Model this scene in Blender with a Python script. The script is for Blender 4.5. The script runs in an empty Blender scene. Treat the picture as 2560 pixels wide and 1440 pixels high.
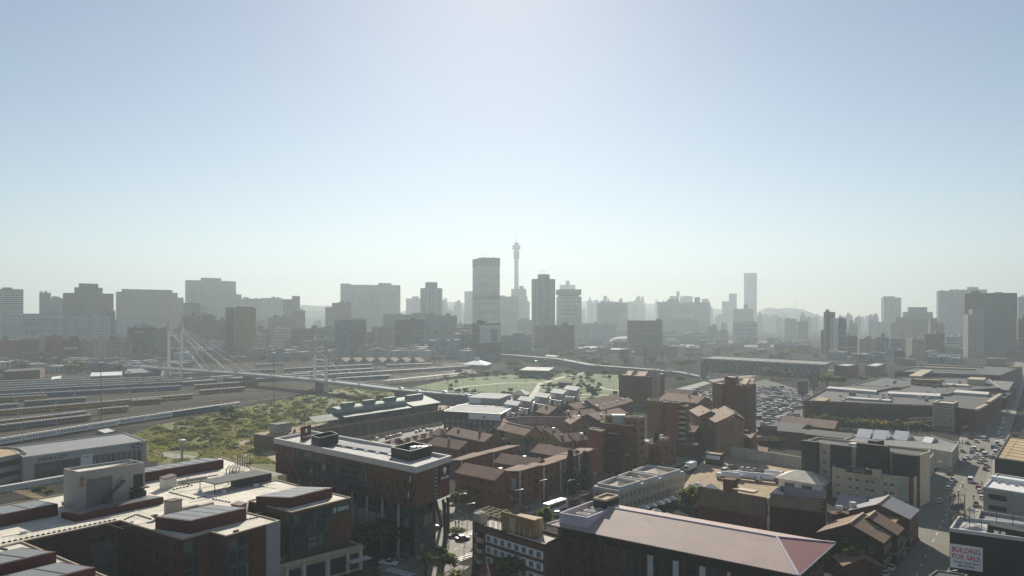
import bpy, math, random
from mathutils import Vector, noise as mnoise
random.seed(11)
D = bpy.data; SC = bpy.context.scene; COL = SC.collection
F = 1971.0; H = 66.0; HZ = 790.0            # focal length and horizon in photo pixels, eye height in metres

def W(px, py, z=0.0):                        # ground plan position of a photo pixel that lies at height z
    y = F*(H-z)/(py-HZ)
    return ((px-1280)/F*y, y)
def WX(px, y):
    return ((px-1280)/F*y, y)
def P(z, *pts):
    return [W(x, y, z) for x, y in pts]
def para(z, l, n, r):                        # left, near, right roof corners -> four corners counter clockwise
    a, b, c = W(*l, z), W(*n, z), W(*r, z)
    return [a, b, c, (a[0]+c[0]-b[0], a[1]+c[1]-b[1])]
def lerp(a, b, t): return tuple(a[i]+(b[i]-a[i])*t for i in range(len(a)))
def dist(a, b): return math.hypot(b[0]-a[0], b[1]-a[1])
def area(p): return sum(p[i][0]*p[(i+1) % len(p)][1]-p[(i+1) % len(p)][0]*p[i][1] for i in range(len(p)))/2
def ccw(p): return list(p) if area(p) > 0 else list(p)[::-1]
def cen(p): return (sum(q[0] for q in p)/len(p), sum(q[1] for q in p)/len(p))
def inset(p, d):
    n = len(p); out = []
    for i in range(n):
        a, b, c = p[i-1], p[i], p[(i+1) % n]
        u = ((b[0]-a[0])/dist(a, b), (b[1]-a[1])/dist(a, b)); v = ((c[0]-b[0])/dist(b, c), (c[1]-b[1])/dist(b, c))
        n1 = (-u[1], u[0]); n2 = (-v[1], v[0]); k = 1+n1[0]*n2[0]+n1[1]*n2[1]
        k = max(k, .3)
        out.append((b[0]+d*(n1[0]+n2[0])/k, b[1]+d*(n1[1]+n2[1])/k))
    return out

# ------------------------------------------------------------------ materials
MATS = {}
class NT:
    def __init__(s, m): s.t = m.node_tree; s.n = s.t.nodes; s.l = s.t.links
    def add(s, typ, **k):
        o = s.n.new(typ)
        for a, v in k.items(): setattr(o, a, v)
        return o
    def link(s, a, b): s.l.new(a, b)
    def math(s, op, a, b=None, c=None):
        o = s.n.new('ShaderNodeMath'); o.operation = op
        for i, v in enumerate((a, b, c)):
            if v is None: continue
            if isinstance(v, (int, float)): o.inputs[i].default_value = v
            else: s.l.new(v, o.inputs[i])
        return o.outputs[0]
    def mix(s, fac, a, b):
        o = s.n.new('ShaderNodeMix'); o.data_type = 'RGBA'
        for i, v in ((0, fac), (6, a), (7, b)):
            if isinstance(v, (int, float)): o.inputs[i].default_value = v
            elif isinstance(v, tuple): o.inputs[i].default_value = (*v[:3], 1)
            else: s.l.new(v, o.inputs[i])
        return o.outputs[2]
def newmat(name):
    m = D.materials.new(name); m.use_nodes = True; t = NT(m)
    b = t.n['Principled BSDF']; MATS[name] = m
    return m, t, b
def shade(col, k): return tuple(max(0., c*k) for c in col)
def M(name, col, rough=.85, var=.25, scale=.35, metal=0., spec=.25, big=.04, rib=0., ribdir=0, bump=0., col2=None, stain=0.):
    if name in MATS: return MATS[name]
    m, t, b = newmat(name)
    tc = t.add('ShaderNodeTexCoord'); co = tc.outputs['Object']
    n1 = t.add('ShaderNodeTexNoise'); n1.inputs['Scale'].default_value = scale; n1.inputs['Detail'].default_value = 5
    n2 = t.add('ShaderNodeTexNoise'); n2.inputs['Scale'].default_value = big; n2.inputs['Detail'].default_value = 3
    t.link(co, n1.inputs['Vector']); t.link(co, n2.inputs['Vector'])
    f = t.math('ADD', t.math('MULTIPLY', n1.outputs[0], .6), t.math('MULTIPLY', n2.outputs[0], .4))
    f = t.math('MULTIPLY_ADD', f, 2.2, -.6)
    f = t.math('MINIMUM', t.math('MAXIMUM', f, 0.), 1.)
    c = t.mix(f, shade(col, 1-var), col2 or shade(col, 1+var))
    if stain:
        n3 = t.add('ShaderNodeTexNoise'); n3.inputs['Scale'].default_value = scale*1.3; n3.inputs['Detail'].default_value = 9; n3.inputs['Roughness'].default_value = .65
        mp = t.add('ShaderNodeMapping'); mp.inputs['Location'].default_value = (7, 3, 1); t.link(co, mp.inputs[0]); t.link(mp.outputs[0], n3.inputs['Vector'])
        k = t.math('MINIMUM', t.math('MAXIMUM', t.math('MULTIPLY_ADD', n3.outputs[0], 9., -4.9), 0.), 1.)
        c = t.mix(t.math('MULTIPLY', k, stain), c, shade(col, .35))
    if rib > 0:
        uv = t.add('ShaderNodeTexCoord').outputs['UV']; sp = t.add('ShaderNodeSeparateXYZ'); t.link(uv, sp.inputs[0])
        fr = t.math('FRACT', t.math('DIVIDE', sp.outputs[ribdir], rib))
        ln = t.math('LESS_THAN', fr, .22)
        c = t.mix(t.math('MULTIPLY', ln, .35), c, shade(col, .35))
    t.link(c, b.inputs['Base Color'])
    b.inputs['Roughness'].default_value = rough; b.inputs['Metallic'].default_value = metal
    b.inputs['Specular IOR Level'].default_value = spec
    if bump:
        bp = t.add('ShaderNodeBump'); bp.inputs['Strength'].default_value = bump; bp.inputs['Distance'].default_value = .3
        t.link(n1.outputs[0], bp.inputs['Height']); t.link(bp.outputs[0], b.inputs['Normal'])
    return m
def MW(name, wall, glass=(.055, .065, .075), pu=3.2, pv=3.1, fu=.6, fv=.55, var=.2, grough=.3):
    """wall with a grid of openings laid out in metres along the wall (u) and up it (v)"""
    if name in MATS: return MATS[name]
    m, t, b = newmat(name)
    uv = t.add('ShaderNodeTexCoord').outputs['UV']; sp = t.add('ShaderNodeSeparateXYZ'); t.link(uv, sp.inputs[0])
    u = t.math('DIVIDE', sp.outputs[0], pu); v = t.math('DIVIDE', sp.outputs[1], pv)
    mu = t.math('LESS_THAN', t.math('ABSOLUTE', t.math('SUBTRACT', t.math('FRACT', u), .5)), fu/2)
    mv = t.math('LESS_THAN', t.math('ABSOLUTE', t.math('SUBTRACT', t.math('FRACT', v), .5)), fv/2)
    mk = t.math('MULTIPLY', mu, mv)
    cb = t.add('ShaderNodeCombineXYZ'); t.link(t.math('FLOOR', u), cb.inputs[0]); t.link(t.math('FLOOR', v), cb.inputs[1])
    wn = t.add('ShaderNodeTexWhiteNoise'); wn.noise_dimensions = '2D'; t.link(cb.outputs[0], wn.inputs['Vector'])
    g = t.mix(t.math('MULTIPLY', t.math('POWER', wn.outputs['Value'], 5.), .6), glass, tuple(.5*a+.5*c for a, c in zip(wall, (.5, .5, .45))))
    co = t.add('ShaderNodeTexCoord').outputs['Object']
    n1 = t.add('ShaderNodeTexNoise'); n1.inputs['Scale'].default_value = .12; n1.inputs['Detail'].default_value = 5
    mp = t.add('ShaderNodeMapping'); mp.inputs['Scale'].default_value = (1, 1, .25); t.link(co, mp.inputs[0]); t.link(mp.outputs[0], n1.inputs['Vector'])
    f = t.math('MINIMUM', t.math('MAXIMUM', t.math('MULTIPLY_ADD', n1.outputs[0], 2.4, -.7), 0.), 1.)
    w = t.mix(f, shade(wall, 1-var), shade(wall, 1+var))
    t.link(t.mix(mk, w, g), b.inputs['Base Color'])
    t.link(t.math('MULTIPLY_ADD', mk, grough-.85, .85), b.inputs['Roughness'])
    b.inputs['Specular IOR Level'].default_value = .3
    return m

# ------------------------------------------------------------------ mesh builder
class MB:
    def __init__(s): s.v = []; s.f = []; s.m = []; s.uv = []
    def face(s, pts, m=0, uv=None):
        i = len(s.v); s.v.extend(tuple(p) for p in pts); s.f.append(tuple(range(i, i+len(pts)))); s.m.append(m)
        if uv is None:
            a, b, c = Vector(pts[0]), Vector(pts[1]), Vector(pts[2]); n = (b-a).cross(c-a)
            if n.length > 0: n.normalize()
            if abs(n.z) < .7:
                h = Vector((-n.y, n.x, 0)); h = h.normalized() if h.length > 0 else Vector((1, 0, 0))
                uv = [((Vector(p)-a).dot(h), p[2]) for p in pts]
            else:
                d = Vector((b.x-a.x, b.y-a.y)); d = d.normalized() if d.length > 0 else Vector((1, 0))
                uv = [((p[0]-a.x)*d.x+(p[1]-a.y)*d.y, -(p[0]-a.x)*d.y+(p[1]-a.y)*d.x) for p in pts]
        s.uv.extend(uv)
    def prism(s, poly, z0, z1, m=0, mt=None, top=True, bot=False):
        p = ccw(poly); n = len(p)
        for i in range(n):
            a, b = p[i], p[(i+1) % n]
            s.face([(*a, z0), (*b, z0), (*b, z1), (*a, z1)], m)
        if top: s.face([(*q, z1) for q in p], m if mt is None else mt)
        if bot: s.face([(*q, z0) for q in p[::-1]], m)
        return s
    def ring(s, poly, d, z0, z1, m=0):       # upstand along the inside of a polygon
        p = ccw(poly); q = inset(p, d); n = len(p)
        for i in range(n):
            j = (i+1) % n
            s.face([(*p[i], z0), (*p[j], z0), (*p[j], z1), (*p[i], z1)], m)
            s.face([(*q[j], z0), (*q[i], z0), (*q[i], z1), (*q[j], z1)], m)
            s.face([(*p[i], z1), (*p[j], z1), (*q[j], z1), (*q[i], z1)], m)
        return s
    def box(s, c, ang, lx, ly, z0, z1, m=0, mt=None):
        ca, sa = math.cos(ang), math.sin(ang)
        pts = [(c[0]+x*ca-y*sa, c[1]+x*sa+y*ca) for x, y in ((-lx/2, -ly/2), (lx/2, -ly/2), (lx/2, ly/2), (-lx/2, ly/2))]
        return s.prism(pts, z0, z1, m, mt, bot=True)
    def tube(s, a, b, r0, r1=None, n=8, m=0, caps=True):
        a, b = Vector(a), Vector(b); r1 = r0 if r1 is None else r1
        d = (b-a).normalized(); u = d.cross(Vector((0, 0, 1)))
        u = Vector((1, 0, 0)) if u.length < 1e-4 else u.normalized()
        w = d.cross(u)
        ra = [a+r0*(u*math.cos(2*math.pi*i/n)+w*math.sin(2*math.pi*i/n)) for i in range(n)]
        rb = [b+r1*(u*math.cos(2*math.pi*i/n)+w*math.sin(2*math.pi*i/n)) for i in range(n)]
        for i in range(n):
            j = (i+1) % n; s.face([ra[j], ra[i], rb[i], rb[j]], m)
        if caps: s.face(ra, m); s.face(rb[::-1], m)
        return s
    def lathe(s, c, prof, n=16, m=0):        # prof: [(r, z)] bottom to top
        for (r0, z0), (r1, z1) in zip(prof, prof[1:]):
            for i in range(n):
                a0, a1 = 2*math.pi*i/n, 2*math.pi*(i+1)/n
                q = [(c[0]+r*math.cos(a), c[1]+r*math.sin(a), z) for r, a, z in ((r0, a0, z0), (r0, a1, z0), (r1, a1, z1), (r1, a0, z1))]
                if r0 < 1e-6: q = [q[0], q[2], q[3]]
                elif r1 < 1e-6: q = q[:3]
                s.face(q, m)
        return s
    def beam(s, a, b, w, h, m=0):            # rectangular bar, w across, h high
        a, b = Vector(a), Vector(b); d = (b-a).normalized(); u = d.cross(Vector((0, 0, 1)))
        u = Vector((1, 0, 0)) if u.length < 1e-4 else u.normalized()
        k = u.cross(d); u = u*w/2; k = k*h/2
        A = [a-u-k, a+u-k, a+u+k, a-u+k]; B = [p+(b-a) for p in A]
        for i in range(4):
            j = (i+1) % 4; s.face([A[i], A[j], B[j], B[i]], m)
        s.face(A[::-1], m); s.face(B, m)
        return s
    def build(s, name, mats, parent=None, at=None, smooth=False):
        if not isinstance(mats, (list, tuple)): mats = [mats]
        o = Vector(at) if at is not None else Vector((0, 0, 0)); q = parent
        while q is not None and at is None: o = o+q.location; q = q.parent
        me = D.meshes.new(name)
        me.from_pydata([(x-o.x, y-o.y, z-o.z) for x, y, z in s.v], [], s.f)
        for m in mats: me.materials.append(m)
        me.polygons.foreach_set('material_index', s.m)
        ul = me.uv_layers.new(name='UVMap'); ul.data.foreach_set('uv', [c for p in s.uv for c in p])
        if smooth: me.polygons.foreach_set('use_smooth', [True]*len(s.f))
        me.update()
        ob = D.objects.new(name, me); COL.objects.link(ob)
        if parent is not None: ob.parent = parent
        elif at is not None: ob.location = at
        return ob
ROOTS = []
def tag(o, label, cat, group=None, kind=None):
    if label: o['label'] = label
    if cat: o['category'] = cat
    if group: o['group'] = group
    if kind: o['kind'] = kind
    return o
def root(name, label, cat, loc, group=None, rz=0.):
    o = D.objects.new(name, None); COL.objects.link(o); o.empty_display_size = 1
    o.location = loc; o.rotation_euler = (0, 0, rz)
    return tag(o, label, cat, group)
def struct(name, mb, mat, label=None):
    o = mb.build(name, mat); o['kind'] = 'structure'
    if label: o['label'] = label; o['category'] = name.replace('_', ' ')
    return o
def sheet(name, poly, z, mat):
    return struct(name, MB_face(poly, z), mat)
def MB_face(poly, z):
    b = MB(); b.face([(*q, z) for q in ccw(poly)]); return b
def dup(r, loc, rz=None, label=None, group=None, scale=None):
    c = r.copy(); COL.objects.link(c); c.location = loc
    if rz is not None: c.rotation_euler = (0, 0, rz)
    if scale is not None: c.scale = scale if isinstance(scale, tuple) else (scale,)*3
    if label: c['label'] = label
    if group: c['group'] = group
    for ch in r.children:
        k = ch.copy(); COL.objects.link(k); k.parent = c
        for g in ch.children:
            q = g.copy(); COL.objects.link(q); q.parent = k
    return c

# ------------------------------------------------------------------ building helpers
def bld(name, label, poly, z1, wall, roof, par=.7, t=.35, z0=0., cat='building', group=None, trim=None):
    poly = ccw(poly); c = cen(poly)
    r = root(name, label, cat, (c[0], c[1], z0), group)
    MB().prism(poly, z0, z1-par, top=False).build('wall', wall, r)
    MB_face(inset(poly, t) if par > 0 else poly, z1-par).build('roof', roof, r)
    if par > 0: MB().ring(poly, t, z1-par, z1).build('parapet', trim or wall, r)
    return r, poly
def edge(poly, i): return poly[i % len(poly)], poly[(i+1) % len(poly)]
WM = {}
def window_mesh(w, h, frame, glass, mull=1, key='window'):
    k = (round(w, 2), round(h, 2), frame.name, glass.name, mull)
    if k in WM: return WM[k]
    b = MB(); f = min(.12, w*.12)
    def bx(x0, x1, z0, z1, y0, m):
        b.face([(x0, y0, z0), (x1, y0, z0), (x1, y0, z1), (x0, y0, z1)], m)
        b.face([(x0, y0, z1), (x1, y0, z1), (x1, 0, z1), (x0, 0, z1)], m); b.face([(x0, 0, z0), (x1, 0, z0), (x1, y0, z0), (x0, y0, z0)], m)
        b.face([(x0, 0, z0), (x0, y0, z0), (x0, y0, z1), (x0, 0, z1)], m); b.face([(x1, y0, z0), (x1, 0, z0), (x1, 0, z1), (x1, y0, z1)], m)
    bx(0, w, 0, f, -.1, 0); bx(0, w, h-f, h, -.1, 0); bx(0, f, f, h-f, -.1, 0); bx(w-f, w, f, h-f, -.1, 0)
    for i in range(1, mull): x = w*i/mull; bx(x-.04, x+.04, f, h-f, -.08, 0)
    b.face([(f, -.03, f), (w-f, -.03, f), (w-f, -.03, h-f), (f, -.03, h-f)], 1)
    me = D.meshes.new('window'); me.from_pydata(b.v, [], b.f); me.materials.append(frame); me.materials.append(glass)
    me.polygons.foreach_set('material_index', b.m); me.update(); WM[k] = me
    return me
def win_at(r, a, b, u, z, w, h, frame, glass, mull=1, name='window'):
    d = ((b[0]-a[0])/dist(a, b), (b[1]-a[1])/dist(a, b))
    o = D.objects.new(name, window_mesh(w, h, frame, glass, mull)); COL.objects.link(o); o.parent = r
    L = r.location
    o.location = (a[0]+d[0]*u-L.x, a[1]+d[1]*u-L.y, z-L.z); o.rotation_euler = (0, 0, math.atan2(d[1], d[0]))
    return o
def windows(r, a, b, z0, z1, rows, cols, w, h, frame, glass, mull=1, m0=.8, m1=.8, skip=0., jit=0., name='window'):
    L = dist(a, b); n = 0
    for i in range(rows):
        z = z0+(i+.5)*(z1-z0)/rows-h/2
        for k in range(cols):
            if random.random() < skip: continue
            u = m0+(k+.5)*(L-m0-m1)/cols-w/2+random.uniform(-jit, jit)
            win_at(r, a, b, u, z, w, h, frame, glass, mull, name); n += 1
    return n
def slab(r, name, a, b, u0, u1, z0, z1, out, mat, back=0.):   # a plate standing proud of the wall a->b
    L = dist(a, b); d = ((b[0]-a[0])/L, (b[1]-a[1])/L); n = (d[1], -d[0])
    p = [(a[0]+d[0]*u+n[0]*o, a[1]+d[1]*u+n[1]*o) for u, o in ((u0, -back), (u0, out), (u1, out), (u1, -back))]
    return MB().prism(p, z0, z1, bot=True).build(name, mat, r)
def text(r, body, a, b, u, z, size, mat, out=.08, ext=.04, name='lettering', width=None, shear=0.):
    L = dist(a, b); d = ((b[0]-a[0])/L, (b[1]-a[1])/L); n = (d[1], -d[0])
    cu = D.curves.new(name, 'FONT'); cu.body = body; cu.size = size; cu.extrude = ext; cu.align_x = 'CENTER'; cu.resolution_u = 2; cu.shear = shear; cu.offset = size*.012
    tmp = D.objects.new('tmp', cu); COL.objects.link(tmp); bpy.context.view_layer.update()
    me = D.meshes.new_from_object(tmp); D.objects.remove(tmp); D.curves.remove(cu)
    me.materials.clear(); me.materials.append(mat)
    xs = [v.co.x for v in me.vertices]; sx = 1.
    if width: sx = width/(max(xs)-min(xs))
    for v in me.vertices: v.co.x *= sx
    o = D.objects.new(name, me); COL.objects.link(o); o.parent = r; l = r.location
    o.location = (a[0]+d[0]*u+n[0]*out-l.x, a[1]+d[1]*u+n[1]*out-l.y, z-l.z); o.rotation_euler = (math.pi/2, 0, math.atan2(d[1], d[0]))
    return o
AZA, AZB = math.radians(-54.5), math.radians(35.5)       # the two street directions
DA = (math.sin(AZA), math.cos(AZA)); DB = (math.sin(AZB), math.cos(AZB))
def along(n, k, px):                                     # distance from n along k to the sight line of column px
    q = (px-1280)/F
    return (q*n[1]-n[0])/(k[0]-q*k[1])
def tower_poly(xl, xm, xr, y, da=DA, db=DB, depth=None):
    n = WX(xm, y)
    if y > 1000:                                         # the city centre's streets run more squarely to the view
        g = math.atan2(n[0], n[1])+math.radians(72); db = (math.sin(g), math.cos(g)); da = (-db[1], db[0])
    tl, tr = along(n, da, xl), along(n, db, xr)
    if depth and not (0 < tl < depth): tl = depth
    if tr < 0 or tr > 220: tr = 60
    if tl < 0 or tl > 160: tl = 60
    l = (n[0]+da[0]*tl, n[1]+da[1]*tl); r = (n[0]+db[0]*tr, n[1]+db[1]*tr)
    return [l, n, r, (l[0]+r[0]-n[0], l[1]+r[1]-n[1])]
def ztop(py, y): return H-(py-HZ)*y/F
def gable(r, poly, ze, zr, roofm, wallm, over=.5, name='roof', z0=0., walls=True):
    """pitched roof over poly (4 corners), ridge parallel to edge 0-1; walls with gable ends"""
    p = ccw(poly); a, b, c, d = p
    m1, m2 = lerp(a, d, .5), lerp(b, c, .5)
    if walls:
        w = MB()
        for q0, q1 in ((a, b), (c, d)): w.face([(*q0, z0), (*q1, z0), (*q1, ze), (*q0, ze)])
        w.face([(*b, z0), (*c, z0), (*c, ze), (*m2, zr), (*b, ze)]); w.face([(*d, z0), (*a, z0), (*a, ze), (*m1, zr), (*d, ze)])
        w.build('wall', wallm, r)
    ux = ((b[0]-a[0])/dist(a, b), (b[1]-a[1])/dist(a, b)); uy = ((d[0]-a[0])/dist(a, d), (d[1]-a[1])/dist(a, d))
    sl = (zr-ze)/(dist(a, d)/2); o = over
    def q(pt, su, sv, z): return (pt[0]+ux[0]*su*o+uy[0]*sv*o, pt[1]+ux[1]*su*o+uy[1]*sv*o, z)
    t = .18; f = MB()
    lo = ze+.02-sl*o; hi = zr+.02
    A = [q(a, -1, -1, lo), q(b, 1, -1, lo), q(m2, 1, 0, hi), q(m1, -1, 0, hi)]
    B = [q(c, 1, 1, lo), q(d, -1, 1, lo), q(m1, -1, 0, hi), q(m2, 1, 0, hi)]
    for Q in (A, B):
        T = [(x, y, z+t) for x, y, z in Q]
        f.face(T); f.face(Q[::-1])
        for i in (0, 1, 3): j = (i+1) % 4; f.face([Q[i], Q[j], T[j], T[i]])
    return f.build(name, roofm, r)
def mono(r, poly, zlo, zhi, roofm, over=.4, t=.2, name='roof', base=None):
    """lean-to roof: edge 0-1 low, edge 2-3 high"""
    p = list(poly)
    if over: p = inset(ccw(p), -over)
    zz = (zlo, zlo, zhi, zhi); Q = [(*q, z) for q, z in zip(p, zz)]; T = [(x, y, z+t) for x, y, z in Q]
    f = MB(); f.face(T); f.face(Q[::-1])
    for i in range(4): j = (i+1) % 4; f.face([Q[i], Q[j], T[j], T[i]])
    return f.build(name, roofm, r)
# ------------------------------------------------------------------ camera, light, air
cam = D.cameras.new('camera'); co = D.objects.new('camera', cam); COL.objects.link(co); SC.camera = co
co.location = (0, 0, H); co.rotation_euler = (math.pi/2, 0, 0)
cam.sensor_width = 36; cam.lens = 36*F/2560; cam.shift_y = (HZ-720)/2560; cam.clip_start = 1; cam.clip_end = 40000
SUN_EL, SUN_AZ = math.radians(27), math.radians(-1)
w = D.worlds.new('World'); SC.world = w; w.use_nodes = True
wt = w.node_tree; bg = wt.nodes['Background']
sky = wt.nodes.new('ShaderNodeTexSky'); sky.sky_type = 'NISHITA'; sky.sun_disc = False
sky.sun_elevation = SUN_EL; sky.sun_rotation = SUN_AZ; sky.altitude = 1700; sky.air_density = 1.0; sky.dust_density = .75; sky.ozone_density = .35
wt.links.new(sky.outputs[0], bg.inputs[0]); bg.inputs[1].default_value = .055
sl = D.lights.new('sun', 'SUN'); sl.energy = 5; sl.angle = math.radians(.5); sl.color = (1, .93, .8)
so = D.objects.new('sun', sl); COL.objects.link(so)
sd = Vector((math.sin(SUN_AZ)*math.cos(SUN_EL), math.cos(SUN_AZ)*math.cos(SUN_EL), math.sin(SUN_EL)))
so.rotation_euler = sd.to_track_quat('Z', 'Y').to_euler(); so.location = (0, 400, 500)
SC.view_settings.view_transform = 'Standard'; SC.view_settings.look = 'None'; SC.view_settings.exposure = .69; SC.view_settings.gamma = 1
SC.render.engine = 'CYCLES'; SC.cycles.use_denoising = True; SC.cycles.max_bounces = 6; SC.cycles.diffuse_bounces = 3; SC.cycles.glossy_bounces = 2
SC.cycles.volume_bounces = 1; SC.cycles.sample_clamp_indirect = 4
hz = MB().prism([(-6500, -260), (6500, -260), (6500, 9000), (-6500, 9000)], -1, 490, bot=True)
hm = D.materials.new('haze_air'); hm.use_nodes = True; ht = hm.node_tree; ht.nodes.clear()
ho = ht.nodes.new('ShaderNodeOutputMaterial'); hv = ht.nodes.new('ShaderNodeVolumePrincipled')
hv.inputs['Color'].default_value = (.465, .537, .58, 1); hv.inputs['Density'].default_value = .00023; hv.inputs['Anisotropy'].default_value = .38
ht.links.new(hv.outputs[0], ho.inputs['Volume'])
hob = hz.build('haze', hm); hob['kind'] = 'stuff'; hob['label'] = 'pale smoky morning haze hanging over the whole city'; hob['category'] = 'haze'

# ------------------------------------------------------------------ materials
M('ground_dust', (.07, .066, .058), 1., .4, .08, stain=.4, big=.012, spec=0.)
M('asphalt', (.19, .175, .14), .8, .18, .5, stain=.3, big=.03, spec=.2)
M('asphalt_dark', (.075, .075, .075), .85, .2, .5)
M('road_paint', (.7, .7, .66), .7, .1, 2.)
M('paving', (.27, .25, .22), .9, .2, .6)
M('lawn', (.075, .135, .022), .95, .4, .06, stain=.35, big=.02, col2=(.13, .18, .035))
M('veld', (.12, .15, .04), .95, .5, .06, stain=.5, big=.02, col2=(.19, .19, .06))
M('dirt', (.36, .27, .17), .95, .3, .2, big=.05, stain=.45)
M('ballast', (.1, .088, .072), .95, .3, .15, big=.015, spec=0.)
M('ballast_pale', (.32, .275, .21), 1., .3, .3, big=.03, spec=0.)
M('steel', (.4, .38, .35), .3, .2, 1., metal=.7, spec=.5)
M('concrete', (.38, .355, .315), .9, .2, .4, stain=.25)
M('concrete_pale', (.55, .53, .49), .9, .15, .4)
M('concrete_dark', (.17, .165, .16), .9, .2, .4)
M('white_paint', (.78, .77, .74), .6, .06, .5)
M('white_metal', (.72, .72, .7), .45, .08, .5, spec=.4)
M('brick_red', (.14, .05, .033), .9, .25, .5, big=.08)
M('brick_hotel', (.14, .064, .037), .9, .3, .5, big=.08, stain=.2)
M('brick_hotel_red', (.095, .046, .032), .9, .3, .5, big=.08, stain=.2)
M('brick_orange', (.2, .082, .047), .9, .2, .5, big=.08)
M('brick_brown', (.15, .076, .05), .9, .25, .5, big=.08)
M('brick_dark', (.06, .04, .032), .9, .25, .5, big=.08)
M('brick_yellow', (.28, .18, .07), .9, .2, .5, big=.08)
M('brick_tan', (.22, .14, .085), .9, .2, .5, big=.08)
M('red_render', (.2, .045, .04), .8, .2, .6)
M('maroon_metal', (.08, .016, .018), .6, .15, .5)
M('maroon_sign', (.1, .014, .018), .6, .1, .5)
M('stone_cream', (.46, .38, .26), .9, .18, .4)
M('render_cream', (.56, .48, .34), .9, .14, .4)
M('render_grey', (.37, .355, .335), .9, .12, .4)
M('lavender_render', (.52, .46, .52), .9, .1, .4)
M('render_orange', (.29, .18, .075), .9, .15, .4)
M('charcoal_clad', (.045, .047, .05), .75, .2, .5)
M('black_metal', (.02, .02, .022), .6, .2, .5)
M('roof_white', (.7, .63, .5), .8, .3, .25, stain=.4, big=.06, col2=(.8, .74, .62))
M('roof_bright', (.54, .52, .48), .85, .22, .3, stain=.35, big=.08, spec=.15)
M('roof_tan', (.46, .33, .19), .9, .2, .3, stain=.3)
M('roof_grey', (.22, .21, .2), .9, .25, .25, stain=.4)
M('roof_dark', (.075, .078, .08), .85, .3, .25, stain=.4)
M('roof_pink', (.44, .335, .3), .75, .13, .15, rib=.75, ribdir=0, spec=.15, stain=.16)
M('roof_maroon', (.26, .1, .1), .7, .08, .2, rib=.75, spec=.5)
M('roof_tile', (.32, .18, .13), .85, .3, .35, rib=.9, ribdir=1, big=.1)
M('roof_tile_dark', (.24, .14, .1), .85, .22, .35, rib=.9, ribdir=1, big=.1)
M('roof_sheet_brown', (.29, .2, .155), .9, .15, .2, rib=1.2, spec=.1, stain=.25)
M('roof_sheet_buff', (.46, .36, .25), .7, .15, .25, rib=1., spec=.35)
M('roof_sheet_rust', (.24, .165, .11), .85, .35, .3, rib=1.1, big=.12, spec=.15, stain=.45)
M('roof_sheet_grey', (.27, .275, .285), .8, .15, .3, rib=1., spec=.15)
M('roof_sheet_white', (.72, .72, .73), .7, .1, .3, rib=1., spec=.2)
M('roof_green', (.2, .25, .21), .7, .15, .3, rib=1.2)
M('solar_glass', (.2, .195, .18), .32, .1, .15, spec=.6)
M('glass_dark', (.025, .03, .035), .15, .3, .1, spec=.5)
M('glass_blue', (.05, .075, .09), .15, .2, .1, spec=.5)
M('frame_dark', (.05, .045, .045), .6, .2)
M('frame_white', (.7, .7, .68), .6, .1)
M('frame_brown', (.12, .07, .05), .7, .2)
M('sign_blue', (.015, .035, .15), .5, .1)
M('sign_white', (.8, .8, .8), .6, .05)
M('sign_green', (.01, .1, .07), .5, .1)
M('sign_red', (.55, .03, .05), .6, .1)
M('ink', (.03, .03, .035), .7, .1)
M('foliage', (.075, .115, .03), .9, .4, .5, col2=(.12, .15, .05))
M('foliage_dark', (.035, .055, .025), .9, .4, .5)
M('foliage_pine', (.022, .04, .028), .9, .4, .5)
M('foliage_olive', (.14, .135, .045), .9, .4, .5)
M('foliage_rust', (.3, .13, .04), .9, .4, .5)
M('foliage_straw', (.3, .22, .12), .9, .35, .5)
M('foliage_bright', (.19, .27, .05), .9, .35, .4)
M('bark', (.09, .065, .045), .95, .3, 1.)
M('hill_green', (.07, .08, .06), .95, .4, .01, big=.004)
M('tyre', (.02, .02, .02), .9, .2)
MT = MATS

# ------------------------------------------------------------------ ground, rail yard, park, roads
sheet('ground', [(-6000, -200), (6000, -200), (6000, 8800), (-6000, 8800)], 0, MT['ground_dust'])
yard = P(0, (-900, 1100), (0, 1098), (380, 1062), (600, 1013), (830, 972), (1000, 962), (1180, 940), (1330, 905), (1000, 896), (500, 912), (-900, 950))
sheet('rail_yard_ballast', yard, .03, MT['ballast'])
veld = P(0, (300, 1100), (372, 1150), (430, 1180), (700, 1300), (690, 1120), (760, 1075), (1100, 1010), (1080, 985), (880, 966), (640, 1012), (380, 1066))
sheet('veld_ground', veld, .05, MT['veld'])
park = P(0, (1030, 968), (1190, 988), (1420, 1000), (1560, 1010), (1620, 960), (1560, 938), (1400, 932), (1250, 938), (1120, 950))
sheet('park_lawn', park, .07, MT['lawn'])
def ribbon(pts, w):
    L, R = [], []
    for i, p in enumerate(pts):
        a = pts[max(0, i-1)]; b = pts[min(len(pts)-1, i+1)]; d = dist(a, b); n = (-(b[1]-a[1])/d, (b[0]-a[0])/d)
        L.append((p[0]+n[0]*w/2, p[1]+n[1]*w/2)); R.append((p[0]-n[0]*w/2, p[1]-n[1]*w/2))
    return R+L[::-1]
def strip(name, pts, w, z, mat): return sheet(name, ribbon(pts, w), z, mat)
M('park_path_stone', (.5, .46, .38), .9, .12, .4)
strip('park_path', P(0, (1105, 978), (1170, 966), (1260, 958), (1360, 957), (1400, 945), (1470, 930), (1560, 926)), 5, .12, MT['park_path_stone'])
strip('park_path', P(0, (1325, 1000), (1343, 972), (1352, 958)), 5, .13, MT['park_path_stone'])
strip('park_path', P(0, (1352, 975), (1440, 972), (1485, 962), (1510, 972), (1570, 982)), 4.5, .14, MT['park_path_stone'])
strip('park_path', P(0, (1400, 990), (1480, 986), (1560, 992)), 5, .15, MT['park_path_stone'])
strip('park_square', P(0, (1290, 998), (1330, 994), (1420, 990), (1450, 995)), 16, .11, MT['paving'])
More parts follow.
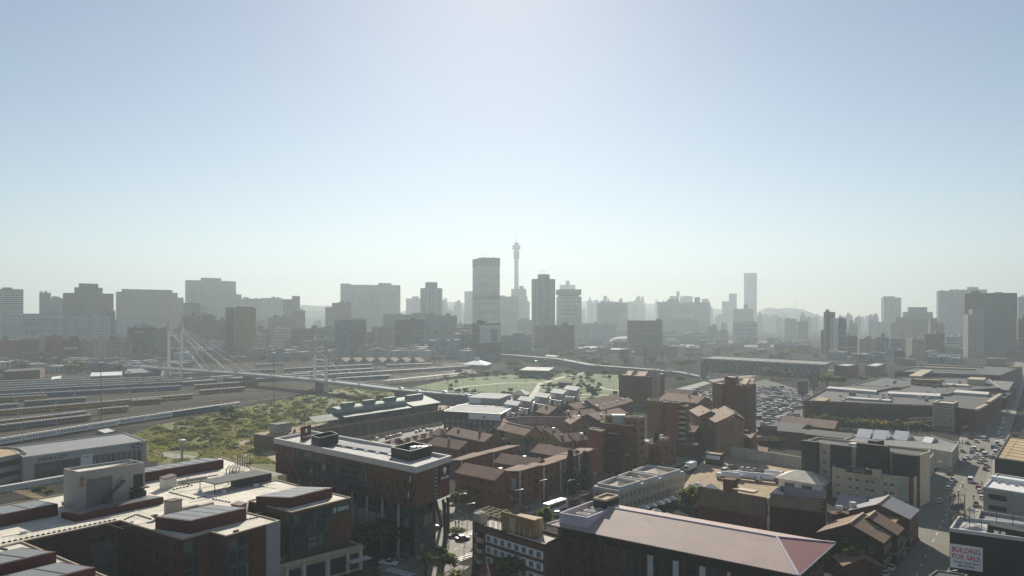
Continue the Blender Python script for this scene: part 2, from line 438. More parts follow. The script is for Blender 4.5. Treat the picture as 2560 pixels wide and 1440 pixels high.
# main street in the right of the picture and the cross street by the hotel
st_a, st_b = W(2290, 1440), W(2557, 900)
ux = ((st_b[0]-st_a[0])/dist(st_a, st_b), (st_b[1]-st_a[1])/dist(st_a, st_b))
st_0 = (st_a[0]-ux[0]*90, st_a[1]-ux[1]*90)
strip('road', [st_0, st_b], 15, .06, MT['asphalt'])
nx = (-ux[1], ux[0])
def street(s, o): return (st_a[0]+ux[0]*s+nx[0]*o, st_a[1]+ux[1]*s+nx[1]*o)
STA = math.atan2(ux[1], ux[0])
for sg in (1, -1):
    for s0, s1 in ((-90, 228), (246, 700)):
        q = MB().prism([street(s0, sg*7.5), street(s1, sg*7.5), street(s1, sg*11), street(s0, sg*11)], 0, .15)
        struct('pavement', q, MT['paving'])
cx = street(237, 0)
strip('road', [(cx[0]+DA[0]*-120, cx[1]+DA[1]*-120), (cx[0]+DA[0]*150, cx[1]+DA[1]*150)], 12, .064, MT['asphalt'])
lines = MB()
for k in range(-8, 60):
    s = k*9.
    if 225 < s < 248: continue
    lines.face([(*street(s, -.1), .075), (*street(s+3.5, -.1), .075), (*street(s+3.5, .1), .075), (*street(s, .1), .075)])
struct('road_markings', lines, MT['road_paint'])
hot = P(0, (930, 1500), (1080, 1405), (1168, 1318), (1260, 1275), (1400, 1228), (1560, 1180), (1720, 1133), (1800, 1105), (1900, 1068))
strip('road', hot, 15, .06, MT['asphalt'])
for o_ in (9.6, -9.6):                                    # pavements either side of the avenue
    for i0, i1 in ((0, 2), (3, 9)):
        pv = hot[i0:i1]; rb_ = ribbon(pv, abs(o_)*2+3.2); n_ = len(pv); side_ = rb_[:n_] if o_ > 0 else rb_[n_:][::-1]
        inn = ribbon(pv, abs(o_)*2-3.2); in_ = inn[:n_] if o_ > 0 else inn[n_:][::-1]
        q = MB()
        for i in range(n_-1): q.prism([side_[i], side_[i+1], in_[i+1], in_[i]], 0, .15)
        struct('pavement', q, MT['paving'])
strip('road', P(0, (1290, 1352), (1195, 1300), (1140, 1268), (1060, 1225), (960, 1175)), 12, .064, MT['asphalt'])
lines = MB()
for (a, b) in (((1118, 1385), (1240, 1318)), ((1112, 1365), (1228, 1305)), ((1135, 1410), (1190, 1372))):
    A, B = W(*a), W(*b); d = dist(A, B); u = ((B[0]-A[0])/d, (B[1]-A[1])/d); n = (-u[1]*.09, u[0]*.09)
    for k in range(int(d/4.)):
        p, q = (A[0]+u[0]*k*4, A[1]+u[1]*k*4), (A[0]+u[0]*(k*4+2.2), A[1]+u[1]*(k*4+2.2))
        lines.face([(p[0]-n[0], p[1]-n[1], .075), (q[0]-n[0], q[1]-n[1], .075), (q[0]+n[0], q[1]+n[1], .075), (p[0]+n[0], p[1]+n[1], .075)])
def zebra(px, py, ang, n, wid):
    c = W(px, py); ca, sa = math.cos(ang), math.sin(ang)
    for k in range(n):
        o = (k-n/2)*1.3; b = MB().box((c[0]-sa*o, c[1]+ca*o), ang, wid, .65, 0, .08)
        lines.v.extend(b.v); lines.uv.extend(b.uv); base = len(lines.v)-len(b.v)
        lines.f.extend(tuple(base+i for i in f) for f in b.f); lines.m.extend(b.m)
zebra(1022, 1386, math.pi/2-AZB, 9, 3.2); zebra(990, 1428, math.pi/2-AZB, 8, 3.)
zebra(1165, 1392, math.pi/2-AZA, 9, 3.); zebra(1185, 1330, math.pi/2-AZA, 7, 3.)
struct('road_markings', lines, MT['road_paint'])
strip('road', P(0, (1540, 1000), (1700, 975), (1790, 950), (1960, 930), (2100, 925)), 12, .06, MT['asphalt'])
M('rank_tarmac', (.12, .11, .095), .9, .35, .2, spec=.1, stain=.4)
sheet('taxi_rank_paving', P(0, (1660, 1010), (1700, 984), (1780, 976), (1800, 958), (1860, 962), (1915, 948), (1990, 972), (2040, 978), (2012, 1010), (2018, 1046), (1940, 1066), (1900, 1096), (1790, 1064)), .05, MT['rank_tarmac'])
sheet('truck_yard', P(0, (1690, 1240), (1770, 1132), (1890, 1150), (2085, 1180), (2085, 1215), (1900, 1250), (1800, 1270)), .05, MT['dirt'])
sheet('car_park', P(0, (860, 1120), (960, 1095), (1110, 1060), (1110, 1085), (1000, 1115), (900, 1140)), .08, MT['paving'])
sheet('far_car_park', P(0, (1655, 852), (1925, 852), (2030, 862), (1960, 868), (1660, 868)), .06, MT['asphalt_dark'])
strip('railway_service_road', P(0, (370, 1132), (440, 1140), (560, 1160), (690, 1190)), 8, .09, MT['paving'])
strip('dirt_path', P(0, (560, 1150), (640, 1132), (700, 1118)), 5, .1, MT['dirt'])
strip('dirt_path', P(0, (600, 1100), (680, 1132), (720, 1160)), 9, .11, MT['dirt'])
# rails
YT = [((-300, 1052), (1100, 946)), ((-300, 1073), (780, 972)), ((-300, 1038), (1160, 939)), ((-300, 1023), (1190, 933)), ((-300, 1008), (1190, 928)), ((-300, 993), (1190, 923)), ((-300, 958), (1240, 905)), ((-300, 963), (1200, 908)), ((-300, 968), (1160, 911)), ((-300, 974), (1130, 914)), ((-300, 980), (1190, 916)), ((-300, 987), (1200, 921)),
      ((-300, 1000), (1180, 926)), ((-300, 1016), (1190, 931)), ((-300, 1031), (1180, 936)), ((-300, 1045), (900, 958)), ((-300, 1062), (820, 966)), ((-300, 1083), (760, 978)), ((-300, 1108), (740, 990)), ((-300, 1124), (640, 1006))]
for a, b in YT:
    A, B = W(*a), W(*b); d = dist(A, B); u = ((B[0]-A[0])/d, (B[1]-A[1])/d); n = (-u[1], u[0])
    t = MB()
    for o in (-.75, .75): t.beam((A[0]+n[0]*o, A[1]+n[1]*o, .16), (B[0]+n[0]*o, B[1]+n[1]*o, .16), .16, .2)
    t.face([(A[0]-n[0]*1.7, A[1]-n[1]*1.7, .06), (B[0]-n[0]*1.7, B[1]-n[1]*1.7, .06), (B[0]+n[0]*1.7, B[1]+n[1]*1.7, .06), (A[0]+n[0]*1.7, A[1]+n[1]*1.7, .06)], 1)
    struct('railway_track', t, [MT['steel'], MT['ballast_pale']])

def leaf(name, k=.5):
    m = MATS[name]; t = NT(m); bs = t.n['Principled BSDF']; out = t.n['Material Output']; tr = t.add('ShaderNodeBsdfTranslucent'); mx = t.add('ShaderNodeMixShader')
    src = bs.inputs['Base Color'].links[0].from_socket; g = t.mix(.5, src, (.5, .55, .12)); t.link(g, tr.inputs[0]); mx.inputs[0].default_value = k
    t.link(bs.outputs[0], mx.inputs[1]); t.link(tr.outputs[0], mx.inputs[2]); t.link(mx.outputs[0], out.inputs[0])
for n_, k_ in (('foliage', .3), ('foliage_dark', .15), ('foliage_olive', .2), ('foliage_rust', .3), ('foliage_straw', .25), ('foliage_bright', .25), ('foliage_pine', .08)): leaf(n_, k_)
# ------------------------------------------------------------------ skyline
MW('facade_brown', (.15, .125, .11), pu=3.4, pv=3.3, fu=.5, fv=.6)
MW('facade_brown_slab', (.12, .1, .09), pu=2.6, pv=3.2, fu=.62, fv=.5)
MW('facade_grey', (.2, .205, .21), pu=3., pv=3.2, fu=.7, fv=.55)
MW('facade_grey_flat', (.23, .235, .24), pu=4., pv=3.4, fu=.4, fv=.4)
MW('facade_white_grid', (.5, .5, .49), pu=2.8, pv=3.4, fu=.62, fv=.6)
MW('facade_white_band', (.42, .42, .42), pu=60, pv=3.4, fu=.98, fv=.5)
MW('facade_tan', (.26, .21, .16), pu=3.2, pv=3.4, fu=.5, fv=.5)
MW('facade_cream', (.36, .32, .26), pu=3., pv=3.4, fu=.45, fv=.5)
MW('facade_dark_glass', (.05, .06, .07), (.03, .04, .05), pu=2.4, pv=3.6, fu=.85, fv=.75, grough=.15)
MW('facade_blue_glass', (.07, .09, .11), (.04, .07, .1), pu=2., pv=3.6, fu=.85, fv=.8, grough=.15)
MW('facade_gold_reflection', (.16, .11, .05), (.3, .18, .06), pu=2.2, pv=3.3, fu=.8, fv=.75, grough=.25)
MW('facade_ribs', (.36, .36, .36), pu=3.6, pv=400, fu=.45, fv=1.2)
MW('facade_red', (.26, .1, .07), pu=3., pv=3.2, fu=.42, fv=.45)
MW('facade_pale', (.33, .33, .32), pu=2.4, pv=3., fu=.45, fv=.5)
MW('facade_banded_brown', (.17, .14, .12), pu=50, pv=3.2, fu=.98, fv=.48)
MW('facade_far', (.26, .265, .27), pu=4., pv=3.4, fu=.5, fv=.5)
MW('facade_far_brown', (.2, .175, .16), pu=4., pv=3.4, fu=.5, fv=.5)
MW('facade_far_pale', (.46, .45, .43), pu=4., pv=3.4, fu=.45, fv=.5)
SKG = 'tall city blocks along the skyline'
def far(Y): return Y if Y < 1420 else Y+(Y-1420)*.6
def sk(label, xl, xm, xr, yt, Y, fac, tops=(), band=None, name='tower_block', cat='tower block', depth=None, da=DA, db=DB, roof='roof_dark', masts=()):
    Y = far(Y); p = tower_poly(xl, xm, xr, Y, da, db, depth); z = ztop(yt, Y); c = cen(p)
    r = root(name, label, cat, (c[0], c[1], 0))
    MB().prism(p, 0, z, top=False).build('wall', MT[fac], r)
    MB_face(p, z).build('roof', MT[roof], r)
    k0 = (c[1])
    for t in tops:
        a, b, ty = t[:3]; m = t[3] if len(t) > 3 else fac
        k = min(1., (b-a)/(xr-xl)); zz = ztop(ty, k0); m0 = WX((a+b)/2, k0)
        q = [(m0[0]+k*(x-c[0]), m0[1]+k*(y-c[1])) for x, y in p]
        MB().prism(q, z+.002, zz).build('plant_room', MT[m], r)
        z_ = zz
    if not tops and xr-xl > 24:                # lift houses and tanks on otherwise bare roofs
        rr_ = random.Random(label)
        for _ in range(rr_.randint(2, 4)):
            u_, v_ = rr_.uniform(.15, .85), rr_.uniform(.25, .75); q = lerp(lerp(p[0], p[1], v_), lerp(p[3], p[2], v_), u_); s_ = dist(p[1], p[2])
            MB().box(q, math.atan2(p[2][1]-p[1][1], p[2][0]-p[1][0]), s_*rr_.uniform(.06, .2), 6, z+.01, z+rr_.uniform(1.5, 5)).build('plant_room', MT[rr_.choice(['concrete_dark', 'concrete', fac])], r)
    if band:                                  # (z0, spacing, height, stand-off, material)
        zz = band[0]
        while zz < z-1:
            b = MB(); o = inset(p, -band[3]); b.prism(o, zz, zz+band[2], bot=True); b.build('balcony_band', MT[band[4]], r); zz += band[1]
    for mx, my in masts:
        q = WX(mx, k0); MB().tube((*q, z), (*q, ztop(my, k0)), .5, .25, 5).build('antenna', MT['concrete_dark'], r)
    return r, p, z
sk('brown slab block with white balcony strips at the far end of the skyline', -34, 6, 58, 722, 1500, 'facade_brown', [(5, 31, 719)], (16, 4.2, 1.5, .8, 'concrete_pale'))
sk('slim lift tower joined to a lower glass wing', 98, 100, 127, 732, 1600, 'facade_brown_slab', masts=[(100, 727), (126, 727)])
sk('low glass wing between the slim lift tower and the stepped tower', 127, 129, 158, 745, 1620, 'facade_grey')
sk('stepped brown tower crowned by a round topped penthouse', 157, 165, 284, 732, 1450, 'facade_brown', [(186, 257, 719), (197, 246, 709)])
sk('brown lower annexe in front of the stepped tower', 256, 258, 288, 776, 1400, 'facade_brown_slab')
sk('very wide grey brown slab with toothed balcony ends', 290, 296, 444, 729, 1700, 'facade_brown_slab', [(305, 432, 724)], (20, 4.5, .8, 1., 'concrete_dark'))
sk('narrow step beside the very wide toothed slab', 440, 442, 459, 744, 1740, 'facade_brown')
sk('huge plain grey slab with a raised middle', 463, 470, 590, 700, 1900, 'facade_grey_flat', [(502, 553, 695)])
sk('lower grey wing attached to the huge plain slab', 520, 524, 604, 735, 1860, 'facade_grey_flat')
sk('long flat grey block trailing from the huge plain slab', 600, 606, 655, 746, 1950, 'facade_grey')
sk('flat topped grey block behind the gold glass tower', 652, 656, 708, 745, 2000, 'facade_far')
sk('brown block with a square stair tower on its roof', 707, 711, 750, 748, 1750, 'facade_brown_slab', [(730, 750, 740)])
sk('small brown block stepped below the stair tower', 736, 740, 763, 776, 1600, 'facade_brown')
sk('reddish stepped block in three rises', 813, 817, 856, 768, 1650, 'facade_far_brown', [(830, 856, 757)])
sk('grey brown stepped block against the broad double slab', 846, 849, 878, 755, 1640, 'facade_brown_slab')
sk('broad pale double slab, its darker centre recessed', 851, 862, 947, 711, 2000, 'facade_grey_flat', [(851, 876, 709)])
sk('dark centre panel tower of the broad double slab', 895, 900, 943, 734, 1950, 'facade_grey')
sk('tall second half of the broad double slab', 942, 950, 1001, 712, 2010, 'facade_grey_flat', [(946, 979, 708)])
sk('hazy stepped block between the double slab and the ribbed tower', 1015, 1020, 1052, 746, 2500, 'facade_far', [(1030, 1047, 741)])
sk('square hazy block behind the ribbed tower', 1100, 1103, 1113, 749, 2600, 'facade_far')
# ribbed octagonal tower
def octo(label, x0, x1, yt, Y, fac, cap):
    Y = far(Y)
    c = WX((x0+x1)/2, Y); R = (x1-x0)/2/F*Y/math.cos(math.pi/8); z = ztop(yt, Y)
    r = root('octagonal_tower', label, 'tower block', (*c, 0))
    def og(k, a=math.pi/8): return [(c[0]+R*k*math.cos(a+i*math.pi/4), c[1]+R*k*math.sin(a+i*math.pi/4)) for i in range(8)]
    MB().prism(og(1), 0, z).build('shaft', MT[fac], r)
    MB().prism(og(cap[0]), z+.01, ztop(cap[1], Y)).build('plant_room', MT['concrete_dark'], r)
    return r, c, z
octo('ribbed octagonal tower with a smaller drum on top', 1052, 1105, 721, 1750, 'facade_ribs', (.55, 706))
# the tall gridded tower
r, p, z = sk('tall white gridded tower with a dark windowless cap and two aerials', 1182, 1205, 1249, 644, 1750, 'facade_white_grid', roof='roof_dark', masts=[(1198, 632), (1213, 630)])
zc = ztop(664, far(1750))
o = inset(p, -.9)
MB().prism(o, zc, z+.3).build('cap', MT['concrete_dark'], r)
MB().prism(o, ztop(748, far(1750)), ztop(739, far(1750)), bot=True).build('plant_floor', MT['charcoal_clad'], r)
zz = 30.
while zz < zc-3:
    if not ztop(749, far(1750))-3 < zz < ztop(738, far(1750))+1: MB().prism(inset(p, -1.1), zz, zz+1.6, bot=True).build('sunshade_band', MT['concrete_pale'], r)
    zz += 4.
sk('plain pale office block just behind the tall gridded tower', 1237, 1243, 1297, 741, 2000, 'facade_pale')
sk('hazy corner block peeping out behind the gridded tower', 1161, 1165, 1184, 728, 2600, 'facade_far')
sk('dark slender tower with narrower crown and roof dishes', 1329, 1337, 1388, 697, 1600, 'facade_ribs', [(1344, 1374, 686)])
r, _p, _z = sk('white striped office tower with an overhanging cap', 1391, 1404, 1454, 741, 1800, 'facade_white_band')
p = tower_poly(1391, 1404, 1452, far(1800))
MB().prism(inset(p, 3.), ztop(741, far(1800))+.01, ztop(737, far(1800))).build('neck', MT['charcoal_clad'], r)
MB().prism(inset(p, -1), ztop(737, far(1800)), ztop(723, far(1800)), bot=True).build('hood', MT['concrete_dark'], r)
sk('hazy office tower with a chimney like top behind the striped tower', 1399, 1404, 1438, 712, 2900, 'facade_far', [(1414, 1424, 702)])
sk('hazy base block around the foot of the telecom tower', 1278, 1284, 1316, 722, 2450, 'facade_far', [(1298, 1309, 715)])
sk('brown banded office slab standing alone by the freeway', 1568, 1572, 1656, 801, 1400, 'facade_banded_brown', [(1640, 1653, 797)])
sk('dark block with a white glowing roof edge below the slender tower', 1361, 1364, 1436, 813, 1380, 'facade_dark_glass', [(1405, 1420, 806)])
sk('pale windowless end wall joined to the dark block', 1332, 1336, 1364, 812, 1385, 'facade_cream')
sk('grey slab apartment block on the hillside side of the striped tower', 1492, 1497, 1553, 757, 2100, 'facade_grey')
sk('light banded end of the hillside apartment slab', 1551, 1554, 1569, 757, 2090, 'facade_white_band')
sk('wide hazy slab with a lighter striped half', 1643, 1648, 1682, 755, 2200, 'facade_grey', [(1668, 1698, 748)])
sk('lighter striped half of the wide hazy slab', 1680, 1683, 1728, 757, 2190, 'facade_white_band')
sk('hazy pair of blocks with a raised lift shaft', 1727, 1730, 1776, 756, 2300, 'facade_far_brown', [(1736, 1750, 743)])
sk('hazy tower with two slim shoulders above the wide slab', 1674, 1678, 1698, 740, 3000, 'facade_far', [(1691, 1699, 728)])
sk('hazy low tower between the twin shoulder tower and the lift shaft block', 1700, 1704, 1732, 741, 3050, 'facade_far')
sk('hazy block far beyond the lift shaft block', 1754, 1757, 1772, 747, 3000, 'facade_far')
sk('dark hazy block with a central stack in front of the cylinder tower', 1832, 1836, 1883, 772, 2300, 'facade_far_brown', [(1859, 1870, 761)])
sk('slim hazy tower left of the cylinder tower', 1822, 1826, 1842, 734, 3000, 'facade_far')
sk('broader lower hazy block attached to the slim tower', 1805, 1809, 1824, 753, 2950, 'facade_far')
sk('tall pale apartment tower standing apart on the horizon', 2203, 2210, 2253, 744, 2100, 'facade_pale', [(2206, 2237, 741)])
sk('small hazy block with notched roof beside the pale apartment tower', 2169, 2172, 2197, 792, 2300, 'facade_far', [(2172, 2178, 786), (2184, 2193, 784)])
sk('brown stepped block with two shoulders', 2256, 2259, 2332, 780, 1900, 'facade_brown_slab', [(2269, 2318, 768)])
sk('wide brown block with a ridge below the two shoulder block', 2222, 2226, 2292, 806, 1700, 'facade_tan', [(2236, 2290, 793)])
sk('dark gabled brown block next to the wide brown block', 2288, 2291, 2324, 797, 1690, 'facade_brown_slab')
sk('pale blank walled tower squeezed before the tall pale slab', 2321, 2326, 2361, 806, 1500, 'facade_cream', [(2322, 2344, 795)])
sk('tall pale residential slab on the skyline', 2341, 2346, 2412, 727, 1900, 'facade_pale')
sk('tall tower with a wide flat disc and mast behind the residential slab', 2397, 2402, 2468, 724, 2000, 'facade_pale', [(2417, 2446, 718)], masts=[(2432, 707)])
sk('massive dark brown office slab', 2406, 2412, 2543, 733, 1350, 'facade_brown_slab', roof='roof_dark')
sk('narrow pale striped tower in front of the massive brown slab', 2408, 2420, 2460, 786, 1250, 'facade_pale', [(2422, 2458, 773)])
sk('grey block peeping out at the edge beyond the brown slab', 2541, 2546, 2580, 742, 1800, 'facade_grey')
sk('reddish brown banded block at the edge of the view', 2541, 2546, 2600, 796, 1150, 'facade_banded_brown')
sk('black tower core rising behind two white end walls', 2059, 2064, 2088, 780, 1330, 'facade_dark_glass')
r, p, z = sk('tower with two white blank end walls and a darker balcony side', 2067, 2095, 2116, 797, 1290, 'facade_banded_brown', [(2097, 2108, 793)])
a, b = p[0], p[1]; L = dist(a, b)
slab(r, 'end_wall', a, b, 0, L*.46, 0, z+1.5, .4, MT['concrete_pale']); slab(r, 'end_wall', a, b, L*.54, L, 0, z+1.5, .4, MT['concrete_pale'])
sk('low dark annexe beside the black tower core', 2052, 2054, 2066, 825, 1360, 'facade_dark_glass')
sk('brown banded block stepping down from the white ended tower', 2115, 2118, 2143, 839, 1300, 'facade_banded_brown')
sk('cream classical block with a bright cornice', 2142, 2150, 2189, 846, 1320, 'facade_cream', roof='roof_white')
sk('blue grey tower with a spiky roofline', 2188, 2192, 2222, 843, 1290, 'facade_blue_glass', [(2202, 2212, 833)])
sk('blue grey office block with small white roof huts', 2222, 2226, 2262, 847, 1330, 'facade_grey', [(2224, 2250, 844, 'concrete_pale')])
r, p, z = sk('pair of cream windowless slabs beside the dark brown cube', 2266, 2280, 2317, 848, 1190, 'facade_cream')
sk('dark brown cube shaped tower', 2302, 2312, 2362, 834, 1240, 'facade_brown_slab')
sk('grey louvred block between the brown cube and the pale striped tower', 2360, 2364, 2412, 842, 1500, 'facade_white_band')
# nearer rows on the far side of the railway, from the picture's edge inward
NR = [
 ('white glass fronted office with tall end walls', -20, 4, 57, 784, 1330, 'facade_white_grid'),
 ('white office with long horizontal window strips', 57, 60, 155, 784, 1300, 'facade_white_band'),
 ('white office with a fine window grid and blank end bay', 170, 186, 275, 791, 1250, 'facade_white_grid'),
 ('low pinkish flats left of the dark lettered block', 288, 292, 368, 799, 1420, 'facade_far_pale'),
 ('brown brick flats with autumn trees against them', -20, 0, 52, 850, 1110, 'facade_red'),
 ('brown office with a pale sign along its roof', 52, 55, 98, 841, 1090, 'facade_banded_brown'),
 ('red brick block with two projecting stair bays', 113, 117, 156, 842, 1080, 'facade_red'),
 ('dark warehouse with pale roof lettering', 155, 159, 200, 849, 1060, 'facade_brown_slab'),
 ('cream deco block with a rounded green corner', 262, 266, 331, 845, 1050, 'facade_cream'),
 ('tan shop block with a green parapet', 200, 203, 230, 854, 1070, 'facade_tan'),
 ('pale banded shop block below the fine grid office', 228, 232, 263, 850, 1065, 'facade_cream'),
 ('nearly black glass block with white lettering near its top', 318, 324, 391, 819, 1160, 'facade_dark_glass'),
 ('brown office between the black block and the bridge pylons', 390, 394, 428, 820, 1250, 'facade_brown'),
 ('tall dark glass wing beside the bridge pylons', 457, 460, 500, 757, 1550, 'facade_dark_glass'),
 ('white striped stair shaft beside the dark glass wing', 500, 502, 517, 763, 1540, 'facade_white_band'),
 ('brown flats seen through the bridge cables', 455, 460, 540, 789, 1300, 'facade_brown'),
 ('grey green office behind the bridge cables', 538, 542, 570, 800, 1300, 'facade_grey'),
 ('cream ribbed office with a flat roof hut', 668, 676, 737, 794, 1400, 'facade_cream'),
 ('narrow white block beside the cream ribbed office', 640, 643, 666, 806, 1420, 'facade_far_pale'),
 ('brown banded office behind the second bridge pylons', 727, 732, 800, 821, 1330, 'facade_banded_brown'),
 ('grey banded office stepping behind the brown banded one', 796, 800, 838, 819, 1340, 'facade_grey'),
 ('narrow red brick block between two glass offices', 917, 920, 937, 831, 1280, 'facade_red'),
 ('cream office with fine upright mullions', 930, 936, 988, 816, 1285, 'facade_cream'),
 ('dark gridded office with a sloping glass roof', 988, 994, 1062, 799, 1270, 'facade_dark_glass'),
 ('grey office block behind the dark gridded office', 957, 962, 1062, 786, 1500, 'facade_grey'),
 ('tall grey slab beside the dark gridded office', 1060, 1064, 1088, 784, 1400, 'facade_grey_flat'),
 ('grey gridded office with an overhanging roof', 1085, 1090, 1143, 789, 1410, 'facade_grey'),
 ('low dark block beside the mural building', 1148, 1152, 1184, 838, 1250, 'facade_blue_glass'),
 ('low row of flats behind the giant portrait poster', 1140, 1146, 1190, 812, 1500, 'facade_far'),
 ('flat roofed block right of the giant portrait poster', 1250, 1254, 1330, 838, 1300, 'facade_grey'),
 ('parking deck with bright strips on its roof', 1440, 1446, 1540, 808, 1650, 'facade_far_pale'),
 ('block of flats between the pale office and the slender tower', 1294, 1298, 1332, 800, 1700, 'facade_far'),
 ('hazy office low behind the brown banded slab', 1650, 1655, 1760, 800, 2000, 'facade_far'),
 ('hazy white striped slab low on the plain', 1834, 1840, 1893, 806, 1800, 'facade_white_band'),
 ('hazy pink flats in the middle distance', 1990, 1994, 2020, 804, 1900, 'facade_far_brown'),
 ('hazy grey flats in the middle distance', 1960, 1964, 1992, 798, 2000, 'facade_far'),
]
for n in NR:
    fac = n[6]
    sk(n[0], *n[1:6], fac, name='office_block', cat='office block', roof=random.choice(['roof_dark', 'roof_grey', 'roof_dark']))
def sign_on(label, body, x0, x1, y0, y1, Y, board, ink, name='roof_sign', tower=None):
    a, b = WX(x0, Y), WX(x1, Y); z0, z1 = ztop(y1, Y), ztop(y0, Y)
    r = root(name, label, 'sign', ((a[0]+b[0])/2, Y, z0))
    if board: slab(r, 'board', a, b, 0, dist(a, b), z0, z1, .3, MT[board])
    if body: text(r, body, a, b, dist(a, b)/2, z0+(z1-z0)*.2, (z1-z0)*.9, MT[ink], .45, .1, width=dist(a, b)*.86)
    return r, a, b, z0, z1
sign_on('white roof lettering on the dark warehouse', 'JAMESON', 158, 196, 866, 876, 1055, None, 'sign_white')
sign_on('white lettering near the top of the nearly black block', 'SCIENCE', 335, 362, 827, 832, 1150, None, 'sign_white')
sign_on('pale sign strip above the brown office', '', 53, 98, 838, 846, 1085, 'concrete_pale', 'ink')
# dark tower, gold reflections put into its glass colour
r, p, z = sk('dark tower whose side glows with gold reflections', 565, 584, 640, 770, 1240, 'facade_gold_reflection', [(590, 634, 767, 'charcoal_clad')])
L = dist(p[0], p[1]); slab(r, 'side_wall', p[0], p[1], 0, L, 0, z+1, .4, MT['charcoal_clad'])
# dark glass office with a hanging banner
r, p, z = sk('dark glass office with a vertical banner and roof screen', 837, 858, 916, 800, 1280, 'facade_dark_glass')
MB().prism(inset(p, 2), z+.01, z+3.5).build('roof_screen', MT['concrete_pale'], r)
slab(r, 'banner', p[0], p[1], 2, dist(p[0], p[1])-2, z-45, z-8, .4, MT['sign_blue'])
# building with the giant portrait poster, and the blue mural building
r, p, z = sk('dark office carrying a giant pale portrait poster', 1180, 1190, 1252, 807, 1230, 'facade_dark_glass')
a, b = WX(1199, 1212), WX(1251, 1212)
rr = root('billboard', 'giant pale poster with a dark seated figure shape', 'billboard', ((a[0]+b[0])/2, 1212, ztop(857, 1212)))
slab(rr, 'poster', a, b, 0, dist(a, b), ztop(857, 1212), ztop(812, 1212), .6, MT['concrete_pale'])
slab(rr, 'picture', a, b, dist(a, b)*.55, dist(a, b)*.86, ztop(856, 1212), ztop(822, 1212), .7, MT['concrete_dark'])
slab(rr, 'frame_bar', a, b, -.5, dist(a, b)+.5, ztop(812, 1212), ztop(809, 1212), .9, MT['frame_dark'])
M('mural_teal', (.06, .2, .26), .8, .5, .12, big=.03, col2=(.3, .34, .3)); M('mural_blue', (.07, .25, .4), .7, .15, .2)
r, p, z = sk('low block wrapped in a blue painted mural', 1070, 1075, 1150, 851, 1220, 'mural_teal')
MB().prism(inset(p, -.5), z-3, z+.4, bot=True).build('parapet', MT['mural_blue'], r)
# telecom tower
Yt = 3700; c = WX(1291, Yt); k = Yt/F
def zt(y): return ztop(y, Yt)
r = root('telecom_tower', 'very tall concrete telecom tower with a stepped pod and needle mast', 'telecom tower', (*c, 0))
MB().lathe(c, [(9, 0), (6.5*k*.85, zt(740)), (5.0*k, zt(648)), (5.0*k, zt(647.9))], 20).build('shaft', MT['concrete_pale'], r)
MB().lathe(c, [(5.0*k, zt(648)), (7.2*k, zt(647)), (7.2*k, zt(629)), (4.8*k, zt(626)), (4.8*k, zt(624.5))], 20).build('equipment_drum', MT['concrete'], r)
MB().lathe(c, [(4.8*k, zt(624.5)), (10*k, zt(623.5)), (10.2*k, zt(620)), (8.8*k, zt(618.5)), (10.6*k, zt(616)), (10.6*k, zt(613.5)), (5*k, zt(612)), (4.8*k, zt(609.5)), (6.8*k, zt(608)), (6.8*k, zt(607)), (0, zt(606.8))], 24).build('pod', MT['concrete'], r)
MB().tube((*c, zt(607)), (*c, zt(578)), 1.2, .5, 6).build('mast', MT['white_metal'], r)
# cylinder tower
c = WX(1876, 4200)
r = root('cylinder_tower', 'tall hazy cylindrical apartment tower alone on the skyline', 'tower', (*c, 0))
R = 15.5/F*4200
MB().lathe(c, [(R, 0), (R, ztop(690, 4200))], 28).build('drum', MT['facade_far'], r)
MB().lathe(c, [(R*1.03, ztop(690, 4200)), (R*1.03, ztop(683, 4200)), (0, ztop(683, 4200))], 28).build('sign_band', MT['concrete_pale'], r)
# crown dishes on the slender tower
for mx, my in ((1351, 676), (1357, 674), (1362, 679)):
    q = WX(mx, far(1600)+14); zb = ztop(686, far(1600)+14)
    rr = root('roof_dish', 'small dish aerial on the crown of the slender dark tower', 'dish aerial', (*q, zb), 'dish aerials on the slender dark tower')
    b = MB().tube((*q, zb), (*q, ztop(my, far(1600)+14)), .3, .3, 5); b.build('post', MT['white_metal'], rr)
    MB().lathe((q[0], q[1]), [(.2, ztop(my, far(1600)+14)-1.2), (2., ztop(my, far(1600)+14))], 10).build('dish', MT['white_metal'], rr)
# hills
def hill(name, x0, x1, y0, base, prof, seed, mat='hill_green'):
    b = MB(); n = 60; m = 8; X0, X1 = WX(x0, y0)[0], WX(x1, y0)[0]
    def zz(i, j):
        px = x0+(x1-x0)*i/n; k = len(prof)-1; yv = prof[-1][1]
        for (pa, va), (pb, vb) in zip(prof, prof[1:]):
            if pa <= px <= pb: yv = va+(vb-va)*(px-pa)/(pb-pa); break
        top = ztop(yv, y0)*(1+.05*mnoise.noise((px*.08, seed, 0)))
        return max(-.5, top*math.sin(math.pi*(j/m))**.8 if 0 < j < m else -.5)
    g = [[(X0+(X1-X0)*i/n, y0+(j-m/2)*base/m, zz(i, j)) for j in range(m+1)] for i in range(n+1)]
    for i in range(n):
        for j in range(m): b.face([g[i][j], g[i+1][j], g[i+1][j+1], g[i][j+1]])
    return struct(name, b, MT[mat])
hill('hill', 1870, 2075, 5200, 900, [(1870, 795), (1900, 782), (1925, 768), (1940, 774), (1960, 769), (1990, 771), (2015, 781), (2040, 790), (2075, 800)], 1)
q = WX(1990, 5150)
MB().tube((*q, ztop(772, 5150)), (*q, ztop(752, 5150)), 2.2, 1., 6).build('hilltop_mast', MT['concrete_dark']); tag(D.objects['hilltop_mast'], 'lone thin mast on the wooded hill crest', 'mast')
hill('hill', 640, 900, 4200, 900, [(640, 790), (700, 768), (760, 762), (800, 765), (850, 763), (900, 785)], 2)
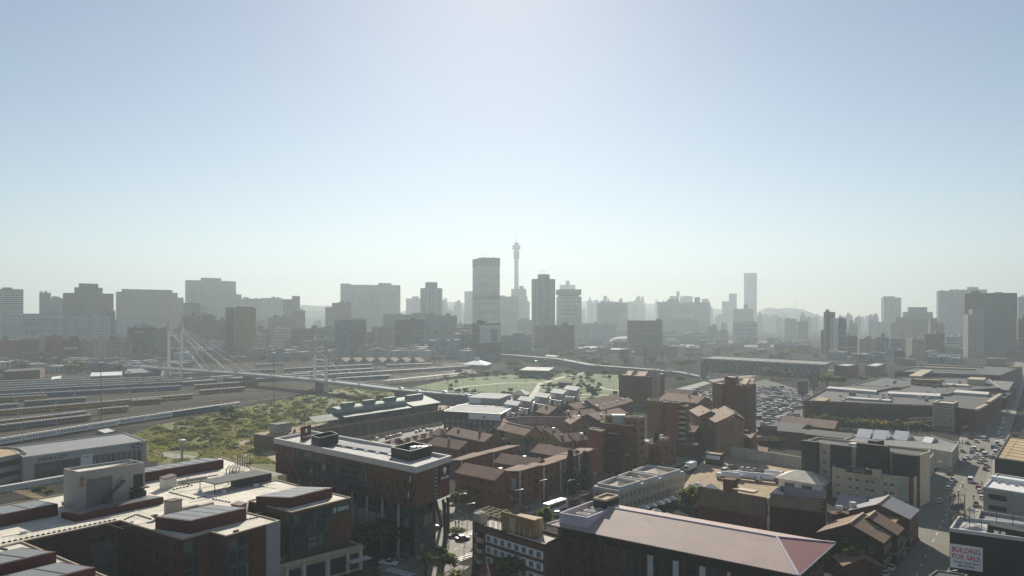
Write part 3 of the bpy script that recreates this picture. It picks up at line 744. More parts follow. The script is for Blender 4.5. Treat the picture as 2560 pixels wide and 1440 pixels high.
hill('hill', 1000, 1200, 4600, 900, [(1000, 780), (1060, 764), (1110, 755), (1140, 754), (1170, 758), (1200, 775)], 3)
hill('hill', 1400, 1900, 5900, 1300, [(1400, 775), (1460, 752), (1520, 752), (1600, 757), (1700, 764), (1800, 772), (1900, 788)], 4)
hill('hill', 150, 700, 6500, 1500, [(150, 792), (250, 784), (420, 780), (560, 778), (700, 790)], 5)
# distant blocks, each one an object; a handful of shapes shared among them
FB = []
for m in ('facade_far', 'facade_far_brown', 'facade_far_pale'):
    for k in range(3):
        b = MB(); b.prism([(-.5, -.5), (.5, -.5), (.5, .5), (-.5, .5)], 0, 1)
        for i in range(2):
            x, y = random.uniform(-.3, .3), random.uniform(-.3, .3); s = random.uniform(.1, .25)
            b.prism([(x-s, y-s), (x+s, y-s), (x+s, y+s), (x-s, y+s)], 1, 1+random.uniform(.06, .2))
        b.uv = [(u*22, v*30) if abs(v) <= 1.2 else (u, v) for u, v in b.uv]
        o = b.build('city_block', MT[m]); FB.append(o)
    
random.seed(5)
def blocks(n, x0, x1, Y0, Y1, hfun, label, group, name='city_block'):
    for i in range(n):
        px = random.uniform(x0, x1); Y = far(random.uniform(Y0, Y1))
        h = hfun(px, Y)
        if h < 5: continue
        o = random.choice(FB).copy(); COL.objects.link(o)
        o.location = (*WX(px, Y), 0); o.rotation_euler = (0, 0, -AZB+random.choice([0, math.pi/2])); w = random.uniform(14, 34)
        o.scale = (w, random.uniform(12, 24), h)
        o.name = name; tag(o, label, name.replace('_', ' '), group)
blocks(44, 1450, 1850, 2700, 3600, lambda p, Y: ztop(random.uniform(750, 778)+max(0, p-1600)*.06, Y), 'small hazy block stacked on the slope between the striped tower and the cylinder tower', 'hazy blocks on the far slope', 'hillside_block')
blocks(34, 1890, 2200, 2200, 3600, lambda p, Y: ztop(random.uniform(788, 800), Y), 'small hazy block on the plain before the mast hill', 'hazy blocks before the mast hill')
blocks(26, 1100, 1330, 2300, 3200, lambda p, Y: ztop(random.uniform(752, 790), Y), 'small hazy block around the telecom tower foot', 'hazy blocks around the telecom tower')
blocks(40, 1440, 1900, 1750, 2150, lambda p, Y: random.uniform(14, 44), 'hazy low block on the flat ground below the slope', 'hazy low blocks below the slope')
blocks(34, 2080, 2600, 1500, 2300, lambda p, Y: random.uniform(18, 52), 'hazy low block among the towers east of the bus station', 'hazy low blocks east of the bus station')
blocks(46, 300, 1180, 1520, 2300, lambda p, Y: random.uniform(20, 58), 'hazy block filling the gaps behind the front office row', 'hazy blocks behind the front office row')
blocks(34, -80, 480, 930, 1090, lambda p, Y: random.uniform(6, 13), 'low dark block by the railway yard edge', 'low blocks by the railway yard edge', 'low_block')
blocks(30, 430, 1180, 1120, 1290, lambda p, Y: random.uniform(7, 20), 'low dark block between the tracks and the office row', 'low blocks between the tracks and the office row', 'low_block')  # added filler, plain city blocks of the shared shapes
blocks(30, 290, 1180, 1300, 1410, lambda p, Y: random.uniform(22, 46), 'dark mid rise block wedged into the front office row', 'mid rise blocks wedged into the front office row', 'mid_rise_block')
blocks(22, -60, 500, 1130, 1500, lambda p, Y: random.uniform(10, 24), 'low brown block at the foot of the western towers', 'low blocks at the foot of the western towers', 'low_block')
blocks(18, 500, 1180, 1290, 1480, lambda p, Y: random.uniform(10, 26), 'low block tucked behind the station front', 'low blocks behind the station front', 'low_block')
blocks(60, 1270, 2060, 1330, 1720, lambda p, Y: random.uniform(6, 16), 'low hazy roof on the plain beyond the freeway', 'low hazy roofs on the plain', 'flat_roofed_block')  # plain filler city blocks again, added over the plain
blocks(26, 2080, 2600, 1000, 1450, lambda p, Y: random.uniform(6, 15), 'low roof among the shops beyond the parking deck', 'low roofs beyond the parking deck', 'flat_roofed_block')
for o in FB: D.objects.remove(o)
# ------------------------------------------------------------------ cable stayed bridge
def pt(px, py, z): return (*W(px, py, z), z)
DK = [pt(330, 914, 10), pt(437, 922, 10), pt(620, 934, 10), pt(802, 950, 10), pt(1000, 974, 9.), pt(1130, 985, 7.5), pt(1290, 995, 5), pt(1330, 1001, .4)]
br = root('cable_stayed_bridge', 'long white cable stayed road bridge crossing the railway yard', 'bridge', (DK[2][0], DK[2][1], 0))
def deckmesh(pts, w, th, top=0):
    b = MB(); Lf = ribbon([p[:2] for p in pts], w); n = len(pts); L = Lf[:n]; R = Lf[n:][::-1]
    for i in range(n-1):
        z0, z1 = pts[i][2], pts[i+1][2]; t0, t1 = (th, th) if th else (z0, z1)
        b.face([(*R[i], z0), (*R[i+1], z1), (*L[i+1], z1), (*L[i], z0)])
        b.face([(*R[i], z0-t0), (*R[i+1], z1-t1), (*R[i+1], z1), (*R[i], z0)]); b.face([(*L[i+1], z1-t1), (*L[i], z0-t0), (*L[i], z0), (*L[i+1], z1)])
        b.face([(*L[i], z0-t0), (*L[i+1], z1-t1), (*R[i+1], z1-t1), (*R[i], z0-t0)])
    return b, L, R
b, L, R = deckmesh(DK[:5], 16, 1.6); b.build('deck', MT['concrete'], br)
b, L2, R2 = deckmesh(DK[4:], 16, 0); b.build('embankment', MT['concrete_dark'], br)
def onlift(pts, d): return [(x, y, z+d) for x, y, z in pts]
deckmesh(onlift(DK, .06), 13.5, .05)[0].build('carriageway', MT['asphalt'], br)
for side in (1, -1):
    rl = MB(); pp = [p[:2] for p in DK]; q = ribbon(pp, 15.6); n = len(pp); q = q[:n] if side == 1 else q[n:][::-1]
    for i in range(n-1):
        a, c = (*q[i], DK[i][2]), (*q[i+1], DK[i+1][2]); rl.beam((a[0], a[1], a[2]+.5), (c[0], c[1], c[2]+.5), .15, 1.)
    rl.build('parapet', MT['white_metal'], br)
def pylon(px, pyd, ytop, col=4.5):
    c = W(px, pyd, 10); zt_ = ztop(ytop, c[1])
    b = MB().tube((*c, 0), (*c, 10), 2.2, 1.6, 12).tube((*c, 10), (*c, zt_-9), 1.55, 1.35, 12)
    leg = b.build('pylon', MT['white_paint'], br)
    MB().lathe(c, [(1.05, zt_-18), (1.9, zt_-15), (1.9, zt_-7), (.8, zt_-5), (.8, zt_-3)], 12).build('cable_anchor', MT['concrete_pale'], leg)
    MB().lathe(c, [(.9, zt_-3), (.9, zt_), (0, zt_)], 10).build('light_cap', MT['white_paint'], leg)
    return c, zt_
pn = [pylon(422, 918, 793), pylon(453, 925, 791)]; ps = [pylon(787, 944, 842), pylon(815, 952, 841)]
for (c0, z0), (c1, z1) in ((pn[0], pn[1]), (ps[0], ps[1])):
    for z in (z0-20, z0-33 if z0 > 45 else 14, 16):
        MB().beam((*c0, z), (*c1, z), .5, .6).build('cross_beam', MT['white_metal'], br)
def at_deck(t):
    t = max(0, min(len(DK)-1.001, t)); i = int(t); return lerp(DK[i], DK[i+1], t-i)
for k, (c, z) in enumerate(pn):
    s = 1 if k == 0 else -1
    for i, t in enumerate((1.42, 1.66, 1.9, 2.12) if k else (1.5, 1.9)):
        p = at_deck(t); MB().tube((*c, z-14+i*1.0), (p[0]+(c[0]-DK[1][0])*.9, p[1]+(c[1]-DK[1][1])*.9, p[2]+.3), .07, .07, 5).build('cable', MT['white_metal'], br)
    for i, t in enumerate((.3, .6)):
        p = at_deck(t); MB().tube((*c, z-14+i*2), (p[0]+(c[0]-DK[1][0])*.9, p[1]+(c[1]-DK[1][1])*.9, p[2]+.3), .07, .07, 5).build('cable', MT['white_metal'], br)
for k, (c, z) in enumerate(ps):
    for i, t in enumerate((2.6, 3.25, 3.5)):
        p = at_deck(t); MB().tube((*c, z-11+i*.7), (p[0]+(c[0]-DK[3][0])*.9, p[1]+(c[1]-DK[3][1])*.9, p[2]+.3), .06, .06, 5).build('cable', MT['white_metal'], br)
for px, py in ((802, 966), (620, 948)):
    c = W(px, py, 4); MB().box(c, .6, 9, 3, 0, 8.4).build('pier', MT['concrete_dark'], br)

# ------------------------------------------------------------------ trains
M('train_yellow', (.42, .27, .06), .6, .15, .4); M('train_grey', (.17, .17, .18), .6, .15, .4); M('train_blue', (.05, .1, .2), .6, .15, .4)
M('train_cream', (.3, .29, .27), .6, .1, .4); M('train_roof', (.5, .47, .42), .6, .15, .3); M('train_white', (.72, .72, .72), .5, .08, .4)
M('train_rust', (.28, .13, .08), .8, .2, .4)
CR = {}
def carriage_meshes(side, L=21.):
    if side in CR: return CR[side]
    b = MB(); b.prism([(0, -1.45), (L-.7, -1.45), (L-.7, 1.45), (0, 1.45)], .9, 3.5)
    b.prism([(1, -1.1), (L-2, -1.1), (L-2, 1.1), (1, 1.1)], .35, .9, m=1, bot=True)
    for s in (-1, 1):
        for i in range(10):
            x = 1.6+i*1.8; q = [(x, 1.46*s, 2.), (x+.9, 1.46*s, 2.), (x+.9, 1.46*s, 2.9), (x, 1.46*s, 2.9)]
            b.face(q if s < 0 else q[::-1], 2)
    b.m = b.m
    body = b.build('carriage', [MT[side], MT['tyre'], MT['glass_dark']])
    r = MB(); pr = [(-1.47, 3.5), (-1.2, 3.85), (-.5, 4.05), (.5, 4.05), (1.2, 3.85), (1.47, 3.5)]
    for (y0, z0), (y1, z1) in zip(pr, pr[1:]): r.face([(0, y0, z0), (0, y1, z1), (L-.7, y1, z1), (L-.7, y0, z0)][::-1])
    r.face([(0, y, z) for y, z in pr]); r.face([(L-.7, y, z) for y, z in pr][::-1])
    for i in range(4): x = 3+i*4.5; r.prism([(x, -.5), (x+1.6, -.5), (x+1.6, .5), (x, .5)], 4.04, 4.3)
    rf = r.build('carriage_roof', MT['train_roof'])
    CR[side] = (body.data, rf.data); D.objects.remove(body); D.objects.remove(rf)
    return CR[side]
def train(label, a, b, side, second=None, z=4., group=None):
    A, B = W(*a, z), W(*b, z); d = dist(A, B); n = max(1, round(d/21)); u = ((B[0]-A[0])/d, (B[1]-A[1])/d); an = math.atan2(u[1], u[0])
    r = root('train', label, 'train', (*A, 0), group)
    for i in range(n):
        bm, rm = carriage_meshes(second if second and i % 5 in (2, 3) else side)
        c = D.objects.new('carriage', bm); COL.objects.link(c); c.parent = r; c.location = (u[0]*21*i, u[1]*21*i, 0); c.rotation_euler = (0, 0, an)
        q = D.objects.new('carriage_roof', rm); COL.objects.link(q); q.parent = c
    return r
train('white passenger train with a rounded blue nose, nearest to the scrub', (-40, 1101), (283, 1050), 'train_white')
train('pale and blue sleeper train on the same line beyond the rounded nose', (292, 1048), (600, 1004), 'train_white', 'train_blue')
train('yellow commuter train, its roof grey, second row from the scrub', (-40, 1055), (240, 1024), 'train_yellow', 'train_grey')
train('shorter yellow train standing just past the second row', (245, 1021), (345, 1012), 'train_yellow')
train('grey mixed train close beside the second row of yellow carriages', (-40, 1066), (196, 1039), 'train_grey', 'train_rust')
train('long yellow train, third row from the scrub', (-40, 1028), (458, 986), 'train_yellow')
train('short silver roofed train peeping in behind the long yellow one', (-40, 1014), (62, 1007), 'train_grey')
train('long blue train along the middle of the yard', (-40, 988), (480, 962), 'train_blue')
train('rust coloured wagons at the end of the blue train', (486, 962), (620, 953), 'train_rust')
train('grey roofed train directly behind the blue one', (-40, 977), (570, 948), 'train_grey')
train('cream train, second behind the blue one', (-40, 971), (530, 944), 'train_cream')
train('grey train, third behind the blue one', (-40, 965), (500, 941), 'train_grey')
train('cream roofed train farthest back in the yard', (-40, 959), (470, 938), 'train_cream')
train('silver roofed train under the main bridge span', (560, 947), (760, 933), 'train_grey')
train('silver train right of the second bridge pylons', (787, 937), (1187, 913), 'train_cream')
train('short train behind the silver train', (732, 931), (932, 920), 'train_grey')
train('train before the folded roof station', (710, 921), (925, 910), 'train_grey')
train('short train at the end of the station platform', (966, 911), (1066, 908), 'train_cream')
train('train standing under the northern bridge end', (640, 910), (720, 906), 'train_cream')
for k, (a, b, sd) in enumerate((((60, 1002), (250, 990), 'train_grey'), ((500, 975), (590, 968), 'train_rust'), ((-40, 994), (150, 985), 'train_yellow'), ((330, 1000), (430, 994), 'train_rust'), ((640, 946), (900, 930), 'train_grey'), ((840, 945), (960, 938), 'train_blue'), ((600, 926), (700, 922), 'train_grey'), ((430, 934), (560, 928), 'train_cream'), ((-40, 953), (230, 944), 'train_grey'))):
    train(['grey train alone below the blue rake', 'rust wagons alone near the middle of the yard', 'short yellow set beside the picture edge below the blue rake', 'lone rust wagons on the empty tracks in mid yard', 'grey train between the two pairs of bridge pylons', 'short blue train right of the second pylons', 'grey carriages just behind the bridge deck', 'cream carriages near the northern bridge end', 'last grey carriages before the north sheds'][k], a, b, sd)
# platforms with white roofs
for lab, a, b, wd in (('long pale platform roof beneath the bridge deck', (455, 955), (640, 941), 5), ('bright track side platform near the park', (962, 952), (1168, 931), 7), ('pale platform roof left of the bridge pylons', (470, 946), (590, 938), 4)):
    A, B = W(*a, 4), W(*b, 4); pl = ribbon([A, B], wd); c = cen(pl)
    r = root('platform_canopy', lab, 'platform roof', (*c, 0)); MB().prism(pl, 4, 4.3, bot=True).build('roof', MT['roof_bright'], r)
    for k in range(6): q = lerp(A, B, (k+.5)/6); MB().tube((*q, 0), (*q, 4), .2, .2, 5).build('post', MT['concrete_dark'], r)
# sheds north of the yard
def shed(label, pts, z, zr, roof, wall='concrete_dark', name='shed', cat='shed'):
    p = P(z, *pts); p = para(z, *pts) if len(p) == 3 else p; c = cen(p); r = root(name, label, cat, (*c, 0)); gable(r, p, z, zr, MT[roof], MT[wall]); return r
shed('white roofed shed north of the yard, joined to a brown hut', ((226, 941), (303, 938), (306, 930)), 6, 8, 'roof_sheet_white')
shed('pale blue striped shed by the bridge end', ((312, 934), (400, 930), (411, 922)), 6, 9, 'roof_sheet_grey')
shed('small bright roof hut among the trees by the yard', ((128, 949), (150, 946), (155, 941)), 4, 5.5, 'roof_sheet_white')
shed('low brown brick depot with small windows at the yard edge', ((10, 930), (100, 925), (112, 919)), 9, 10, 'roof_dark', 'brick_brown')
shed('low shop with a pale front beside the yard trees', ((165, 910), (205, 908), (212, 903)), 7, 9, 'roof_grey', 'white_paint')
shed('white roofed store left of the bridge cables', ((643, 866), (676, 864), (684, 859)), 14, 17, 'roof_sheet_white', 'concrete_dark')
shed('twin of the white roofed store, under the cables', ((672, 868), (706, 866), (712, 861)), 14, 17, 'roof_sheet_white', 'concrete_dark')
# folded roof station
r = root('station_concourse', 'low station concourse with seven folded gable roofs in a row', 'station', (*W(940, 912), 0))
x0, x1 = 836, 1050
a, b = W(x0, 913), W(x1, 913)
MB().prism([a, b, (b[0]+5, b[1]+22), (a[0]+5, a[1]+22)], 0, 4).build('hall', MT['concrete_dark'], r)
for i in range(7):
    p, q = lerp(a, b, i/7), lerp(a, b, (i+1)/7)
    gable(r, [(q[0], q[1]-2), (q[0]+5, q[1]+24), (p[0]+5, p[1]+24), (p[0], p[1]-2)], 4.1, 9.5, MT['roof_sheet_brown'], MT['concrete'], .2, 'folded_roof', z0=4.01, walls=False)
r = root('pavilion', 'white hip roofed pavilion with a small lantern beside the tracks', 'pavilion', (*W(1192, 909), 0))
def hip(r, poly, ze, zr, roofm, wallm, over=1., k=.45, top=True):
    p = ccw(poly); MB().prism(p, 0, ze, top=False).build('wall', wallm, r)
    o = inset(p, -over); a, b, c, d = o
    if dist(a, b) < dist(b, c): a, b, c, d = b, c, d, a
    m1, m2 = lerp(a, d, .5), lerp(b, c, .5); s = min(.5, k*dist(a, d)/dist(a, b)); r1, r2 = lerp(m1, m2, s), lerp(m1, m2, 1-s)
    f = MB(); A, B, C_, D_ = [(*q, ze) for q in (a, b, c, d)]; R1, R2 = (*r1, zr), (*r2, zr)
    f.face([A, B, R2, R1]); f.face([C_, D_, R1, R2]); f.face([B, C_, R2]); f.face([D_, A, R1]); f.face([D_, C_, B, A])
    return f.build('roof', roofm, r), (r1, r2), (a, b, c, d)
pp = para(5, (1160, 911), (1215, 913), (1226, 908)); hip(r, pp, 5, 10, MT['roof_sheet_white'], MT['concrete'], 1.5); c = cen(pp); MB().box(c, .3, 5, 4, 9.5, 13).build('lantern', MT['concrete_pale'], r)

# ------------------------------------------------------------------ freeway, long sheds, bus station
fw = [pt(1130, 880, 8), pt(1280, 887, 8), pt(1400, 897, 8), pt(1480, 912, 8), pt(1600, 921, 7), pt(1700, 930, 5), pt(1770, 944, .5)]
r = root('freeway_viaduct', 'raised road curving past the park towards the bus station', 'viaduct', (fw[3][0], fw[3][1], 0))
deckmesh(fw, 12, 0)[0].build('embankment', MT['concrete_dark'], r); deckmesh(onlift(fw, .07), 7.5, .05)[0].build('carriageway', MT['concrete'], r)
def lowbox(label, l, n, rr, z, wall='concrete_dark', roof='roof_grey', par=.6, name='low_building', cat='building', z0=0):
    return bld(name, label, para(z, l, n, rr), z, MT[wall], MT[roof], par=par, z0=z0, cat=cat)
sk('very long low depot shed stretching across the plain', 1712, 1716, 2050, 832, 1750, 'facade_banded_brown', name='depot', cat='depot', roof='roof_bright')
sk('shorter long shed joined in front of the very long depot', 1655, 1660, 1780, 838, 1700, 'facade_grey', name='depot', cat='depot', roof='roof_grey')
r = root('domed_hall', 'shallow white shell dome beside the brown banded slab', 'hall', (*WX(1562, 1500), 0))
c = WX(1562, 1500); R = 40*1500/F; zb = ztop(853, 1500); zt2 = ztop(841, 1500)
MB().lathe(c, [(R, zb), (R*.8, zb+(zt2-zb)*.55), (R*.5, zb+(zt2-zb)*.85), (0, zt2)], 24).build('shell', MT['roof_bright'], r); MB().lathe(c, [(R*.75, 0), (R*.75, zb+.2)], 16).build('wall', MT['concrete_dark'], r)
for lab, l, n, rr, z in (('flat roofed hut with a bright edge near the dome', (1440, 869), (1476, 871), (1500, 866), 9), ('low pale canopy before the banded slab', (1510, 873), (1560, 875), (1572, 871), 7), ('low flat store beside the freeway', (1360, 890), (1392, 892), (1400, 888), 6)):
    lowbox(lab, l, n, rr, z, 'concrete_dark', 'roof_bright')
sta = para(14, (1745, 897), (2062, 914), (2085, 905)); c = cen(sta)
r = root('bus_station', 'long bus station deck on rows of white forked columns', 'bus station', (*c, 0))
MB().prism(sta, 12.6, 14, bot=True).build('deck', MT['concrete_dark'], r); MB().ring(sta, .6, 14, 15.2).build('parapet', MT['concrete'], r)
MB().prism(inset(sta, 6), 0, 12.6, top=False).build('hall', MT['glass_blue'], r)
for k in range(22):
    q = lerp(sta[0], sta[1], (k+.5)/22); q = (q[0]+1., q[1]+2.5)
    b = MB().tube((*q, 0), (*q, 6.5), .3, .3, 6)
    for s in (-1, 1): b.tube((*q, 6.4), (q[0]+s*3.2, q[1]-s*.3, 12.6), .28, .22, 5)
    b.build('column', MT['concrete_pale'], r)
for k in range(14):
    q = lerp(sta[0], sta[1], (k+.5)/14); MB().box((q[0]+4, q[1]+6), 0, 7, 5, 14.01, 14.9).build('skylight', MT['roof_bright'], r)
M('truss_red', (.4, .16, .11), .7, .15)
r = root('arched_truss', 'long shallow red arched truss roof behind the bus station', 'truss roof', (*WX(1835, 1250), 0))
for s in (0, 14):
    t = MB(); prev = None
    for k in range(25):
        f = k/24; px = 1735+190*f; yv = 883-16*math.sin(math.pi*min(1, f*1.0)); y = 1250+s
        p = (*WX(px, y), ztop(yv, y)); q = (p[0], p[1], ztop(890, y))
        if prev: t.beam(prev[0], p, .8, 1.); t.beam(prev[1], q, .8, .8); t.beam(prev[0] if k % 2 else prev[1], q if k % 2 else p, .5, .5)
        prev = (p, q)
    t.build('truss', MT['truss_red'], r)
for k in range(7):
    q = WX(1740+30*k, 1252); MB().tube((*q, 0), (*q, ztop(889, 1252)), .6, .6, 6).build('leg', MT['concrete_pale'], r)
lowbox('flat white roofed hall among the columns beyond the bus station', (2085, 912), (2118, 915), (2147, 911), 12, 'brick_brown', 'roof_bright')
lowbox('second flat white roofed hall east of the bus station', (2162, 913), (2190, 916), (2215, 909), 12, 'brick_tan', 'roof_bright')
lowbox('park kiosk, low and round cornered brick', (1396, 955), (1428, 957), (1431, 954), 5, 'brick_brown', 'roof_grey', .4)
lowbox('long park hall with a wide bright flat roof', (1297, 925), (1372, 927), (1388, 918), 8, 'glass_blue', 'roof_bright', .3)

# ------------------------------------------------------------------ old station on arches
def dirn(a, b): d = dist(a, b); return ((b[0]-a[0])/d, (b[1]-a[1])/d)
ZD = 7.4
e0, e1 = W(717, 1085, ZD), W(1150, 1017, ZD); u = dirn(e0, e1); nn = (-u[1], u[0]); Lp = dist(e0, e1)
def op(s, o): return (e0[0]+u[0]*s+nn[0]*o, e0[1]+u[1]*s+nn[1]*o)
vi = root('arched_platform', 'long raised brick platform carried on a row of dark arches', 'station platform', (*op(Lp/2, 6), 0))
dk = [op(-8, 0), op(Lp, 0), op(Lp, 15), op(-8, 15)]
MB().prism(dk, 0, ZD-.4, top=False).build('arch_wall', MT['brick_brown'], vi); MB().prism(inset(dk, -.4), ZD-.4, ZD, bot=True).build('deck', MT['dirt'], vi)
na = int(Lp/7)
for k in range(na):
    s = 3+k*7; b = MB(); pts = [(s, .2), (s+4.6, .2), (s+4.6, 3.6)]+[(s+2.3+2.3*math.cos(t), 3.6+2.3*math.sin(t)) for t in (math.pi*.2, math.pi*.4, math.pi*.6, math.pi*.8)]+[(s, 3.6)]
    b.face([(*op(x, -.06), z) for x, z in pts]); b.build('arch', MT['charcoal_clad'], vi)  # flat dark panels paint the shade inside the arches
for o in (.2, 14.8):
    rl = MB(); rl.beam((*op(-8, o), ZD+1.1), (*op(Lp, o), ZD+1.1), .15, .12)
    for k in range(int(Lp/3)): q = op(-8+k*3, o); rl.beam((*q, ZD), (*q, ZD+1.1), .12, .12)
    rl.build('railing', MT['frame_brown'], vi)
for k in range(16): q = op(6+k*Lp/17, 1.2); MB().box(q, 0, .9, .9, ZD, ZD+1.5).build('pillar', MT['brick_dark'], vi)
st = root('station_hall', 'green roofed old station hall with glazed sides and roof vents', 'station hall', (*op(Lp*.5, 9), ZD))
def barrel(r, s0, s1, o0, o1, ze, zr, m, name, n=8):
    f = MB(); w = (o1-o0)/2; oc = (o0+o1)/2
    pr = [(oc-w*math.cos(math.pi*i/n), ze+(zr-ze)*math.sin(math.pi*i/n)) for i in range(n+1)]
    for (a, z0), (b, z1) in zip(pr, pr[1:]): f.face([(*op(s0, a), z0), (*op(s1, a), z0), (*op(s1, b), z1), (*op(s0, b), z1)])
    f.face([(*op(s0, o), z) for o, z in pr][::-1]); f.face([(*op(s1, o), z) for o, z in pr])
    return f.build(name, m, r)
def sof(px): return (px-717)/(1150-717)
# positions along the deck follow from the sight lines of the ends
def s_at(px, o=9):
    k = (px-1280)/F; p0 = op(0, o); return (k*p0[1]-p0[0])/(u[0]-k*u[1])
s0, s1, s2 = s_at(838), s_at(1009), s_at(1078)
barrel(st, s0, s1, 6, 17, ZD+5.5, ZD+8.6, MT['roof_green'], 'barrel_roof')
MB().prism([op(s0+1, 6.6), op(s1-1, 6.6), op(s1-1, 16), op(s0+1, 16)], ZD+.01, ZD+5.4, top=False).build('glazed_wall', MT['glass_blue'], st)
for k in range(30): q = op(s0+1+(s1-s0-2)*k/29, 6.4); MB().box(q, 0, .3, .3, ZD+.01, ZD+5.4).build('mullion', MT['roof_green'], st)
for f in (.2, .5, .82):
    MB().prism([op(s0+(s1-s0)*f-4, 10), op(s0+(s1-s0)*f+5, 10), op(s0+(s1-s0)*f+5, 13), op(s0+(s1-s0)*f-4, 13)], ZD+7.8, ZD+10.2).build('roof_vent', MT['roof_green'], st)
q = [op(s1+1, 2), op(s2, 2), op(s2, 16), op(s1+1, 16)]
mono(st, q, ZD+4.2, ZD+8.2, MT['roof_green'], .5, name='lean_to_roof'); MB().prism(inset(q, .8), ZD+.01, ZD+4, top=False).build('side_hall', MT['glass_blue'], st)
MB().prism([op(s1+8, 12), op(s2-4, 12), op(s2-4, 15), op(s1+8, 15)], ZD+7, ZD+9.6).build('roof_vent', MT['roof_green'], st)
mono(st, [op(s0, 1.6), op(s1, 1.6), op(s1, 6), op(s0, 6)], ZD+3.6, ZD+4.6, MT['roof_green'], 0., name='platform_roof')
c0 = s_at(797, 6)
st2 = root('platform_shelter', 'small green tent roofed shelter at the near end of the platform', 'shelter', (*op(c0+3, 5), ZD))
gable(st2, [op(c0-6, 2), op(c0+10, 2), op(c0+10, 12), op(c0-6, 12)], ZD+3.2, ZD+5.6, MT['roof_green'], MT['concrete'], .3, walls=False)
for o, s in ((2.5, -5), (2.5, 9), (11.5, -5), (11.5, 9)): MB().tube((*op(c0+s, o), ZD), (*op(c0+s, o), ZD+3.2), .15, .15, 5).build('post', MT['frame_dark'], st2)
hb = root('platform_hut', 'bare concrete hut on the near end of the platform', 'hut', (*op(2, 7), ZD)); MB().box(op(2, 7), math.atan2(u[1], u[0]), 9, 6, ZD+.01, ZD+4.3).build('wall', MT['concrete'], hb); MB().box(op(2, 7), math.atan2(u[1], u[0]), 9.8, 6.8, ZD+4.3, ZD+4.7).build('roof_slab', MT['concrete_dark'], hb)
fence = root('boundary_fence', 'long pale palisade fence in front of the arches', 'fence', (*W(1000, 1086), 0))
fa, fb = W(870, 1108), W(1108, 1062); nb = int(dist(fa, fb)/6)
for k in range(nb):
    a, b = lerp(fa, fb, k/nb), lerp(fa, fb, (k+.92)/nb); MB().beam((*a, 1.1), (*b, 1.1), .1, 2.1).build('panel', MT['stone_cream'], fence)

# ------------------------------------------------------------------ shopping hall and parking decks on the right
def onroof(r, name, z, pts, h, mat, dz=.01):
    p = P(z, *pts) if len(pts) > 3 else para(z, *pts); return MB().prism(p, z+dz, z+dz+h).build(name, MT[mat], r)
m1 = P(13, (2007, 1001), (2336, 1013), (2440, 1024), (2503, 982), (2350, 975), (2075, 966))
r, p = bld('shopping_hall', 'large flat dark roofed market hall with cream roof edges and brick front', m1, 13, MT['brick_brown'], MT['roof_dark'], par=1., t=.6, cat='market hall')
mall = r
for k in range(13):
    a, b = W(2007, 1001, 13), W(2336, 1013, 13); L = dist(a, b)
    slab(r, 'bay_opening', a, b, 1.5+k*(L-3)/13, 1.5+k*(L-3)/13+4.2, 2.5, 9.5, .06, MT['glass_dark'])
    slab(r, 'pier', a, b, 1.5+k*(L-3)/13+4.4, 1.5+k*(L-3)/13+5., 0, 12.4, .3, MT['brick_red'])
slab(r, 'cornice', W(2007, 1001, 13), W(2336, 1013, 13), dist(W(2007, 1001, 13), W(2336, 1013, 13))*.45, dist(W(2007, 1001, 13), W(2336, 1013, 13)), 12.4, 13.2, .35, MT['concrete_pale'])
slab(r, 'canopy', W(2007, 1001, 13), W(2336, 1013, 13), 0, dist(W(2007, 1001, 13), W(2336, 1013, 13)), 1.9, 2.3, 2.5, MT['concrete_dark'])
slab(r, 'corner_panel', W(2007, 1001, 13), W(2336, 1013, 13), .2, 1.3, 0, 12, .2, MT['render_orange'])
for nm, z, pts, h, mt in (('roof_terrace', 12.1, ((2112, 999), (2225, 1006), (2230, 1003), (2124, 996)), 1.1, 'roof_bright'), ('clerestory', 12.1, ((2066, 976), (2190, 986), (2193, 982), (2072, 972)), 1.8, 'concrete_pale'), ('clerestory', 12.1, ((2219, 990), (2350, 997), (2353, 991), (2222, 985)), 1.8, 'concrete_pale'),
                       ('clerestory', 12.1, ((2383, 986), (2470, 992), (2474, 986), (2390, 980)), 1.6, 'concrete_pale'), ('roof_well', 12.1, ((2035, 1003), (2060, 1006), (2075, 999), (2048, 993)), .6, 'dirt'),
                       ('upper_roof', 12.1, ((2080, 974), (2190, 981), (2240, 972), (2130, 968)), 1.2, 'roof_dark'), ('upper_roof', 12.1, ((2240, 983), (2370, 990), (2400, 979), (2270, 973)), 1.2, 'roof_dark')):
    onroof(r, nm, z, pts, h, mt)
for i in range(26):
    px, py = random.uniform(2090, 2400), random.uniform(980, 1008); q = W(px, py, 12.1)
    MB().box(q, AZB, random.uniform(1, 2.4), random.uniform(1, 2), 12.11, 12.1+random.uniform(.8, 1.8)).build('roof_unit', MT[random.choice(['concrete', 'concrete_dark', 'white_metal'])], r)
t = para(16, (2332, 1005), (2384, 1009), (2396, 1003))
r, p = bld('stair_tower', 'cream framed stair tower with shuttered front at the market hall corner', t, 16, MT['concrete_dark'], MT['roof_bright'], par=.6, t=1.1, trim=MT['stone_cream'], cat='stair tower')
a, b = edge(p, 0); L = dist(a, b)
for k in range(9): slab(r, 'louvre', a, b, .8, L-.8, 3+k*1.35, 3.7+k*1.35, .15, MT['stone_cream'])
slab(r, 'frame_post', a, b, 0, .8, 0, 15.4, .25, MT['stone_cream']); slab(r, 'frame_post', a, b, L-.8, L, 0, 15.4, .25, MT['stone_cream'])
for a, b, w in (((2440, 1022), (2466, 1010), 2.), ((2470, 1004), (2501, 984), 2.2)):
    A, B = W(*a, 14.2), W(*b, 14.2); q = ribbon([A, B], w); MB().prism(q, 13.02, 14.2, bot=True).build('roof_frame', MT['stone_cream'], mall)
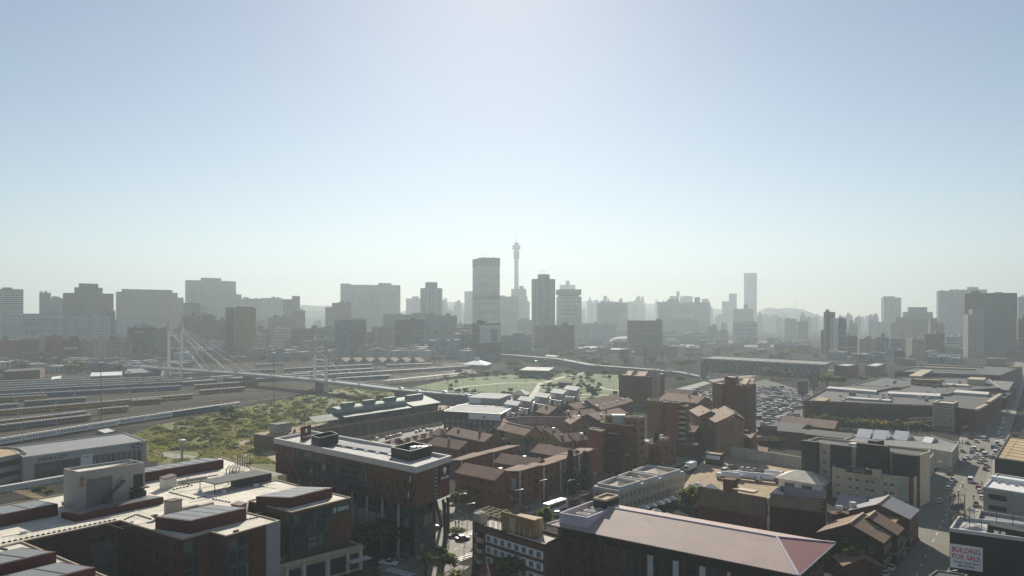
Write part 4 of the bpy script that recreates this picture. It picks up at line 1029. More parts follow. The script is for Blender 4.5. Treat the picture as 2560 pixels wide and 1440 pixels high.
r, p = bld('market_hall', 'second dark flat roofed hall behind the big market hall', P(13, (2130, 962), (2400, 975), (2500, 968), (2470, 944), (2205, 942)), 13, MT['brick_dark'], MT['roof_dark'], par=.8, t=.5, cat='hall', trim=MT['concrete'])
for i in range(22):
    px, py = random.uniform(2210, 2440), random.uniform(950, 970); q = W(px, py, 12.2); MB().box(q, AZB, random.uniform(1.2, 3), random.uniform(1, 2), 12.21, 12.2+random.uniform(.8, 2)).build('roof_unit', MT[random.choice(['concrete', 'concrete_dark', 'roof_grey'])], r)
onroof(r, 'plant_house', 12.2, ((2418, 962), (2460, 964), (2466, 958)), 4.5, 'stone_cream'); onroof(r, 'skylight_run', 12.2, ((2364, 966), (2420, 969), (2423, 966), (2366, 963)), 1.5, 'roof_bright')
r, p = lowbox('cream framed gallery block with four slot windows between the halls', (2277, 947), (2352, 951), (2356, 948), 17, 'brick_tan', 'stone_cream', .5, 'gallery_block')
a, b = edge(p, 0)
for k in range(4): slab(r, 'slot_window', a, b, 3+k*7.2, 7+k*7.2, 13.3, 14.2, .08, MT['stone_cream'])
r, p = lowbox('long multi level parking deck with two bright top rails and a brick end', (2237, 928), (2500, 938), (2556, 916), 16, 'concrete_dark', 'roof_dark', 1.1, 'parking_deck', 'parking garage')
a, b = edge(p, 0); L = dist(a, b)
for k in range(4): slab(r, 'deck_opening', a, b, 2, L-14, 1.6+k*3.5, 3.6+k*3.5, .07, MT['glass_dark'])
slab(r, 'brick_end', a, b, L-12, L, 0, 15.5, .3, MT['brick_red'])
for (l, n) in (((2283, 916), (2440, 922)), ((2303, 910), (2457, 916)), ((2524, 916), (2552, 916))):
    A, B = W(*l, 18), W(*n, 18); MB().prism(ribbon([A, B], 4), 16.2, 18, bot=True).build('upper_rail', MT['stone_cream'], r)
q0, q1 = W(2286, 944, 15), W(2318, 928, 15); MB().prism(ribbon([q0, q1], 9), 15.3, 16.4).build('ramp', MT['stone_cream'], r)
r, p = lowbox('tall blank pale sign wall left of the parking deck', (2222, 911), (2235, 912), (2237, 911), 24, 'concrete_pale', 'roof_grey', .3, 'sign_wall', 'wall')
shed('low grey barn with a pale ridge beside the parking deck', ((2471, 972), (2520, 976), (2545, 960)), 9, 13, 'roof_grey', 'concrete_dark')
lowbox('flat grey store beside the main street beyond the market hall', (2480, 990), (2515, 995), (2540, 972), 8, 'brick_dark', 'roof_dark')
for lab, px, py, w_, h_, y0 in (('dark poster tower on a single mast by the taxi rank', 2006, 0, 23, 32, 953), ('taller dark poster tower nearer the big tree', 2034, 0, 21, 33, 934), ('grey advertising tower beside the freeway end', 1759, 0, 14, 42, 902), ('dark billboard high on posts before the cream slabs', 2247, 0, 24, 16, 878), ('grey portrait billboard beside the freeway', 1560, 0, 17, 24, 873)):
    yb = y0+h_+(16 if w_ > 15 else 6); Y = 130086/(yb-HZ); a, b = WX(px-w_/2, Y), WX(px+w_/2, Y)
    r = root('billboard', lab, 'billboard', (*WX(px, Y), 0)); zb, zt_ = ztop(y0+h_, Y), ztop(y0, Y)
    slab(r, 'panel', a, b, 0, dist(a, b), zb, zt_, 1.2, MT['charcoal_clad']); slab(r, 'poster', a, b, .5, dist(a, b)-.5, zb+.6, zt_-.6, 1.26, MT['concrete_dark' if w_ < 18 or h_ > 30 else 'charcoal_clad'])
    MB().tube((*WX(px, Y), 0), (*WX(px, Y), zb), .6, .6, 8).build('mast', MT['frame_dark'], r)
# ------------------------------------------------------------------ housing blocks in the middle
fr, gl, fb_ = MT['frame_white'], MT['glass_dark'], MT['frame_brown']
def gline(label, a, b, zr, ze, hw, wall='brick_brown', roof='roof_tile', wins=True, over=.6, name='pitched_house', cat='house', z0=0):
    A, B = W(*a, zr), W(*b, zr); d = dirn(A, B); n = (-d[1], d[0])
    poly = ccw([(A[0]-n[0]*hw, A[1]-n[1]*hw), (B[0]-n[0]*hw, B[1]-n[1]*hw), (B[0]+n[0]*hw, B[1]+n[1]*hw), (A[0]+n[0]*hw, A[1]+n[1]*hw)])
    r = root(name, label, cat, (*cen(poly), 0)); gable(r, poly, ze, zr, MT[roof], MT[wall], over)
    rq_ = random.Random(label)
    for _ in range(rq_.randint(1, 3)):
        c_ = lerp(A, B, rq_.uniform(.1, .9)); sd_ = rq_.choice((-1, 1))*hw*rq_.uniform(.1, .6); c_ = (c_[0]+n[0]*sd_, c_[1]+n[1]*sd_); h_ = zr-(zr-ze)*abs(sd_)/hw
        MB().box(c_, math.atan2(d[1], d[0]), rq_.uniform(.6, 1.6), rq_.uniform(.6, 1.2), h_-.4, h_+rq_.uniform(.5, 1.3)).build(rq_.choice(['chimney', 'water_heater', 'roof_vent']), MT[rq_.choice([wall, 'concrete', 'white_metal'])], r)
    if wins:
        for i in range(4):
            p, q = edge(poly, i); m = lerp(p, q, .5); nrm = ((q[1]-p[1]), -(q[0]-p[0]))
            if nrm[0]*m[0]+nrm[1]*m[1] < 0:
                L = dist(p, q); windows(r, p, q, max(.5, ze-6.2), ze-.2, 2, max(1, int(L/3.6)), 1.3, 1.3, fb_, gl, 2)
    return r
def gribbon(label, pts, hw, ze, zr, wall, roof):
    c = cen(pts); r = root('curved_terrace', label, 'terrace', (*c, 0)); q = ribbon(pts, hw*2); n = len(pts); L, R = q[:n], q[n:][::-1]
    ov = ribbon(pts, hw*2+1.6); LO, RO = ov[:n], ov[n:][::-1]; f = MB(); w = MB(); hips = MB()
    for i in range(n-1):
        f.face([(*RO[i], ze-.3), (*RO[i+1], ze-.3), (*pts[i+1], zr), (*pts[i], zr)]); f.face([(*LO[i+1], ze-.3), (*LO[i], ze-.3), (*pts[i], zr), (*pts[i+1], zr)])
        w.face([(*R[i], 0), (*R[i+1], 0), (*R[i+1], ze), (*R[i], ze)]); w.face([(*L[i+1], 0), (*L[i], 0), (*L[i], ze), (*L[i+1], ze)])
        hips.beam((*pts[i], zr+.1), (*pts[i+1], zr+.1), .35, .25)
        if i < 5: hips.beam((*pts[i+1], zr+.08), (*(LO[i+1]), ze-.2), .25, .2)
    w.face([(*L[0], 0), (*R[0], 0), (*R[0], ze), (*pts[0], zr), (*L[0], ze)]); w.face([(*R[-1], 0), (*L[-1], 0), (*L[-1], ze), (*pts[-1], zr), (*R[-1], ze)])
    f.build('roof', roof, r); w.build('wall', wall, r); hips.build('ridge_tiles', MT['roof_pink'], r)
    for i in range(n-1):
        for Q in (((R[i], R[i+1]), (L[i+1], L[i]))):
            m = lerp(Q[0], Q[1], .5); nr = (Q[1][1]-Q[0][1], -(Q[1][0]-Q[0][0]))
            if nr[0]*m[0]+nr[1]*m[1] < 0 and dist(*Q) > 3: windows(r, Q[0], Q[1], 1, ze-.4, 2, max(1, int(dist(*Q)/3.4)), 1.2, 1.3, fb_, gl, 2)
    return r
zr = 11
gribbon('horseshoe terrace with a tiled roof and yellow walls', P(zr, (1334, 1070), (1300, 1063), (1268, 1056), (1257, 1051), (1262, 1046.5), (1290, 1043), (1340, 1041.5), (1418, 1043)), 4.6, 8, zr, MT['brick_yellow'], MT['roof_tile'])
for a in (
 ('brown pitched flats right behind the hotel roof plant', (1090, 1093), (1168, 1104), 12, 9.5, 5, 'brick_brown', 'roof_tile_dark'),
 ('brown pitched flats in the second row behind the hotel', (1137, 1069), (1232, 1087), 12, 9.5, 5, 'brick_brown', 'roof_tile_dark'),
 ('pitched flats between the two pinkish slanted roof rows', (1165, 1158), (1260, 1176), 13, 10.5, 4.6, 'brick_orange', 'roof_tile'),
 ('pitched flats tucked behind the four step pink roofs', (1257, 1134), (1352, 1148), 13, 10.5, 4.6, 'brick_orange', 'roof_tile'),
 ('pitched flats next to the cypress, behind the highest pink roof', (1350, 1110), (1440, 1125), 13, 10.5, 4.6, 'brick_orange', 'roof_tile'),
 ('low gabled house at the end of the car park', (1098, 1070), (1118, 1074), 9, 6.5, 4, 'brick_tan', 'roof_tile'),
 ('red walled gabled house below the round balcony tower', (1422, 1084), (1450, 1081), 12, 9.5, 5, 'red_render', 'roof_tile'),
 ('yellow gabled house beside the red walled gable', (1385, 1088), (1416, 1084), 12, 9.5, 5, 'brick_yellow', 'roof_tile'),
 ('yellow gabled house in the courtyard of the horseshoe', (1366, 1076), (1390, 1072), 11.5, 9, 4.5, 'brick_yellow', 'roof_tile_dark'),
 ('small lean gabled house at the opening of the horseshoe', (1343, 1066), (1366, 1064), 9, 7, 4, 'brick_brown', 'roof_tile'),
 ('tall gabled house with pale barge boards above the horseshoe', (1362, 1012), (1392, 1018), 15, 11.5, 5.5, 'brick_brown', 'roof_tile_dark'),
 ('brown gable with a pale edge between two courtyards', (1438, 1036), (1452, 1044), 15, 12, 5, 'brick_tan', 'roof_tile_dark'),
 ('long tiled terrace stepping behind the tall gabled house', (1420, 1010), (1462, 1003), 13, 10.5, 5, 'brick_brown', 'roof_tile'),
 ('long tiled terrace running to the red tower', (1466, 1000), (1540, 986), 14, 11, 5, 'brick_brown', 'roof_tile'),
 ('dark tiled terrace in the middle of the courtyard', (1395, 1030), (1480, 1022), 12, 9.5, 6, 'brick_brown', 'roof_tile_dark'),
 ('dark tiled terrace facing the round balcony tower', (1470, 1036), (1545, 1020), 12, 9.5, 6, 'brick_dark', 'roof_tile_dark'),
 ('long tiled terrace behind the twin slab tower', (1668, 982), (1762, 992), 15, 11.5, 7, 'brick_brown', 'roof_tile'),
 ('terrace with a rough tiled roof beside the taxi rank', (1672, 972), (1735, 976), 13, 10, 6, 'brick_brown', 'roof_tile_dark'),
 ('small gabled flats at the foot of the twin slab tower', (1640, 1088), (1672, 1093), 12, 9, 5, 'brick_orange', 'roof_tile_dark'),
 ('first brown saddle roof flats left of the red stair tower', (1752, 1014), (1776, 1028), 19, 16.5, 5.5, 'brick_tan', 'roof_sheet_rust'),
 ('large brown saddle roof flats in front of the red stair tower', (1790, 1022), (1826, 1040), 19, 16, 6.5, 'brick_tan', 'roof_sheet_rust'),
 ('narrow saddle roof flats hard against the red stair tower', (1812, 1015), (1836, 1034), 19.5, 17, 4.5, 'brick_brown', 'roof_sheet_rust'),
 ('low brown flats filling the yard below the saddle roofs', (1690, 1062), (1745, 1066), 12, 10, 6, 'brick_brown', 'roof_tile_dark'),
): gline(*a)
for k, (px, py) in enumerate(((1492, 1014), (1508, 1010), (1524, 1006), (1540, 1002), (1556, 997))):
    gline('small tiled gable in the row of five beside the long terrace', (px-4, py+1), (px+13, py-3), 11, 9, 3.6, 'brick_brown', 'roof_tile', False)['group'] = 'five small gables beside the long terrace'
for k, (px, py) in enumerate(((962, 1105), (986, 1098), (1012, 1097), (1030, 1091), (1052, 1086), (1074, 1081))):
    gline('small brown gabled garage in the stepped row beside the car park', (px-9, py+2), (px+11, py-3), 5, 3.4, 3.4, 'brick_brown', 'roof_tile_dark', False, name='garage', cat='garage')['group'] = 'stepped row of garages beside the car park'
# long flats under pinkish slanted roofs
def slant(label, quad, z, drop, wall, hb, wins=True):
    p = ccw(P(z, *quad)); r = root('slant_roofed_flats', label, 'flats', (*cen(p), 0))
    body = inset(p, 1.2)
    MB().prism(body, 0, z-1.1, top=False).build('wall', MT[wall], r)
    f = MB(); T = [(*q, z) for q in p]; B = [(*q, z-.35) for q in p]; f.face(T); f.face(B[::-1])
    for i in range(4): j = (i+1) % 4; f.face([B[i], B[j], T[j], T[i]])
    f.build('roof', MT['roof_sheet_brown'], r); MB().ring(body, .25, z-1.1, z-.36).build('clerestory', MT['glass_dark'], r)
    for i in range(4):
        a, b = edge(body, i); m = lerp(a, b, .5); nr = (b[1]-a[1], -(b[0]-a[0])); L = dist(a, b)
        if nr[0]*m[0]+nr[1]*m[1] < 0 and L > 4:
            windows(r, a, b, 1.2, z-1.4, 3, max(1, int(L/4.2)), 1.6, 1.5, fb_, gl, 2)
            for k in range(max(1, int(L/8))):
                u_ = 1+k*8; slab(r, 'balcony', a, b, u_, u_+2.6, 3.3, 4.3, 1.1, MT['brick_orange'])
            MB().tube((*p[i], 0), (*p[i], z-.35), .18, .18, 6).build('roof_post', MT['white_metal'], r)
    return r
slant('flats under the lower of two pinkish slanted roofs beside the hotel', [(1125, 1150), (1154, 1150), (1227, 1131), (1183, 1131)], 12, 0, 'brick_orange', 0)
slant('flats under the upper of two pinkish slanted roofs beside the hotel', [(1193, 1131), (1234, 1130), (1301, 1113), (1268, 1113)], 12, 0, 'brick_orange', 0)
for nm, q in (('lowest', [(1249, 1177), (1300, 1177), (1347, 1164), (1298, 1161)]), ('second', [(1312, 1163), (1360, 1163.5), (1402, 1151), (1354, 1149.5)]), ('third', [(1352, 1150), (1402, 1150), (1444, 1137), (1395, 1136)]), ('highest', [(1397, 1135), (1448, 1135), (1495, 1120), (1448, 1119.5)])):
    slant('flats under the %s of the four stepped pink roofs on the avenue' % nm, q, 12, 0, 'brick_orange', 0)
for k, q in enumerate(([(1161, 1180), (1200, 1187), (1219, 1184), (1170, 1177)], [(1259, 1154), (1308, 1161), (1312, 1158), (1266, 1150)], [(1345, 1129), (1392, 1136), (1396, 1133), (1352, 1126)])):
    p = P(8.5, *q); r = root('porch_roof', ['pale flat porch roof on thin posts, lowest of three between the flats', 'pale flat porch roof on thin posts in the middle courtyard', 'pale flat porch roof on thin posts, highest courtyard'][k], 'porch', (*cen(p), 0)); MB().prism(p, 8.2, 8.5, bot=True).build('roof', MT['roof_sheet_buff'], r)
    for c in ccw(p): MB().tube((*c, 0), (*c, 8.2), .15, .15, 6).build('post', MT['white_metal'], r)
# poster on the end of the lowest flats
M('poster_photo', (.3, .22, .2), .6, .6, .5, big=.2, col2=(.75, .7, .68)); M('poster_maroon', (.16, .03, .06), .6, .15)
A, B = W(1259, 1186, 10.5), W(1292, 1190, 10.5)
r = root('wall_poster', 'tall poster with photo and maroon text panel on the end of the pink roofed flats', 'poster', (*lerp(A, B, .5), 3)); A = (A[0]-.3, A[1]-1.2); B = (B[0]-.3, B[1]-1.2); L = dist(A, B)
slab(r, 'text_panel', A, B, 0, L, 1.5, 5.6, .15, MT['poster_maroon']); slab(r, 'photo_panel', A, B, 0, L, 5.6, 10, .15, MT['poster_photo'])
for k in range(4): slab(r, 'text_line', A, B, .4, L*(.6+.08*k), 4.6-k*.75, 4.9-k*.75, .2, MT['sign_white'])

# white and brick stepped houses by the park
def rowhouse(label, l, n, rr, h=13, pent=True):
    p = para(h, l, n, rr); r, p = bld('stepped_house', label, p, h, MT['brick_dark'], MT['roof_sheet_grey'], par=.25, t=.3, cat='house', trim=MT['white_metal'])
    for i in (0, 1):
        a, b = edge(p, i); L = dist(a, b)
        slab(r, 'white_band', a, b, L*.45, L-.05, h-3.6, h-.4, .12, MT['white_paint'])
        windows(r, a, b, 1.2, h-3.8, 3, max(1, int(L/3.2)), 1.3, 1.3, fr, gl, 2); win_at(r, (a[0]+(b[1]-a[1])/L*.12, a[1]-(b[0]-a[0])/L*.12), (b[0]+(b[1]-a[1])/L*.12, b[1]-(b[0]-a[0])/L*.12), L*.7, h-2.8, 1.2, 1.4, fr, gl, 1)
    if pent:
        q = [lerp(p[0], p[3], .35), lerp(p[1], p[2], .35), p[2], p[3]]; q = inset(q, .5)
        MB().prism(q, h-.24, h+3.2, top=False).build('penthouse', MT['render_grey'], r); mono(r, q, h+3.22, h+4.2, MT['roof_sheet_grey'], .8, name='butterfly_roof')
        a, b = ccw(q)[0], ccw(q)[1]; slab(r, 'white_panel', a, b, 0, dist(a, b)*.4, h+.1, h+3.1, .1, MT['white_paint'])
    return r
rowhouse('long brick row house with a white upper band nearest the station', (1109, 1027), (1252, 1035), (1282, 1018), 14, False)
for nm, px, py in (('first', 1255, 1027), ('second', 1288, 1016), ('third', 1330, 1006), ('fourth', 1370, 996), ('fifth', 1403, 987)):
    rowhouse('%s of the five white topped houses stepping towards the park' % nm, (px, py+1), (px+32, py+6), (px+46, py-4), 12)
rowhouse('wide white topped block behind the long brick row house', (1150, 1012), (1230, 1016), (1280, 1003), 14)
rowhouse('white hip capped block at the park side of the row', (1230, 1005), (1290, 1008), (1325, 997), 13, False)
r = root('tent_roof', 'cream tent shaped roof on the block beside the park', 'tent roof', (*W(1303, 990, 16), 13)); pp = para(16, (1282, 987), (1312, 989), (1322, 984)); hip(r, pp, 16.3, 19, MT['roof_bright'], MT['white_paint'], 1.2)
D.objects.remove([c for c in r.children if c.name.startswith('wall')][0]); MB().prism(pp, 12.8, 16.3, top=False).build('wall', MT['render_grey'], r)

# residential towers
def stack_windows(r, a, b, z0, z1, n, cols, w=1.3, h=1.4, f=None): windows(r, a, b, z0, z1, n, cols, w, h, f or fb_, gl, 2)
def flats(label, l, n, rr, z, wall, rows, c0, c1, roof='roof_grey', trim='stone_cream', name='tower_flats'):
    r, p = bld(name, label, para(z, l, n, rr), z, MT[wall], MT[roof], par=.5, t=.45, trim=MT[trim], cat='tower flats')
    for i, c in ((0, c0), (1, c1)):
        if c: stack_windows(r, *edge(p, i), 2, z-1, rows, c)
    return r, p
ta, p = flats('tan brick tower slab with pale roof rim beside the round balconies', (1472, 1071), (1503, 1077), (1515, 1073), 18.5, 'brick_orange', 6, 0, 1)
tb, p = flats('round balcony tower, its orange bands stacked over the avenue', (1519, 1081), (1568, 1085), (1582, 1077), 17, 'brick_red', 5, 0, 2)
a, b = edge(p, 0); c = lerp(a, b, .5); R = dist(a, b)*.52; an = math.atan2(b[1]-a[1], b[0]-a[0])
for k in range(6):
    z = 1.5+k*2.7; bm = MB(); n = 10; arc = [(c[0]+R*math.cos(an-math.pi*i/n)*1., c[1]+R*math.sin(an-math.pi*i/n)*.45-.05) for i in range(n+1)]
    for q0, q1 in zip(arc, arc[1:]): bm.face([(*q1, z), (*q0, z), (*q0, z+1.15), (*q1, z+1.15)]); bm.face([(*q0, z), (*q1, z), (*q1, z+1.15), (*q0, z+1.15)])
    bm.face([(*q, z+.02) for q in arc[::-1]]); bm.build('balcony', MT['brick_orange'], tb)
flats('middle stage of the round balcony tower with white roof tanks', (1500, 1054), (1580, 1063), (1592, 1057), 21, 'brick_brown', 7, 0, 2)
tt = root('roof_tank', 'white tank and blue hut on the round balcony tower roof', 'roof tank', (*W(1546, 1060, 20.5), 20.5)); MB().box(W(1546, 1060, 20.5), 0, 5, 3, 20.52, 24).build('hut', MT['render_grey'], tt); MB().box(W(1546, 1060, 20.5), 0, 5.6, 3.4, 24, 24.5).build('lid', MT['white_paint'], tt)
flats('left crown block with a pale square rim behind the balcony tower', (1513, 1037), (1547, 1040), (1563, 1037), 24, 'brick_tan', 7, 2, 1)
flats('right crown block with a pale square rim behind the balcony tower', (1560, 1041), (1598, 1043), (1612, 1040), 24, 'brick_tan', 7, 2, 2)
flats('left half of the twin slab tower, plain tan brick', (1617, 999), (1652, 1002), (1658, 999), 24.5, 'brick_tan', 8, 0, 0)
r, p = flats('right half of the twin slab tower with a balcony edge', (1662, 1003.5), (1697, 1006), (1708, 1003), 24.5, 'brick_orange', 8, 0, 1)
lk = root('link_block', 'dark glazed slot joining the twin slab tower', 'link block', (*W(1657, 1005, 23), 0)); MB().prism(para(23, (1650, 1004), (1664, 1006), (1668, 1003)), 0, 23).build('glazing', MT['facade_dark_glass'], lk)
r, p = flats('balcony wing with dark recesses stepping off the twin slab tower', (1697, 1013), (1716, 1015), (1722, 1012), 23, 'brick_tan', 7, 0, 0)
a, b = edge(p, 0)
for k in range(8): slab(r, 'balcony', a, b, .3, dist(a, b)-.3, 1.5+k*2.6, 2.6+k*2.6, 1., MT['concrete']); slab(r, 'recess', a, b, .5, dist(a, b)-.5, 2.7+k*2.6, 3.9+k*2.6, .06, MT['glass_dark'])
r, p = flats('red brick tower with white pergola frames on its roof', (1547, 937), (1620, 943), (1630, 939), 22, 'brick_red', 7, 6, 1, 'roof_dark', 'brick_red')
def pergola(r, z, pts):
    for q in pts:
        c = P(z, *q); b = MB()
        for i in range(len(c)): b.beam((*c[i], z+2.6 if i > 1 else z+.3), (*c[(i+1) % len(c)], z+2.6 if (i+1) % len(c) > 1 else z+.3), .35, .35)
        b.build('roof_frame', MT['stone_cream'], r)
        f = MB(); f.face([(*q_, z+2.5 if i > 1 else z+.2) for i, q_ in enumerate(c)]); f.build('pitched_roof', MT['roof_tile'], r)
pergola(r, 22, [[(1564, 939), (1576, 940), (1583, 935), (1571, 934)], [(1590, 941), (1612, 942), (1619, 937), (1597, 936)]])
r, p = flats('white rendered stair shaft of the red brick tower', (1622, 923), (1643, 925), (1649, 923), 26, 'render_grey', 6, 0, 1, 'roof_grey', 'white_paint')
flats('red brick wing right of the white stair shaft', (1643, 934), (1656, 936), (1662, 932), 22, 'brick_red', 7, 0, 1, 'roof_dark', 'brick_red')
flats('orange brick wing left of the red stair tower', (1781, 957), (1806, 960), (1815, 956), 27, 'brick_orange', 8, 0, 1, 'roof_tile', 'brick_orange')
flats('red rendered stair tower between two orange brick wings', (1811, 941), (1838, 944), (1846, 940), 30, 'red_render', 0, 0, 0, 'roof_bright', 'red_render')
r, p = flats('orange brick wing right of the red stair tower with roof frames', (1838, 962), (1872, 966), (1890, 960), 27, 'brick_brown', 8, 3, 2, 'roof_tile', 'brick_brown')
pergola(r, 27, [[(1850, 960), (1864, 963), (1876, 957), (1862, 953)], [(1866, 962), (1880, 962), (1886, 957), (1874, 954)]])
# red painted house, sheds and market roofs
r, p = bld('painted_house', 'square red painted house with one orange side wall', para(8, (1799, 1082), (1876, 1097), (1891, 1082)), 8, MT['red_render'], MT['roof_sheet_brown'], par=.5, t=.4, cat='house')
a, b = edge(p, 1); slab(r, 'orange_wall', a, b, .1, dist(a, b)-.1, 0, 7.9, .06, MT['brick_orange']); a, b = edge(p, 0)
windows(r, a, b, 1, 7, 2, 5, 1.6, 1.5, MT['frame_dark'], gl, 2, skip=.2)
MB().box(W(1866, 1082, 7.6), AZB, 3, 2.4, 7.52, 9).build('chimney', MT['brick_dark'], r)
for lab, q, z, zr, rf, wl in (
 ('wide pinkish tin roof next to the market hall', ((1950, 1058), (2085, 1072), (2100, 1062)), 6, 9, 'roof_sheet_brown', 'brick_red'),
 ('dark tin roof below the wide pinkish one', ((1925, 1066), (2000, 1074), (2030, 1064)), 6, 7.5, 'roof_dark', 'brick_dark'),
 ('long dark workshop with a pale eave behind the painted house', ((1895, 1072), (2015, 1084), (2030, 1076)), 7, 8, 'roof_dark', 'brick_brown'),
 ('dark workshop reaching to the black clad block', ((2015, 1086), (2120, 1098), (2140, 1086)), 7, 8, 'roof_dark', 'brick_dark'),
 ('low brown lean-to beside the red painted house', ((1885, 1126), (1915, 1131), (1925, 1124)), 3, 4.4, 'roof_tile', 'brick_red'),
): shed(lab, q, z, zr, rf, wl, name='workshop', cat='workshop')
for lab, px, col in (('faded red domed canopy in the scrap yard', 1903, 'roof_sheet_brown'), ('yellow domed canopy in the scrap yard', 1930, 'train_yellow'), ('olive domed canopy in the scrap yard', 1959, 'foliage_olive')):
    c = W(px, 1112); r = root('domed_canopy', lab, 'canopy', (*c, 0)); MB().lathe(c, [(4., 2.6), (3.6, 3.6), (2.4, 4.4), (0, 4.8)], 12).build('canopy', MT[col], r)
    for k in range(4): q = (c[0]+3.4*math.cos(k*1.57), c[1]+3.4*math.sin(k*1.57)); MB().tube((*q, 0), (*q, 2.8), .1, .1, 5).build('post', MT['frame_dark'], r)
M('plaster_worn', (.45, .41, .34), .95, .3, .5, big=.2, col2=(.6, .55, .47))
wl = root('yard_wall', 'long peeling plaster wall behind the parked trucks', 'wall', (*W(1990, 1150), 0)); a, b = W(1822, 1140), W(2012, 1172); MB().prism(ribbon([a, b], .5), 0, 4.6).build('wall', MT['plaster_worn'], wl); MB().prism(ribbon([a, b], .8), 4.6, 4.85, bot=True).build('coping', MT['concrete'], wl)
r, p = lowbox('small flat roofed gate house at the truck yard corner', (1763, 1132), (1803, 1137), (1810, 1131), 5, 'charcoal_clad', 'roof_tan', .4, 'gate_house'); a, b = edge(p, 0); slab(r, 'shop_sign', a, b, .4, dist(a, b)-.6, 2.6, 4.3, .12, MT['sign_white'])

# ------------------------------------------------------------------ black and cream block, sawtooth hall
zt1 = 18
bb = P(zt1, (2010, 1102), (2300, 1137), (2325, 1128), (2325, 1124), (2045, 1092))
r, p = bld('clad_block', 'black clad upper block with cream recesses above the cream hotel', bb, zt1, MT['render_cream'], MT['roof_dark'], par=.8, t=.4, cat='office block')
A, B = W(2010, 1102, zt1), W(2300, 1137, zt1); L = dist(A, B)
for u0, u1, z1 in ((0, .145, 18.4), (.27, .435, 18.3), (.5, .76, 19.9), (.8, 1., 17.8)):
    slab(r, 'black_bay', A, B, L*u0, L*u1, 0, z1, 2.2, MT['charcoal_clad'], back=0)
for u0, n in ((.155, 2), (.445, 1), (.79, 1)):
    for k in range(n): 
        for j in range(4): win_at(r, A, B, L*u0+1+k*2.6, 3+j*3.6, 1.5, 1.5, MT['frame_white'], gl, 2)
onroof(r, 'roof_terrace', zt1-.8, ((2120, 1112), (2200, 1121), (2206, 1117), (2130, 1108)), .5, 'roof_bright'); MB().box(W(2190, 1118, zt1), AZB, 5, 3.4, zt1-.78, zt1+2.5).build('lift_house', MT['charcoal_clad'], r)
zt2 = 11
cf = P(zt2, (2080, 1166.5), (2107, 1172), (2241, 1190), (2287, 1194), (2303, 1180), (2270, 1160), (2100, 1150))
r, p = bld('cream_hotel', 'cream rendered hotel with paired windows and a red corner stripe', cf, zt2, MT['render_cream'], MT['roof_dark'], par=1., t=.4, cat='hotel')
A, B = W(2080, 1166.5, zt2), W(2107, 1172, zt2); L = dist(A, B)
for j in range(3): win_at(r, A, B, L*.4, 1.2+j*2.9, 1.7, 1.4, MT['frame_white'], MT['glass_blue'], 3)
A, B = W(2107, 1172, zt2), W(2241, 1190, zt2); L = dist(A, B)
for u_ in (.1, .24, .42, .52, .76, .88):
    for j in range(3):
        win_at(r, A, B, L*u_, 1.2+j*2.9, 1.6, 1.4, MT['frame_white'], MT['glass_blue'], 3)
        slab(r, 'air_conditioner', A, B, L*u_+.5, L*u_+1.2, .75+j*2.9, 1.1+j*2.9, .35, MT['white_metal'])
A, B = W(2241, 1190, zt2), W(2287, 1194, zt2); L = dist(A, B)
slab(r, 'grey_panel', A, B, .2, L*.66, 1, zt2-.4, .1, MT['concrete']); slab(r, 'red_stripe', A, B, L*.7, L*.92, 0, zt2+.1, .35, MT['red_render']); slab(r, 'door', A, B, L*.1, L*.6, .2, 2.4, .2, MT['glass_dark'])
A, B = W(2287, 1194, zt2), W(2303, 1180, zt2); slab(r, 'yellow_panel', A, B, dist(A, B)*.45, dist(A, B)*.75, 1, zt2-.5, .12, MT['train_yellow'])
MB().prism([W(2160, 1176, 12), W(2200, 1181, 12), W(2205, 1176, 12), W(2166, 1172, 12)], 10.02, 12.2).build('lift_house', MT['render_cream'], r)
onroof(r, 'roof_canopy', 10, ((2108, 1167), (2180, 1177), (2184, 1173), (2114, 1163)), 1.2, 'roof_sheet_grey')
A, B = W(2115, 1163, 13.2), W(2180, 1171, 13.2); L = dist(A, B)
sg = root('roof_banner', 'dark banner with faint pale lettering on the cream hotel roof', 'sign', (*lerp(A, B, .5), 10.8)); slab(sg, 'board', A, B, 0, L, 10.9, 12.8, .2, MT['charcoal_clad']); text(sg, 'HOTEL', A, B, L*.5, 11.3, 1.3, MT['concrete'], .26)
for lab, s0, s1, o1, z, wl_, rf_ in (('narrow brown shop house right behind the black clad block', 84, 104, 26, 13, 'brick_brown', 'roof_bright'), ('grey shop house with a step in its roof beside the street', 104.3, 126, 24, 10.5, 'concrete', 'roof_grey'), ('low plaster shop with a blue awning before the sawtooth hall', 126.3, 150, 22, 8.5, 'plaster_worn', 'roof_grey')):
    q = [street(s0, 11.3), street(s1, 11.3), street(s1, o1), street(s0, o1)]; r, p = bld('shop_house', lab, q, z, MT[wl_], MT[rf_], cat='shop')
    for i in range(4):
        a, b = edge(p, i); m = lerp(a, b, .5); nr = (b[1]-a[1], -(b[0]-a[0]))
        if nr[0]*m[0]+nr[1]*m[1] < 0: windows(r, a, b, 3.6, z-1.2, max(1, int((z-4)/3)), max(1, int(dist(a, b)/3.4)), 1.3, 1.6, MT['frame_white'], gl, 2)
    slab(r, 'awning', street(s1, 11.3), street(s0, 11.3), 1, s1-s0-1, 3., 3.2, 2.4, MT['roof_sheet_grey' if z < 9 else 'concrete_dark'])
sh = P(8, (2100, 1102), (2330, 1122), (2380, 1130), (2397, 1107), (2330, 1088), (2160, 1079))
r, p = bld('sawtooth_hall', 'flat hall with three bright ridged skylights on its roof', sh, 8, MT['plaster_worn'], MT['roof_grey'], par=.7, t=.4, cat='hall')
